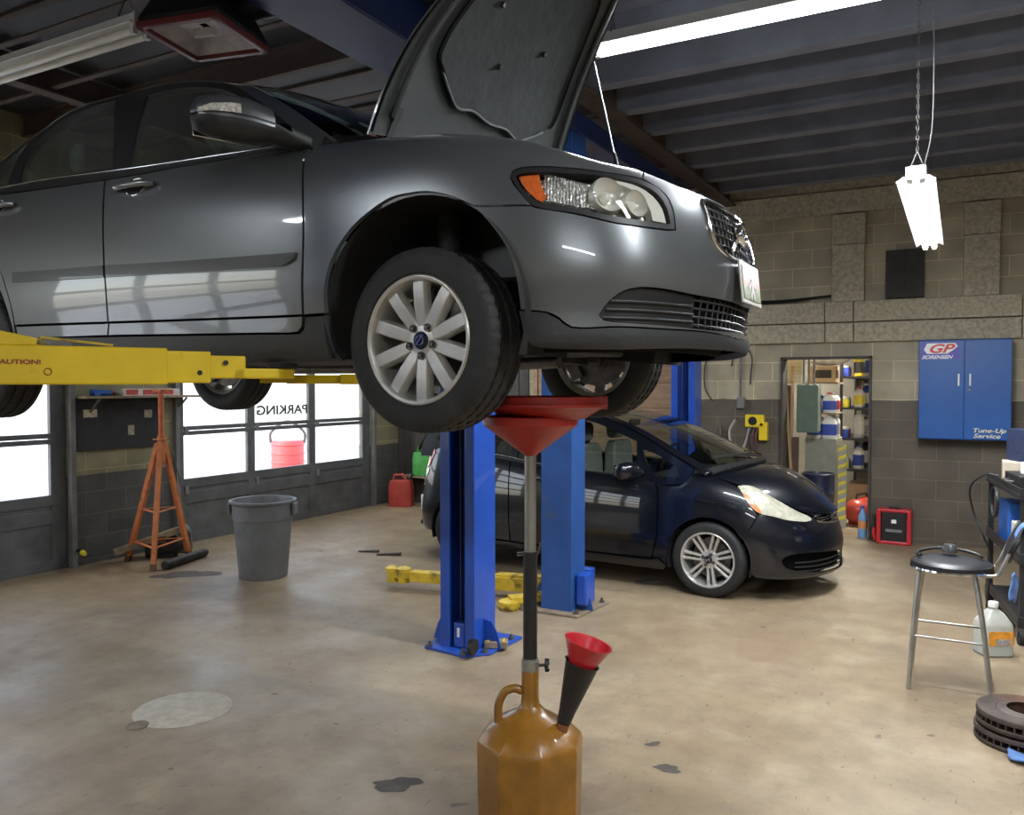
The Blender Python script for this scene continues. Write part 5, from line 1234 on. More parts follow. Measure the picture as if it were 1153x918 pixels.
Rz = Matrix.Rotation(radians(28.6), 4, 'Z')
MB().tube([Rz @ p for p in curve(hp, 6)], [.016]*31, 12).build('tank_handle', M_AMBJ, jug)
MB().cyl((0, 0, .655), (0, 0, .69), .033, n=24).cyl((0, 0, .69), (0, 0, .70), .029, n=24).build('clamp_collar', M_PIPE, od)
kb = MB(); kc = Rz @ Vector((.06, 0, .672)); kb.cyl(Rz @ Vector((.03, 0, .672)), kc, .006, n=8)
for k in range(5):
    a = 2*pi*k/5; kb.cyl(kc+Rz @ Vector((0, .0, 0)), kc+Rz @ Vector((.004, .024*cos(a), .024*sin(a))), .008, .009, 8)
kb.build('clamp_knob', M_BLKP, od)
MB().cyl((0, 0, .70), (0, 0, 1.10), .0265, n=24).build('outer_pole', M_BLKP, od)
MB().cyl((0, 0, 1.10), (0, 0, 1.47), .0215, n=24).build('inner_pole', M_PIPE, od)
hk = MB()
for z in (1.085, 1.095): hk.tube([Rz @ Vector((-.05, 0, z)), Rz @ Vector((.03, 0, z+.004)), Rz @ Vector((.038, 0, z+.04))], .0025, 6)
hk.build('wire_hook', M_STEELD, od)
MB().lathe([(.018, 1.455), (.024, 1.462), (.165, 1.565), (.176, 1.575), (.178, 1.603), (.172, 1.606), (.168, 1.58), (.03, 1.475), (.018, 1.47)], 56).build('funnel', M_RDPL, od)
tx = RV*.055
MT = Matrix.Translation((tx.x, tx.y, 0))
MB().lathe([(.10, 1.590), (.15, 1.598), (.205, 1.632), (.222, 1.640), (.229, 1.642), (.229, 1.652), (.215, 1.655), (.215, 1.678), (.206, 1.680), (.202, 1.650), (.14, 1.606), (.10, 1.598)], 64, MT).build('splash_bowl', M_RDPL, od)
MB().box((tx.x+RV.x*.20, tx.y+RV.y*.20, 1.664), (.05, .05, .03), rz=radians(28.6)).box((tx.x+RV.x*.216, tx.y+RV.y*.216, 1.656), (.03, .03, .05), rz=radians(28.6)).build('pour_lip', M_RDPL, od, bevel=.004)
sp = RV*.105-FWD*.06
fM = Matrix.Translation((sp.x, sp.y, .425)) @ Matrix.Rotation(radians(28.6), 4, 'Z') @ Matrix.Rotation(radians(17), 4, 'Y')
MB().lathe([(.0, .0), (.024, .0), (.024, .055), (.0, .055)], 20, fM).build('filler_neck', mat('brown_neck', (.16, .06, .02), rough=.4), jug)
fn = thing('funnel', 'black cone funnel stuck in the filler of the amber oil tank', 'funnel', (OX+sp.x, OY+sp.y, .425), rot=(fM.to_euler()))
MB().lathe([(.016, .058), (.026, .06), (.030, .10), (.062, .285), (.066, .29), (.060, .286), (.028, .11), (.016, .065)], 40).build('cone', M_BLKP, fn)
fr2 = thing('funnel', 'red funnel sitting in the mouth of the black cone funnel', 'funnel', (OX+sp.x, OY+sp.y, .425), rot=(fM.to_euler()))
MB().lathe([(.016, .20), (.019, .20), (.052, .285), (.055, .292), (.086, .362), (.091, .366), (.091, .37), (.085, .368), (.050, .29), (.016, .205)], 44).build('bowl', mat('red_funnel_plastic', (.50, .02, .03), rough=.3, var=.15, coat=.3), fr2)
MB().tube([(.06, .045, .33), (.085, .055, .358)], .005, 6).build('hang_tab', MATS['red_funnel_plastic'], fr2)

# ================================================================== bin, jack stand, floor bits
M_GBIN = mat('grey_bin_plastic', (.15, .155, .16), rough=.5, var=.15, scale=6, bump=.1, bscale=30, stain=((.07, .07, .07), 5, .6, .5))
bn = thing('rubbish_bin', 'round grey plastic rubbish bin before the far overhead door', 'bin', (-5.50, 5.40, 0))
MB().lathe([(0, .01), (.205, .0), (.212, .01), (.255, .52), (.262, .525), (.268, .66), (.275, .665), (.292, .672), (.294, .692), (.28, .697), (.268, .69), (.258, .66), (.248, .53), (.205, .03), (0, .025)], 56).build('tub', M_GBIN, bn)
for s in (-1, 1):
    c = RV*s; h = []
    for k in range(9):
        a = radians(-60+15*k); d = c*cos(a)+FWD*sin(a)
    MB().loft([[Vector((c.x*r+FWD.x*y, c.y*r+FWD.y*y, z)) for y, z in ((-.07, .665), (.07, .665), (.055, .56), (-.055, .56))] for r in (.272, .302)], smooth=False).build('handle', M_GBIN, bn, bevel=.01)
M_ORA = mat('rusty_orange_paint', (.52, .165, .05), rough=.6, var=.3, scale=9, stain=((.16, .06, .03), 9, .58, .7))
JX, JY = -6.76, 5.33
js = thing('jack_stand', 'tall rusty orange underhoist stand with three braced legs before the wall', 'jack stand', (JX, JY, 0))
M_ORAD = mat('dark_rust_foot', (.12, .055, .03), rough=.7, var=.3)
feet = [Vector((-7.13, 5.22, 0)), Vector((-6.54, 5.05, 0)), Vector((-6.78, 5.66, 0))]
base = Vector((JX, JY, 0)); top = Vector((0, 0, 1.12))
feet = [f-base for f in feet]
for i, f in enumerate(feet):
    tp = Vector((f.x*.10, f.y*.10, 1.16)); lg = MB().bar(f, tp, .045, .045, up=(f.y, -f.x, .01)).build('leg', M_ORA, js, bevel=.003)
    MB().bar(f+Vector((0, 0, .0)), f.lerp(tp, .05), .047, .047, up=(f.y, -f.x, .01)).build('foot', M_ORAD, lg)
for z in (.20, .52):
    k = z/1.16
    for i in range(3):
        p, q = feet[i].lerp(Vector((feet[i].x*.1, feet[i].y*.1, 1.16)), k), feet[(i+1) % 3].lerp(Vector((feet[(i+1) % 3].x*.1, feet[(i+1) % 3].y*.1, 1.16)), k)
        MB().bar(p, q, .035, .006).build('brace', M_ORA, js)
MB().cyl((0, 0, .95), (0, 0, 1.24), .036, n=20).box((0, 0, 1.20), (.11, .11, .012)).build('sleeve', M_ORA, js)
MB().cyl((0, 0, 1.20), (0, 0, 1.66), .026, n=20).build('ram_tube', mat('faded_orange_tube', (.50, .13, .05), rough=.5, var=.25, scale=10), js)
MB().box((0, 0, 1.672), (.12, .10, .024)).build('saddle', M_ORA, js, bevel=.004)
ch = MB(); z = 1.22
while z > .45: 
    k = (1.22-z)/.77; ch.tube([(.10+.14*k+.005*cos(a), .02+.08*k, z+.014*sin(a)) for a in [2*pi*q/8 for q in range(8)]], .003, 5, closed=True); z -= .024
ch.build('pin_chain', M_STEELD, js)
M_DKIRON = mat('oily_iron', (.035, .033, .032), rough=.5, metal=.5, var=.4, scale=12)
pr = thing('steel_bar', 'dark round steel bar on the floor beside the orange stand', 'bar', (-6.55, 5.42, .045), radians(105))
MB().cyl((-.31, 0, 0), (.31, 0, 0), .042, n=20).build('bar', M_DKIRON, pr, bevel=.004); MB().cyl((.28, 0, .0), (.34, 0, 0), .03, n=16).build('bar_end', M_STEELD, pr)
mo = thing('electric_motor', 'greasy motor with brown shaft lying behind the orange stand legs', 'motor', (-7.0, 5.52, 0), radians(55))
MB().cyl((-.16, 0, .11), (.14, 0, .11), .105, n=24).cyl((.14, 0, .11), (.19, 0, .11), .09, .05, n=24).box((0, 0, .02), (.2, .16, .04)).build('housing', M_DKIRON, mo, bevel=.006)
MB().box((-.03, -.07, .19), (.12, .09, .07)).build('terminal_box', M_ORAD, mo, bevel=.006)
tb_ = thing('timber_offcut', 'dirty brown timber propped on the motor behind the orange stand', 'timber', (-7.02, 5.36, 0), radians(62))
MB().bar((-.30, 0, .10), (.30, 0, .27), .08, .06).build('beam', M_WOOD, tb_, bevel=.005)
pl = thing('parts_bottle', 'clear grey plastic jug standing on the floor by the orange stand', 'jug', (-7.05, 5.80, 0))
MB().lathe([(0, .003), (.09, 0), (.10, .02), (.10, .20), (.07, .26), (.035, .28), (.035, .31), (0, .312)], 24).build('body', mat('smoky_plastic', (.10, .105, .10), rough=.25, coat=.5), pl); MB().tube([(.08, 0, .22), (.12, 0, .2), (.12, 0, .12), (.098, 0, .09)], .012, 8).build('handle', MATS['smoky_plastic'], pl)
hz = thing('wall_valve', 'black hose stub with yellow tip sticking out from the door frame', 'hose', (XL, 4.83, .16), radians(-20))
MB().tube([(.0, 0, 0), (.05, 0, .0), (.10, .01, .005), (.20, .01, .0)], .018, 10).build('hose_stub', M_BLKP, hz); MB().cyl((.20, .01, 0), (.26, .012, -.003), .026, .02, 12).build('yellow_tip', mat('yellow_plastic', (.75, .62, .03), rough=.4), hz)
sc = thing('wall_shelf', 'narrow dusty shelf board on the wall above the orange stand', 'shelf', (XL, 5.48, 1.605))
MB().box((.10, 0, 0), (.20, 1.30, .022)).build('board', M_WOOD, sc, bevel=.003)
for y in (-.5, .5): MB().box((.012, y, -.08), (.02, .03, .15)).bar((.02, y, -.15), (.17, y, -.015), .02, .012).build('bracket', M_TRIM, sc)
cbx = thing('cardboard_box', 'flat torn red and white printed box lying on the wall shelf', 'box', (XL+.11, 5.55, 1.6165), radians(4))
bxm = MB().box((0, 0, .035), (.15, .70, .07)).build('carton', mat('torn_white_card', (.62, .55, .50), rough=.7, var=.3, scale=8), cbx, bevel=.002)
rr_ = random.Random(3)
for y, w_ in ((-.25, .14), (-.02, .2), (.2, .12)):
    MB().box((.0765, y, .036), (.002, w_, .05)).build('red_print', mat('red_print', (.45, .07, .05), rough=.6, var=.4, scale=60), bxm)
bt = thing('blue_tool', 'blue cordless tool lying at the left end of the wall shelf', 'tool', (XL+.11, 5.03, 1.6165), radians(70))
MB().cyl((-.09, 0, .035), (.09, 0, .03), .032, .026, 14).bar((-.02, 0, .03), (-.05, -.10, .025), .05, .04).build('body', mat('blue_plastic', (.04, .14, .45), rough=.4), bt, bevel=.003); MB().cyl((.09, 0, .03), (.13, 0, .03), .016, n=10).build('chuck', M_STEELD, bt)
wp = MB().box((XL+.012, 5.30, 1.34), (.024, .92, .50)); o = wp.build('trim_10', mat('black_panel', (.018, .018, .02), rough=.55, var=.3), None, bevel=.002); o['kind'] = 'structure'
for y, z, w_, h_, col, lab in ((4.98, 1.45, .14, .075, (.62, .55, .40), 'torn tan paper scrap stuck high on the black wall panel'), (5.42, 1.27, .07, .10, (.30, .28, .22), 'small grey tag hanging low on the black wall panel'), (5.62, 1.43, .09, .08, (.32, .29, .22), 'faded brown label at the right of the black wall panel')):
    q = MB().box((0, 0, 0), (.004, w_, h_)).build('paper_scrap', mat('scrap_%d' % int(y*100), col, rough=.8, var=.3, scale=20), None); q.location = (XL+.0255, y, z); label(q, lab, 'paper')
for (x, y, rz, l, w_, h_, lab) in ((-5.33, 6.69, 20, .22, .035, .025, 'short dark offcut on the floor between bin and lift post, left of a pair'), (-5.05, 6.66, 24, .25, .04, .03, 'short dark offcut on the floor between bin and lift post, right of a pair'), (-2.36, 6.78, 24, .22, .06, .035, 'dark wedge of wood on the floor beneath the black hatchback door')):
    q = thing('offcut', lab, 'offcut', (x, y, 0), radians(rz)); MB().add([(-l/2,-w_/2,0),(l/2,-w_/2,0),(l/2,w_/2,0),(-l/2,w_/2,0),(-l/2,-w_/2,h_*.4),(l/2,-w_/2,h_),(l/2,w_/2,h_),(-l/2,w_/2,h_*.5)], [(3,2,1,0),(4,5,6,7),(0,1,5,4),(1,2,6,5),(2,3,7,6),(3,0,4,7)]).build('piece', mat('dark_offcut', (.05, .042, .035), rough=.8, var=.4, scale=20), q, bevel=.003)
mc = MB().lathe([(0, .004), (.235, .004), (.245, .0), (.248, .0)], 48); o = mc.build('manhole_cover', mat('pale_round_plate', (.43, .385, .31), rough=.7, var=.18, scale=14, bump=.2, bscale=50), None); o.location = (-3.60, 2.955, .001); label(o, 'pale round cover plate set in the floor', 'manhole cover')
mc = MB().lathe([(0, .006), (.05, .006), (.056, .0)], 32); o = mc.build('floor_cap', mat('rusty_cap', (.17, .13, .09), rough=.7, var=.3), None); o.location = (-3.625, 2.70, .001); label(o, 'small rusty cap in the floor beside the round cover plate', 'floor cap')
M_OIL = mat('soaked_oil', (.06, .048, .038), rough=.65, var=.4, scale=9)
def oil(lab, loc, r, sy, rz, seed):
    q = random.Random(seed); n = 40; ph = [q.uniform(0, 6.28) for _ in range(5)]
    pts = [(r*(1+.18*sin(2*a+ph[0])+.12*sin(3*a+ph[1])+.09*sin(5*a+ph[2])+.06*sin(9*a+ph[3]))*cos(a), sy*r*(1+.18*sin(2*a+ph[0])+.12*sin(3*a+ph[1])+.09*sin(5*a+ph[2])+.06*sin(9*a+ph[3]))*sin(a), 0) for a in [2*pi*k/n for k in range(n)]]
    o = MB().add(pts, [tuple(range(n))]).build('oil_stain', M_OIL, None); o.location = (*loc, .0015); o.rotation_euler.z = rz; label(o, lab, 'stain', 'oil stains on the floor')
oil('dark oil stain on the floor in front of the amber tank, left side', (-2.11, 2.83), .10, .6, .5, 2)
oil('dark oil stain on the floor right of the amber tank, larger of two', (-1.13, 3.53), .06, .6, .3, 5)
oil('dark oil stain on the floor right of the amber tank, smaller of two', (-1.27, 3.74), .035, .7, .9, 8)
oil('dark sooty stain on the floor under the round steel bar', (-6.15, 5.10), .28, .5, .9, 11)
# fuel cans in the far corner
def can(lab, loc, rz, m, s=1.0):
    o = thing('fuel_can', lab, 'fuel can', loc, rz)
    b = MB().loft([[(x*s*.15*(1-.25*max(0, (z-.26)/.14)), y*s*.10, z*s) for x, y in ((-1, -.8), (-.8, -1), (.8, -1), (1, -.8), (1, .8), (.8, 1), (-.8, 1), (-1, .8))] for z in (0, .02, .25, .31, .34)]).build('body', m, o, bevel=.006)
    MB().tube([(-.10*s, 0, .32*s), (-.09*s, 0, .40*s), (.02*s, 0, .41*s), (.07*s, 0, .33*s)], .018*s, 8).build('handle', m, b)
    MB().cyl((.09*s, 0, .31*s), (.15*s, 0, .42*s), .022*s, .015*s, 12).build('spout', M_BLKP, b); return o
M_RCAN = mat('faded_red_can', (.36, .045, .035), rough=.45, var=.2)
can('red plastic fuel can on the floor in the far corner', (-6.97, 9.49, 0), radians(20), M_RCAN, 1.1)
sh2 = thing('wall_shelf', 'low dark board shelf in the far corner behind the cans', 'shelf', (-6.75, YB-.12, .40))
MB().box((0, 0, 0), (.75, .22, .03)).build('board', M_WOOD, sh2); 
for x in (-.34, .34): MB().box((x, 0, -.2075), (.03, .20, .385)).build('leg', M_WOOD, sh2)
can('green plastic fuel can raised on the low corner shelf', (-6.80, YB-.125, .4155), radians(10), mat('green_can', (.06, .30, .06), rough=.4, var=.2), 1.0)
o = thing('paint_tin', 'small white tin on the floor between red can and black hatchback', 'tin', (-6.55, 9.50, 0)); MB().lathe([(0, 0), (.07, 0), (.07, .19), (.063, .19), (.063, .18), (0, .18)], 24).build('tin', M_FIXW if 'M_FIXW' in globals() else mat('white_enamel', (.72, .72, .70), rough=.35, var=.08, scale=6), o)
MB().tube([(-.07, 0, .17), (-.05, 0, .25), (.05, 0, .25), (.07, 0, .17)], .003, 6).build('bail', M_STEELD, o)

# ================================================================== stool, headset, jug, rotors
M_VIN = mat('black_vinyl', (.014, .014, .017), rough=.4, var=.15)
SX, SY = -.03, 5.33
st = thing('bar_stool', 'steel bar stool with round black seat and a short padded back', 'stool', (SX, SY, 0))
MB().lathe([(0, .722), (.13, .722), (.195, .716), (.212, .704), (.212, .684), (.2, .676), (0, .676)], 56).build('seat', M_VIN, st)
MB().lathe([(.19, .682), (.214, .682), (.216, .672), (.20, .666), (.19, .67)], 56).build('seat_ring', M_CHR, st)
M_LEG = mat('brushed_steel_leg', (.42, .41, .38), rough=.3, metal=.85, var=.15, scale=10)
LG = []
for fx, fy, tx_, ty_ in ((-.205, -.21, -.165, -.12), (-.21, .215, -.15, .12), (.20, -.225, .12, -.12), (.205, .21, .12, .12)):
    pts = [(tx_*.6, ty_*.6, .668), (tx_*.9, ty_*.9, .662), (tx_, ty_, .62), ((tx_+fx)/2+.0*fx, (ty_+fy)/2, .36), (fx, fy, .0)]
    LG.append(curve(pts, 6)); MB().tube(LG[-1], .0125, 12).build('leg', M_LEG, st)
def at_z(c, z):
    for p, q in zip(c, c[1:]):
        if (p.z-z)*(q.z-z) <= 0 and p.z != q.z: return p.lerp(q, (p.z-z)/(p.z-q.z))
for i, j_, z in ((0, 2, .30), (1, 3, .30), (0, 1, .36), (2, 3, .36)):
    MB().cyl(at_z(LG[i], z), at_z(LG[j_], z), .007, n=10).build('foot_rail', M_LEG, st)
for y in (-.13, .13):
    MB().tube(curve([(.14, y*.9, .665), (.21, y, .672), (.235, y, .70), (.30, y, .86), (.335, y, .95)], 6), .010, 10).build('back_post', M_LEG, st)
bk = [[Vector((.235+(z-.70)*.40+off+.03*(1-(y/.15)**2)*.6, y, z)) for y, z, off in [(.15*cos(a)*1.0, .845+.115*sin(a), o_) for a in [2*pi*k/28 for k in range(28)]]] for o_ in (-.012, .022)]
MB().loft(bk, closed=True).build('backrest', M_VIN, st, bevel=.006)
M_RAG = mat('blue_shop_cloth', (.10, .19, .42), rough=.85, var=.2, scale=12, bump=.3, bscale=40)
def cloth(name, lab, pts, th=.006):
    """draped cloth: grid of points (rows of equal length)"""
    mb = MB(); r = len(pts); c = len(pts[0])
    mb.add([p for row in pts for p in row], [(i*c+j, i*c+j+1, (i+1)*c+j+1, (i+1)*c+j) for i in range(r-1) for j in range(c-1)], True)
    o = mb.build(name, M_RAG, None, sub=1); s = o.modifiers.new('solid', 'SOLIDIFY'); s.thickness = th; label(o, lab, 'cloth'); return o
bx0 = .235+SX; rows = []
for i in range(9):
    t = i/8; row = []
    for j_ in range(6):
        u = j_/5; y = SY-.17+.14*u+.01*sin(9*t+3*u); ztop = .965
        if t < .3: x = bx0+.105-.035*(1-t/.3)+.0; z = ztop-.10*(1-t/.3)*.8+.004
        elif t < .42: x = bx0+.105+.055*(t-.3)/.12; z = ztop+.012
        else: x = bx0+.165+.02*sin(5*t+4*u)+.02*(t-.42); z = ztop-.27*(t-.42)/.58-.02*sin(4*u)
        row.append((x, y, z))
    rows.append(row)
cloth('shop_cloth', 'blue cloth draped over the back of the bar stool', rows)
rows = [[(bx0+.045+.012*sin(6*t+5*u)+.03*u, SY-.22+.10*u+.01*sin(5*t), .70-.14*t+.02*sin(7*u)) for u in [j_/5 for j_ in range(6)]] for t in [i/6 for i in range(7)]]
cloth('shop_cloth', 'blue cloth hanging below the stool back at seat height', rows)
hs = thing('headset', 'black headband with round lamp lying on the bar stool seat', 'headlamp', (SX, SY, .7225), radians(15))
MB().tube([(.17*cos(a), .12*sin(a)+.05, .012+.02*sin(a)**2) for a in [radians(-20+220*k/24) for k in range(25)]], .009, 8).build('band', M_BLKP, hs)
MB().lathe([(0, .05), (.03, .045), (.042, .02), (.042, .0), (0, .0)], 24, Matrix.Translation((.02, .12, .018))).build('lamp_pod', mat('dark_lamp_pod', (.05, .05, .05), rough=.3, coat=.5), hs)
M_CLRJ = glass('milky_jug', (.86, .88, .86), refl=.4, rough=.15, dirt_veil=.6)
jg = thing('coolant_jug', 'translucent gallon jug with orange label behind the bar stool', 'jug', (.205, 6.06, 0), radians(28.6))
def rsq(a, b, z, n=6, p=.35):
    out = []
    for k in range(24):
        t = 2*pi*k/24; c, s_ = cos(t), sin(t); out.append((a*abs(c)**p*(1 if c > 0 else -1), b*abs(s_)**p*(1 if s_ > 0 else -1), z))
    return out
jb_ = MB().loft([rsq(.085, .075, 0), rsq(.095, .085, .012), rsq(.095, .085, .19), rsq(.09, .08, .21), rsq(.06, .05, .265, p=.6), rsq(.028, .028, .29, p=1), rsq(.026, .026, .305, p=1)]).build('bottle', M_CLRJ, jg)
MB().lathe([(0, .335), (.028, .335), (.03, .33), (.03, .303), (.0, .303)], 24).build('cap', mat('white_cap', (.8, .8, .78), rough=.4), jb_)
MB().box((.0, -.0865, .12), (.15, .003, .09)).box((.0965, .0, .12), (.003, .13, .09)).build('label', mat('orange_label', (.72, .30, .03), rough=.4, var=.25, scale=30), jb_)
MB().box((.015, -.0890, .098), (.09, .003, .04)).build('label_print', mat('grey_print', (.35, .33, .32), rough=.5, var=.4, scale=60), jb_)
MB().loft([rsq(.089, .079, .004), rsq(.091, .081, .06), rsq(.091, .081, .062)]).build('coolant', mat('pale_blue_coolant', (.30, .52, .55), rough=.15), jb_)
M_ROT = mat('rusty_rotor', (.075, .055, .048), rough=.55, metal=.4, var=.4, scale=14, stain=((.20, .08, .04), 7, .58, .7))
for i, (lab, z, dx) in enumerate((('lower of two rusty brake discs stacked on the floor', 0, 0), ('upper of two rusty brake discs stacked on the floor', .082, .008))):
    o = thing('brake_rotor', lab, 'brake disc', (.295+dx, 4.63, z), .4*i)
    MB().lathe([(.13, .004), (.212, .0), (.215, .004), (.215, .018), (.212, .021), (.13, .021)], 64).lathe([(.13, .046), (.212, .046), (.215, .049), (.215, .066), (.212, .07), (.13, .07), (.128, .066)], 64).lathe([(.128, .004), (.128, .07), (.105, .075), (.085, .079), (.085, .075), (.105, .070), (.115, .004)], 48).build('disc', M_ROT, o)
    v = MB()
    for k in range(36):
        a = 2*pi*k/36; v.bar((.135*cos(a), .135*sin(a), .033), (.208*cos(a), .208*sin(a), .033), .008, .028)
    v.build('cooling_vanes', M_ROT, o)
rows = [[(.215+.30*u+.0, 4.335-.03*u+.10*t-.02*sin(6*u), .012+.02*abs(sin(5*u+2*t))+.008*sin(9*t)) for u in [j_/7 for j_ in range(8)]] for t in [i/4 for i in range(5)]]
cloth('shop_cloth', 'crumpled blue cloth on the floor before the brake discs', rows)
# ================================================================== parts bench cart at the right edge
M_CART = mat('black_cart_steel', (.03, .03, .032), rough=.45, metal=.4, var=.2)
kt = thing('utility_cart', 'black wheeled cart piled with gear at the right edge', 'cart', (.60, 6.95, 0), radians(8))
for x in (-.30, .30):
    for y in (-.55, .55):
        p_ = MB().box((x, y, .56), (.035, .035, .88)).build('post', M_CART, kt)
        w_ = MB().cyl((x-.02, y, .055), (x+.02, y, .055), .055, n=24).build('caster', M_RUB, kt); MB().box((x, y, .10), (.06, .05, .03)).box((x-.028, y, .075), (.006, .05, .06)).box((x+.028, y, .075), (.006, .05, .06)).build('fork', M_STEELD, w_)
for z in (.13, .55, .98): MB().box((0, 0, z), (.66, 1.16, .03)).box((-.32, 0, z+.03), (.012, 1.16, .06)).box((0, -.575, z+.03), (.66, .012, .06)).build('shelf', M_CART, kt, bevel=.003)
def cartbox(name, lab, cat, c, d, m, rz=0, parts=None):
    o = thing(name, lab, cat, tuple(wm(kt) @ Vector((c[0], c[1], c[2]))), radians(8+rz))
    MB().box((0, 0, d[2]/2), d).build('body', m, o, bevel=.006); return o
o = cartbox('battery_charger', 'white and black charger box on the cart middle shelf', 'charger', (-.16, -.30, .565), (.26, .34, .20), mat('charger_white', (.66, .65, .62), rough=.4, var=.08))
MB().box((-.132, 0, .05), (.006, .30, .08)).build('vent_panel', M_BLKP, o)
for k in range(6): MB().box((-.136, -.12+.045*k, .05), (.004, .02, .05)).build('vent_slot', M_TRIM, o)
cartbox('plastic_crate', 'bright blue plastic crate on the cart behind the charger', 'crate', (-.10, .18, .565), (.36, .36, .30), mat('crate_blue', (.02, .12, .45), rough=.4))
o = cartbox('tool_case', 'black tool case lying on the cart top shelf', 'case', (-.12, -.12, .995), (.34, .46, .10), M_BLKP); MB().tube([(-.17, -.08, .05), (-.21, -.07, .05), (-.21, .07, .05), (-.17, .08, .05)], .01, 8).build('handle', M_STEELD, o)
cartbox('carton', 'small white carton on top of the black tool case', 'box', (-.10, -.20, 1.0955), (.24, .22, .085), mat('white_carton', (.74, .72, .68), rough=.6, var=.1), 10)
cartbox('carton', 'beige carton on the cart top beside the tool case', 'box', (-.14, .25, .995), (.28, .22, .16), mat('beige_carton', (.55, .47, .36), rough=.7, var=.15), -8)
o = cartbox('tool_bag', 'dark blue bag heaped on the beige carton at the right edge', 'bag', (-.08, .26, 1.1555), (.26, .26, .24), mat('navy_bag', (.010, .018, .06), rough=.8, var=.2, bump=.4, bscale=30), 15); o.children[0].modifiers.new('s', 'SUBSURF').levels = 2; o.children[0].modifiers['s'].render_levels = 2
o = MB().tube(curve([tuple(wm(kt) @ Vector(p)) for p in ((-.335, .05, 1.06), (-.42, .10, 1.06), (-.50, .2, .95), (-.46, .3, .75), (-.40, .25, .58), (-.34, .3, .40), (-.36, .32, .02))], 8), .007, 8).build('power_cable', M_BLKP, None); label(o, 'black cable looping down from the cart top to the floor', 'cable')
coil = []
for k in range(60):
    a = 2*pi*k/20; coil.append(tuple(wm(kt) @ Vector((-.345-.006*(k % 3), .12+.11*cos(a), .86+.11*sin(a)))))
o = MB().tube(coil, .007, 8).build('coiled_hose', M_BLKP, None); label(o, 'coil of black hose hung on the cart side', 'hose')
# ================================================================== things on the back wall
M_CAB = mat('cabinet_blue', (.012, .095, .36), rough=.38, var=.12, scale=3, coat=.25, stain=((.01, .04, .12), 3, .66, .5))
CX0, CX1, CZ0, CZ1, CD = -.385, .462, 1.15, 2.195, .22
cab = thing('wall_cabinet', 'blue two door steel cabinet with red and white lettering on the block wall', 'cabinet', ((CX0+CX1)/2, YB, CZ0))
cw, chh = CX1-CX0, CZ1-CZ0
MB().box((0, -CD/2, chh/2), (cw, CD, chh)).build('body', M_CAB, cab, bevel=.006)
for sx, nm in ((-1, 'l'), (1, 'r')):
    d = MB().box((sx*cw/4, -CD-.009, chh/2), (cw/2-.006, .018, chh-.02)).build('door', M_CAB, cab, bevel=.004)
    MB().box((sx*.052, -CD-.030, chh*.60), (.016, .012, .125)).box((sx*.052, -CD-.022, chh*.60+.05), (.014, .018, .012)).box((sx*.052, -CD-.022, chh*.60-.05), (.014, .018, .012)).build('door_handle', mat('white_pull', (.85, .85, .82), rough=.3), d, bevel=.003)
    if sx > 0: MB().cyl((.045, -CD-.03, chh*.50), (.045, -CD-.016, chh*.50), .014, n=16).build('lock', M_CHR, d)
fx = Matrix.Translation((0, -CD-.0185, 0)) @ Matrix.Rotation(radians(90), 4, 'X')
M_WH = mat('white_decal', (.85, .85, .84), rough=.4, var=.03); M_RD = mat('red_decal', (.62, .02, .03), rough=.4, var=.05)
M_PURP = mat('violet_blue_decal', (.06, .05, .42), rough=.4, var=.05)
def decal(poly, m, z, nm='decal', p=cab): MB().prism(poly, .0012, fx @ Matrix.Translation((0, 0, z))).build(nm, m, p)
decal([(-cw/2+.02, chh-.025), (-.045, chh-.025), (-.045, chh-.20), (-cw/2+.02, chh-.20)], M_PURP, 0, 'decal_ground')
lx0, ly0, ly1 = -cw/2+.045, chh-.145, chh-.035
decal([(lx0+.03, ly1), (lx0+.29, ly1), (lx0+.315, ly1-.035), (lx0+.27, ly1-.075), (lx0+.22, ly0), (lx0+.03, ly0), (lx0, ly0+.045)], M_WH, .001)
lettering('GP', .125, M_RD, cab, 'decal_lettering', fx @ Matrix.Translation((lx0+.035, ly0+.012, .0024)), shear=.35, bold=.004, sx=1.42, depth=.0006)
lettering('SORENSEN', .052, M_WH, cab, 'decal_lettering', fx @ Matrix.Translation((lx0-.02, ly0-.052, .0014)), shear=.4, bold=.0015, sx=1.10, depth=.0006)
lettering('Tune-Up', .062, mat('gold_decal', (.78, .72, .55), rough=.4, var=.3, scale=40), cab, 'decal_lettering', fx @ Matrix.Translation((.075, .085, .0010)), shear=.25, bold=.0010, sx=1.34, depth=.0006)
lettering('Service', .062, MATS['gold_decal'], cab, 'decal_lettering', fx @ Matrix.Translation((.085, .028, .0010)), shear=.25, bold=.0010, sx=1.34, depth=.0006)
cg = thing('jump_starter', 'red and black jump starter pack on the floor against the block wall', 'jump starter', (-.605, 9.80, 0), radians(-3))
MB().box((0, 0, .19), (.27, .16, .34)).build('body', M_BLKP, cg, bevel=.02)
M_RJS = mat('red_case', (.50, .02, .03), rough=.35, coat=.3)
rf = MB()
for x in (-.15, .15): rf.box((x, 0, .19), (.045, .20, .37))
rf.box((0, 0, .365), (.30, .19, .035)); rf.box((0, 0, .018), (.30, .19, .036)); rf.build('bumper_frame', M_RJS, cg, bevel=.01)
MB().box((0, -.083, .25), (.05, .004, .04)).build('label', M_WH, cg); MB().box((0, -.083, .15), (.16, .004, .03)).build('label', mat('grey_label', (.2, .2, .2)), cg)
MB().tube([(-.16, -.02, .32), (-.20, -.04, .28), (-.205, -.06, .10), (-.19, -.04, .03)], .016, 8).build('cable', M_RJS, cg); MB().box((-.20, -.05, .24), (.03, .05, .14)).build('clamp', M_BLKP, cg, bevel=.006)
MB().box((0, 0, .392), (.12, .03, .02)).build('carry_handle', M_BLKP, cg, bevel=.006)
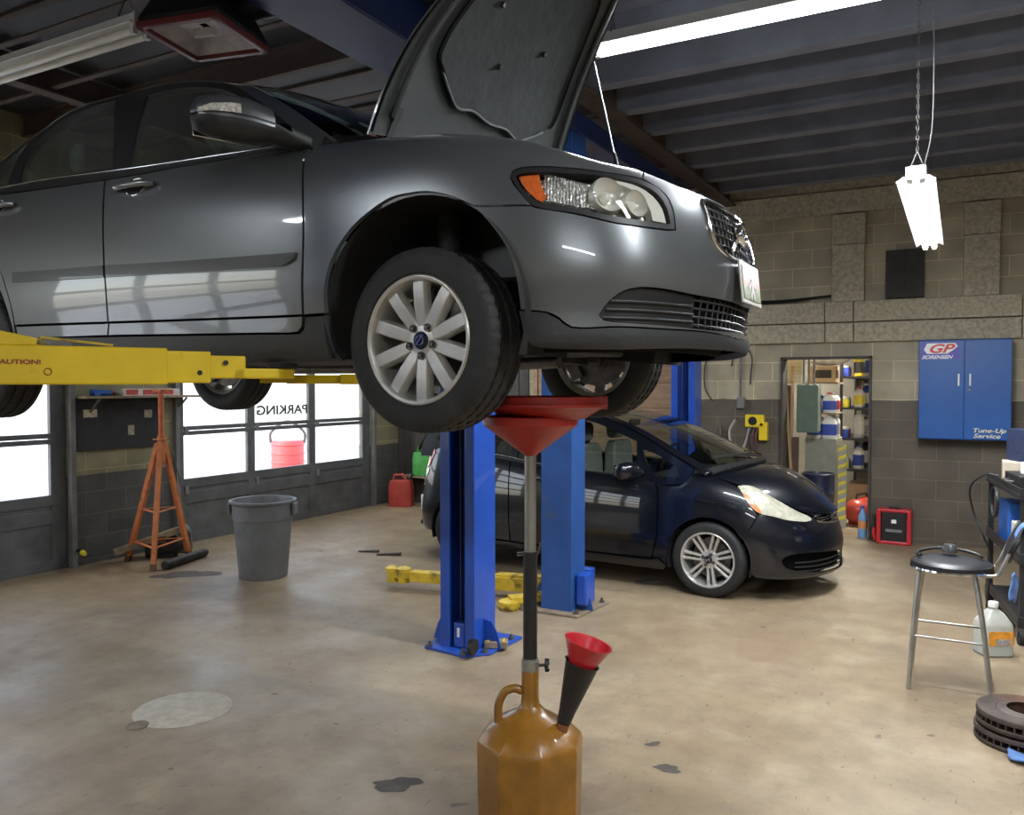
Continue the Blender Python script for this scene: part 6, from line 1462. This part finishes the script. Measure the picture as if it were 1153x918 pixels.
yr = thing('cord_reel', 'yellow cord reel hung on the wall left of the storeroom', 'cord reel', (-2.12, YB, 1.28))
M_YLP = mat('yellow_reel_plastic', (.78, .56, .02), rough=.4, var=.12)
MB().box((0, -.05, .02), (.22, .10, .15)).box((.10, -.05, -.10), (.10, .10, .22)).build('case', M_YLP, yr, bevel=.015); MB().cyl((-.02, -.105, .02), (-.02, -.09, .02), .05, n=24).build('hub', M_BLKP, yr)
for k, (x, z1) in enumerate(((-.04, -.35), (.0, -.42), (.04, -.30))):
    MB().tube(curve([(x, -.08, -.04), (x-.02, -.10, -.2), (x+.01, -.09, z1)], 6), .010, 8).build('cord', mat('maroon_cord', (.10, .03, .035), rough=.5) if k else M_BLKP, yr)
hb_ = thing('hose', 'grey hose hung in a loop on the wall beside the yellow reel', 'hose', (-2.30, YB, 1.2))
MB().tube(curve([(-.05, -.04, .12), (-.12, -.06, -.05), (-.05, -.08, -.28), (.05, -.07, -.22), (.12, -.06, .02)], 8), .016, 10).build('loop', mat('pale_grey_hose', (.35, .33, .30), rough=.5), hb_)
MB().cyl((-.05, -.06, .12), (-.05, 0, .12), .012, n=10).build('peg', M_STEELD, hb_)
for x, lab in ((-2.53, 'silver hand tool hung on the wall left of the grey hose'),):
    o = thing('air_tool', lab, 'air tool', (x, YB+.006, 1.12)); MB().cyl((0, -.05, -.12), (0, -.05, .06), .028, .034, 14).cyl((0, -.05, .06), (0, -.05, .12), .018, n=12).build('body', M_STEELD, o); MB().cyl((0, -.05, .11), (0, 0, .11), .006, n=8).build('hook', M_STEELD, o)
cd = thing('conduit', 'grey steel conduit and switch box on the wall left of the storeroom', 'conduit', (-2.30, YB, 1.55))
MB().cyl((0, -.025, .0), (0, -.025, .66), .014, n=12).build('pipe', M_TRIM, cd); MB().box((.01, -.03, -.04), (.09, .06, .13)).build('switch_box', M_TRIM, cd, bevel=.005)
for k, pts in enumerate((((-.30, -.012, .62), (-.42, -.02, .45), (-.43, -.02, .15), (-.34, -.012, -.02)), ((.06, -.012, .64), (.13, -.02, .5), (.12, -.02, .3), (.11, -.012, .18)), ((-.12, -.012, .64), (-.10, -.015, .5), (-.11, -.012, .4)))):
    MB().tube(curve(pts, 6), .008, 8).build('cable', M_BLKP, cd)
for k, (z, x0, x1, lab) in enumerate(((2.715, -2.4, -1.29, 'highest black wire running along the concrete beam'), (2.70, -2.4, -1.29, 'middle black wire running along the concrete beam'), (2.685, -2.4, -1.29, 'lowest black wire running along the concrete beam'))):
    o = MB().tube(curve([(x0-2, YB-.03-.02*k, z+.03), (x0, YB-.04-.02*k, z), ((x0+x1)/2, YB-.05-.02*k, z-.012), (x1, YB-.04-.02*k, z+.02+.01*k)], 8), .008, 6).build('wire', M_BLKP, None); label(o, lab, 'wire')
# ================================================================== under the ceiling
M_HRED = mat('dark_red_housing', (.16, .02, .02), rough=.4, var=.2)
ht = thing('shop_heater', 'square red framed heater lamp hanging above the grey saloon', 'heater', (-3.46, 3.02, 3.52), radians(12))
MB().loft([[(x*a, y*a, z) for x, y in ((-1, -1), (1, -1), (1, 1), (-1, 1))] for z, a in ((.0, .225), (.04, .225), (.22, .15), (.30, .15))], smooth=False, caps=False).box((0, 0, .30), (.30, .30, .01)).build('housing', M_BLKP, ht, bevel=.006)
fr3 = MB()
for s in (-1, 1): fr3.box((s*.215, 0, .0), (.035, .46, .035)).box((0, s*.215, .0), (.46, .035, .035))
fr3.build('frame', M_HRED, ht, bevel=.005)
MB().loft([[(x*a, y*a, z) for x, y in ((-1, -1), (1, -1), (1, 1), (-1, 1))] for z, a in ((.002, .20), (.06, .12), (.065, .02))], smooth=False, caps=False).build('reflector', mat('warm_reflector', (.88, .78, .72), rough=.35, metal=.0, var=.15, scale=14), ht)
MB().cyl((-.06, 0, .03), (.06, 0, .03), .022, n=14).build('lamp', M_BEI, ht); MB().box((.0, 0, .35), (.05, .05, .46)).build('hanger', M_BLKP, ht)
cn = MB().cyl((.18, .05, .14), (.38, .08, .16), .06, n=18).box((.12, .06, .18), (.1, .12, .1)); cn.build('blower_motor', M_BLKP, ht, bevel=.006)
rd_ = thing('ceiling_sensor', 'round cream detector under the girder beside the red heater', 'detector', (-2.45, 2.93, ZC-.285)); MB().lathe([(0, -.09), (.05, -.085), (.07, -.06), (.075, -.02), (.075, 0), (0, 0)], 28).build('body', mat('cream_plastic', (.5, .45, .36), rough=.5), rd_); MB().lathe([(0, -.10), (.03, -.098), (.032, -.085), (0, -.08)], 20).build('lens', M_BEI, rd_)
# outside the doors
bb = thing('fuel_caddy', 'red wheeled caddy with arched handle standing outside the overhead door', 'caddy', (-10.2, 10.6, 0), radians(40))
MB().lathe([(0, .05), (.26, .05), (.28, .08), (.28, .73), (.25, .77), (0, .78)], 32).build('drum', mat('bright_red', (.70, .10, .10), rough=.4), bb)
for z in (.25, .4, .55, .7): MB().tube([(.282*cos(a), .282*sin(a), z) for a in [2*pi*k/32 for k in range(32)]], .012, 6, closed=True).build('rib', MATS['bright_red'], bb)
MB().tube(curve([(-.28, 0, .72), (-.27, 0, .92), (0, 0, 1.10), (.27, 0, .92), (.28, 0, .72)], 8), .025, 10).build('handle', M_STEELD, bb); MB().cyl((-.3, -.2, .12), (-.3, .2, .12), .12, n=20).build('wheel', M_RUB, bb)
pc_ = MB().box((-9.6, 13.6, 1.6), (.8, .8, 3.4)); o = pc_.build('wall_outside', mat('pink_brick', (.62, .46, .42), rough=.8, var=.15, scale=8), None); o['kind'] = 'structure'
# ================================================================== the storeroom behind the opening
rs = random.Random(11)
def P_(name, lab, cat, loc, rz=0, group=None): return thing(name, lab, cat, loc, radians(rz), group)
sh = P_('shelving_unit', 'tall dark metal shelving unit full of supplies in the storeroom', 'shelving', (-1.33, 12.35, 0))
SHX0, SHX1, SHY0, SHY1 = -.02, .42, -.95, .75
levels = [.12, .62, 1.02, 1.42, 1.82, 2.2]
for x in (SHX0, SHX1):
    for y in (SHY0, SHY1): MB().box((x, y, 1.15), (.035, .035, 2.3)).build('upright', M_CART, sh)
for z in levels: MB().box(((SHX0+SHX1)/2, (SHY0+SHY1)/2, z), (SHX1-SHX0, SHY1-SHY0, .025)).build('shelf', M_CART, sh)
cols = {'white': (.72, .72, .70), 'blue': (.04, .08, .40), 'yellow': (.75, .62, .05), 'red': (.45, .04, .04), 'black': (.03, .03, .03), 'tan': (.46, .33, .19), 'grey': (.35, .35, .36), 'clear': (.60, .62, .62)}
for k, v in cols.items(): mat('pack_'+k, v, rough=.4, var=.12, scale=14)
def bottle(lab, loc, body, lbl, cap, h=.28, w=.08, rz=0, group=None):
    o = P_('bottle', lab, 'bottle', loc, rz, group)
    b = MB().loft([rsq(w*.9, w*.6, 0, p=.5), rsq(w, w*.66, .01, p=.5), rsq(w, w*.66, h*.70, p=.5), rsq(w*.7, w*.5, h*.84, p=.7), rsq(w*.3, w*.3, h*.90, p=1), rsq(w*.3, w*.3, h*.93, p=1)]).build('body', MATS['pack_'+body], o)
    MB().lathe([(0, h), (w*.33, h), (w*.34, h*.92), (0, h*.92)], 14).build('cap', MATS['pack_'+cap], b)
    MB().loft([rsq(w*1.015, w*.675, h*.15, p=.5), rsq(w*1.015, w*.675, h*.6, p=.5)], caps=False).build('label', MATS['pack_'+lbl], b); return o
def carton(lab, loc, d, c, band=None, rz=0):
    o = P_('carton', lab, 'box', loc, rz); b = MB().box((0, 0, d[2]/2), d).build('box', MATS['pack_'+c], o, bevel=.004)
    if band: MB().box((0, -d[1]/2-.001, d[2]/2), (d[0]*.7, .003, d[2]*.5)).box((d[0]/2+.001, 0, d[2]/2), (.003, d[1]*.7, d[2]*.5)).build('label', MATS['pack_'+band], b)
    return o
SHO = Vector((-1.33, 12.35, 0)); lv = lambda k: levels[k]+.0135
names = {0: 'bottom', 1: 'second lowest', 2: 'middle', 3: 'third highest', 4: 'second highest', 5: 'top'}
plan = {1: [('white', 'blue', 'blue'), ('black', 'white', 'red'), ('clear', 'grey', 'white'), ('red', 'black', 'black')],
        2: [('clear', 'white', 'white'), ('white', 'grey', 'black'), ('clear', 'blue', 'blue'), ('black', 'red', 'yellow')],
        3: [('white', 'yellow', 'red'), ('blue', 'white', 'white'), ('grey', 'black', 'black'), ('white', 'red', 'blue')],
        4: [('yellow', 'black', 'yellow'), ('white', 'blue', 'white'), ('red', 'white', 'black'), ('grey', 'yellow', 'grey')]}
ords = ['nearest the opening', 'second from the opening', 'third from the opening', 'farthest from the opening']
for k, row in plan.items():
    for i, (a, b, c) in enumerate(row):
        bottle('%s bottle with %s label on the %s storeroom shelf, %s' % (a, b, names[k], ords[i]), SHO+Vector((.18+.05*(i % 2), -.80+.40*i, lv(k))), a, b, c, h=.26+.05*((i+k) % 3), w=.085, rz=80+10*i)
carton('tan carton on the bottom storeroom shelf near the opening', SHO+Vector((.2, -.6, lv(0))), (.3, .4, .3), 'tan'); carton('grey carton on the bottom storeroom shelf at the back', SHO+Vector((.2, .2, lv(0))), (.3, .4, .26), 'grey', 'red')
carton('white carton on the top storeroom shelf near the opening', SHO+Vector((.2, -.7, lv(5))), (.28, .3, .2), 'white'); carton('tan carton on the top storeroom shelf at the back', SHO+Vector((.2, .1, lv(5))), (.3, .5, .24), 'tan')
for k, nm in enumerate(('second lowest', 'middle', 'third highest', 'second highest')):
    for q, (c, lab) in enumerate((('yellow', 'squat yellow jar'), ('blue', 'squat blue jar'), ('red', 'squat red jar'))[(k % 2):(k % 2)+2]):
        o = P_('jar', '%s at the front edge of the %s storeroom shelf' % (lab, nm), 'jar', SHO+Vector((.02+.0*q, -.86+.16*q, lv(k+1))), 0, 'jars on the storeroom shelving')
        MB().lathe([(0, 0), (.05, 0), (.052, .01), (.052, .10), (.045, .115), (0, .115)], 18).build('body', MATS['pack_'+c], o); MB().lathe([(0, .14), (.046, .14), (.048, .115), (0, .115)], 18).build('lid', MATS['pack_white'], o)
# cabinet with stacked fluids, drum, tank
M_STCAB = mat('grey_store_cabinet', (.27, .27, .22), rough=.5, var=.15)
fc = P_('steel_cabinet', 'grey steel cabinet carrying white and blue fluid jugs in the storeroom', 'cabinet', (-1.50, 10.98, 0))
MB().box((0, 0, .53), (.36, .60, 1.06)).build('body', M_STCAB, fc, bevel=.006); MB().box((.183, 0, .53), (.006, .54, 1.0)).build('door', M_STCAB, fc, bevel=.003); MB().box((.188, -.02, .93), (.004, .16, .07)).build('warning_label', MATS['pack_yellow'], fc)
stk = [(-.09, -.20, 0, 'white', 'blue'), (.09, -.20, 0, 'white', 'blue'), (-.09, .12, 0, 'white', 'blue'), (.09, .12, 0, 'white', 'grey')]
for i, (x, y, z, a, b) in enumerate(stk):
    bottle('white fluid jug with %s label on the grey cabinet, %s' % (b, ('front left of four', 'front right of four', 'back left of four', 'back right of four')[i]), (-1.50+x, 10.98+y, 1.0605), a, b, 'white', h=.30, w=.085, rz=0)
bd_ = thing('shelf_board', 'plain board laid across the white fluid jugs on the cabinet', 'board', (-1.50, 10.98, 1.361)); MB().box((0, 0, .009), (.36, .58, .018)).build('board', M_WOOD, bd_)
for i, (x, y, a, b, c) in enumerate(((-.09, -.20, 'white', 'blue', 'blue'), (.09, -.20, 'white', 'blue', 'red'), (-.09, .12, 'blue', 'white', 'white'), (.09, .12, 'white', 'red', 'white'))):
    bottle('%s bottle with %s label on the board above the grey cabinet, %s' % (a, b, ('front left', 'front right', 'back left', 'back right')[i]), (-1.50+x, 10.98+y, 1.3795), a, b, c, h=.25, w=.08)
o = carton('tan carton with dark print in the storeroom above the blue bottles', (-1.50, 10.98, 1.76), (.30, .36, .20), 'tan', 'black')
b2 = thing('wall_shelf', 'shelf board under the tan carton in the storeroom', 'shelf', (-1.50, 10.98, 1.735)); MB().box((0, 0, .0115), (.38, .60, .023)).box((-.18, 0, -.34), (.02, .03, .70)).build('board', M_WOOD, b2)
bag = MB().ball((0, 0, .09), .18, sc=(1.5, 1.0, .5)); o = bag.build('plastic_bag', mat('crumpled_clear_bag', (.62, .63, .62), rough=.2, coat=.6, var=.3, bump=1.0, bscale=25), None); o.location = (-1.46, 10.92, 1.965); label(o, 'crumpled clear plastic bag on the tan carton in the storeroom', 'bag')
eb_ = P_('electrical_box', 'green grey electrical box on the boards inside the storeroom', 'electrical box', (-1.61, 10.47, 1.15))
MB().box((0, 0, .29), (.24, .24, .58)).build('body', mat('green_grey_enamel', (.12, .17, .13), rough=.45, var=.12), eb_, bevel=.008); MB().box((.122, 0, .29), (.008, .21, .54)).build('door', mat('pale_green_enamel', (.26, .32, .26), rough=.4), eb_, bevel=.003)
for x, z in ((.0, .58), (-.06, .58), (.06, .58)): MB().cyl((x, 0, z), (x, 0, z+.45), .014, n=10).build('conduit', M_TRIM, eb_)
M_PLK = mat('dark_stained_plank', (.085, .045, .028), rough=.6, var=.3, scale=5, stretch=(6, 6, .6)); M_PLK2 = mat('bare_plank', (.38, .25, .13), rough=.7, var=.25, scale=5, stretch=(6, 6, .6))
for i, (x, w_, m, h, lab, yy) in enumerate(((-1.845, .10, M_PLK, 1.72, 'dark stained board leaning just inside the storeroom opening', 10.33), (-1.775, .03, M_PLK2, 1.95, 'thin bare wood strip leaning between dark boards in the storeroom', 10.33), (-1.725, .08, M_PLK, 1.10, 'dark stained board leaning beneath the green grey electrical box', 10.27))):
    o = P_('plank', lab, 'plank', (x, yy, 0)); MB().bar((0, -.06, 0), (0, .0, h), w_, .025, up=(0, 1, 0)).build('board', m, o)
o = P_('plank', 'long bare wood strip slanting across the dark boards in the storeroom', 'plank', (-1.83, 10.15, 0)); MB().bar((.13, 0, 0), (-.0, .05, 1.7), .03, .02, up=(0, 1, 0)).build('board', M_PLK2, o)
pg = P_('pegboard', 'cream pegboard panel at the top left inside the storeroom opening', 'pegboard', (-1.90, 10.44, 1.74)); MB().box((0, 0, .18), (.42, .02, .36)).build('panel', mat('cream_board', (.55, .47, .32), rough=.7, var=.1), pg)
pm_ = MB()
for i in range(9):
    for k in range(8): pm_.cyl((-.18+.045*i, -.0105, .03+.043*k), (-.18+.045*i, -.0095, .03+.043*k), .005, n=6)
pm_o = pm_.build('peg_holes', M_BLK, pg); pm_o['kind'] = 'stuff'
dm = P_('oil_drum', 'short dark blue drum before the storeroom cabinet', 'drum', (-1.48, 10.38, .32))
MB().lathe([(0, 0), (.185, 0), (.19, .01), (.19, .12), (.195, .13), (.19, .14), (.19, .33), (.195, .345), (.185, .35), (.18, .335), (0, .335)], 40).build('body', mat('navy_drum', (.015, .022, .06), rough=.4, coat=.3), dm)
ds = P_('drum_stand', 'low box with red and blue chevrons beneath the dark blue drum', 'stand', (-1.48, 10.38, 0)); MB().box((0, 0, .16), (.34, .30, .319)).build('box', MATS['pack_white'], ds, bevel=.004)
for s, c in ((-1, 'red'), (1, 'blue')): MB().bar((s*.11, -.152, .28), (s*.02, -.152, .10), .002, .05, up=(1, 0, .3)).build('chevron', MATS['pack_'+c], ds)
pp = P_('striped_post', 'white post with slanting yellow stripes beside the storeroom drum', 'post', (-1.235, 10.60, 0))
pb_ = MB().box((0, 0, .50), (.09, .05, 1.0)).build('post', mat('grey_green_post', (.33, .34, .28), rough=.5), pp)
for k in range(9): MB().add([(-.0455, -.027, .08+.105*k), (.0455, -.027, .12+.105*k), (.0455, -.027, .16+.105*k), (-.0455, -.027, .12+.105*k), (-.0455, -.0245, .08+.105*k), (.0455, -.0245, .12+.105*k), (.0455, -.0245, .16+.105*k), (-.0455, -.0245, .12+.105*k)], [(0,1,2,3),(7,6,5,4),(0,4,5,1),(1,5,6,2),(2,6,7,3),(3,7,4,0)]).build('stripe', MATS['pack_yellow'], pb_)
tk = P_('air_tank', 'red portable air tank lying on the storeroom floor', 'air tank', (-1.05, 10.95, 0), 70)
MB().lathe([(0, -.26), (.06, -.255), (.12, -.22), (.15, -.16), (.155, -.10), (.155, .10), (.15, .16), (.12, .22), (.06, .255), (0, .26)], 36, Matrix.Translation((0, 0, .175)) @ Matrix.Rotation(radians(90), 4, 'Y')).build('tank', mat('tank_red', (.42, .05, .03), rough=.35, coat=.3), tk)
for x in (-.12, .12): MB().box((x, 0, .03), (.03, .20, .06)).build('foot', MATS['tank_red'], tk)
MB().tube([(-.15, 0, .32), (-.12, 0, .38), (.12, 0, .38), (.15, 0, .32)], .012, 8).build('handle', M_BLKP, tk)
bo = P_('washer_bottle', 'blue bottle with orange label standing by the storeroom door jamb', 'bottle', (-.95, 10.03, 0))
MB().loft([rsq(.042, .042, 0, p=.9), rsq(.046, .046, .02, p=.9), rsq(.046, .046, .24, p=.9), rsq(.02, .02, .30, p=1), rsq(.016, .016, .33, p=1)]).build('body', mat('blue_fluid', (.15, .32, .62), rough=.15, coat=.5), bo)
MB().loft([rsq(.0475, .0475, .10, p=.9), rsq(.0475, .0475, .19, p=.9)], caps=False).build('label', mat('orange_bottle_label', (.65, .25, .08), rough=.4), bo); MB().lathe([(0, .36), (.018, .36), (.018, .328), (0, .328)], 14).build('cap', MATS['pack_blue'], bo)
sh3 = P_('wire_rack', 'wire rack of hanging parts at the right of the storeroom', 'rack', (-.78, 12.4, 0))
for y in (-.6, .6): MB().cyl((0, y, 0), (0, y, 2.2), .015, n=8).cyl((.35, y, 0), (.35, y, 2.2), .015, n=8).build('upright', M_STEELD, sh3)
for z in (.35, .8, 1.2, 1.6, 2.0): MB().box((.175, 0, z), (.36, 1.22, .012)).build('shelf', M_STEELD, sh3)
for i, z in enumerate((.35, .8, 1.2, 1.6, 2.0)):
    for k in range(2):
        c = ('red', 'clear', 'black', 'grey', 'white', 'tan', 'blue', 'black', 'clear', 'grey')[2*i+k]
        carton('%s box on the %s wire rack shelf, %s' % (c, ('lowest', 'second lowest', 'middle', 'second highest', 'highest')[i], ('near end', 'far end')[k]), (-.62, 12.05+.65*k, z+.0065), (.26, .36, .2), c, rz=5*i-9*k)
# ================================================================== lamps, sky, camera
M_TUBE = emit('lit_fluorescent_tube', (.93, .97, 1.0), 14.0)
M_FIXW = mat('white_enamel', (.72, .72, .70), rough=.35, var=.08, scale=6)
M_TUBEOFF = mat('unlit_tube', (.80, .76, .66), rough=.3, var=.06)
def area(name, loc, sx, sy, power, col, parent=None, rot=(0, 0, 0)):
    l = bpy.data.lights.new(name, 'AREA'); l.shape = 'RECTANGLE'; l.size = sx; l.size_y = sy; l.energy = power; l.color = col
    o = bpy.data.objects.new(name, l); COL.objects.link(o); o.location = loc; o.rotation_euler = rot; o.parent = parent; return o
def strip(loc, rz, lab, L=2.44, lit=True, ntube=2, w=.16, chain=True, power=60, col=(.93, .97, 1.0), hood=False, group=None):
    o = thing('fluorescent_light', lab, 'light', loc, rz, group)
    MB().box((0, 0, .03), (L, w*.5, .06)).box((0, 0, -.004), (L, w, .012)).build('housing', M_FIXW, o, bevel=.004)
    if hood:
        for sg in (-1, 1): MB().box((0, sg*w*.62, -.012), (L, .006, w*.35), rot=(sg*radians(55), 0, 0)).build('reflector', M_FIXW, o)
    for k in range(ntube):
        y = (k-(ntube-1)/2)*w*.5
        MB().cyl((-L/2+.03, y, -.038), (L/2-.03, y, -.038), .019, n=14).build('tube', M_TUBE if lit else M_TUBEOFF, o)
        for sg in (-1, 1): MB().box((sg*(L/2-.02), y, -.03), (.03, .03, .055)).build('tube_holder', M_FIXW, o)
    for sg in (-1, 1): MB().box((sg*(L/2+.008), 0, .015), (.016, w*.8, .075)).build('end_cap', M_FIXW, o, bevel=.004)
    if chain:
        for x in (-L/2+.12, L/2-.12):
            c = MB(); top = ZC-loc[2]; z = .06; k = 0
            for sg in (-1, 1): c.tube([(x, sg*w*.35, .05), (x, 0, .05+w*.9)], .004, 6)
            z = .05+w*.9
            while z < top:
                pts = [(x+(.007*cos(a) if k % 2 else 0), (0 if k % 2 else .007*cos(a)), z+.016+.018*sin(a)) for a in [2*pi*q/8 for q in range(8)]]
                c.tube(pts, .0022, 5, closed=True); z += .029; k += 1
            c.build('hanging_chain', M_STEELD, o)
    if hood: MB().tube(curve([(-L/2+.05, -w*.3, .06), (-L/2+.02, -w*.6, .30), (-L/2+.02, -w*.6, .9), (-L/2+.02, -w*.55, ZC-loc[2])], 6), .0032, 6).build('power_cord', M_TRIM, o)
    if lit: area('fluorescent_glow', (0, 0, -.07), L-.1, w*.9, power, col, o)
    return o
strip((-.64, 4.38, 3.65), 0, 'long lit fluorescent strip above the raised car bonnet', w=.10, power=135)
strip((-.23, 6.32, 2.88), radians(90), 'lit fluorescent shop light hanging on chains before the block wall', w=.13, hood=True, power=105)
strip((-5.06, 2.92, 3.62), 0, 'unlit double tube strip light above the raised grey car', L=2.5, lit=False)
strip((1.6, 2.0, 3.60), 0, 'added unseen fluorescent strip behind the photographer, nearest the parts bench', power=135)  # this and the next two: unseen strips added to light the room
strip((-4.2, -1.0, 3.60), 0, 'added unseen fluorescent strip behind the photographer, nearest the overhead doors', power=135)
strip((1.6, -2.2, 3.60), 0, 'added unseen fluorescent strip behind the photographer, farthest from the block wall', power=135)
strip((-5.3, 7.6, 3.60), 0, 'lit fluorescent strip over the far corner by the overhead doors', power=75)
sl = strip((-1.2, 11.3, 2.85), 0, 'lit fluorescent strip on the storeroom ceiling', L=1.2, chain=False, power=160, col=(1, .93, .80))
GRP = {'bottle': 'bottles in the storeroom', 'carton': 'cartons and boxes', 'plank': 'boards leaning in the storeroom', 'fluorescent_light': 'fluorescent strip lights', 'shop_cloth': 'blue shop cloths', 'fuel_can': 'fuel cans in the far corner', 'brake_rotor': 'stacked brake discs', 'paper_scrap': 'paper scraps on the wall panel', 'offcut': 'dark offcuts on the floor', 'vehicle_lift': 'blue two post lifts', 'funnel': 'nested funnels', 'wire': 'wires along the concrete beam', 'wall_shelf': 'wall shelves', 'car': 'cars in the workshop'}
for o in bpy.data.objects:
    if o.parent is None and 'label' in o.keys():
        g = GRP.get(o.name.split('.')[0])
        if g: o['group'] = g
W = bpy.data.worlds.new('daylight'); SC.world = W; W.use_nodes = True
nt = W.node_tree; bg = nt.nodes['Background']
sk = nt.nodes.new('ShaderNodeTexSky'); sk.sky_type = 'NISHITA' if 'NISHITA' in [i.identifier for i in sk.bl_rna.properties['sky_type'].enum_items] else 'PREETHAM'
sk.sun_disc = False; sk.sun_elevation = radians(50); sk.sun_rotation = radians(200); sk.air_density = 1.0; sk.dust_density = 3.0
mxn = nt.nodes.new('ShaderNodeMix'); mxn.data_type = 'RGBA'; mxn.inputs[0].default_value = .75; mxn.inputs[7].default_value = (1.0, 1.0, 1.0, 1)
nt.links.new(sk.outputs[0], mxn.inputs[6]); nt.links.new(mxn.outputs[2], bg.inputs[0]); bg.inputs[1].default_value = 2.5
cam = bpy.data.cameras.new('camera'); co = bpy.data.objects.new('camera', cam); COL.objects.link(co)
cam.sensor_fit = 'HORIZONTAL'; cam.sensor_width = 36; cam.lens = 925/1153*36
co.location = (0, 0, 1.72); co.rotation_euler = (radians(90)-atan(25/925), 0, radians(28.6))
cam.clip_start = .05; cam.clip_end = 200
SC.camera = co
SC.view_settings.view_transform = 'Standard'; SC.view_settings.look = 'None'; SC.view_settings.gamma = 1; SC.view_settings.use_curve_mapping = False
SC.view_settings.exposure = 0.0
SC.cycles.max_bounces = 8; SC.cycles.transparent_max_bounces = 24; SC.cycles.sample_clamp_indirect = 6
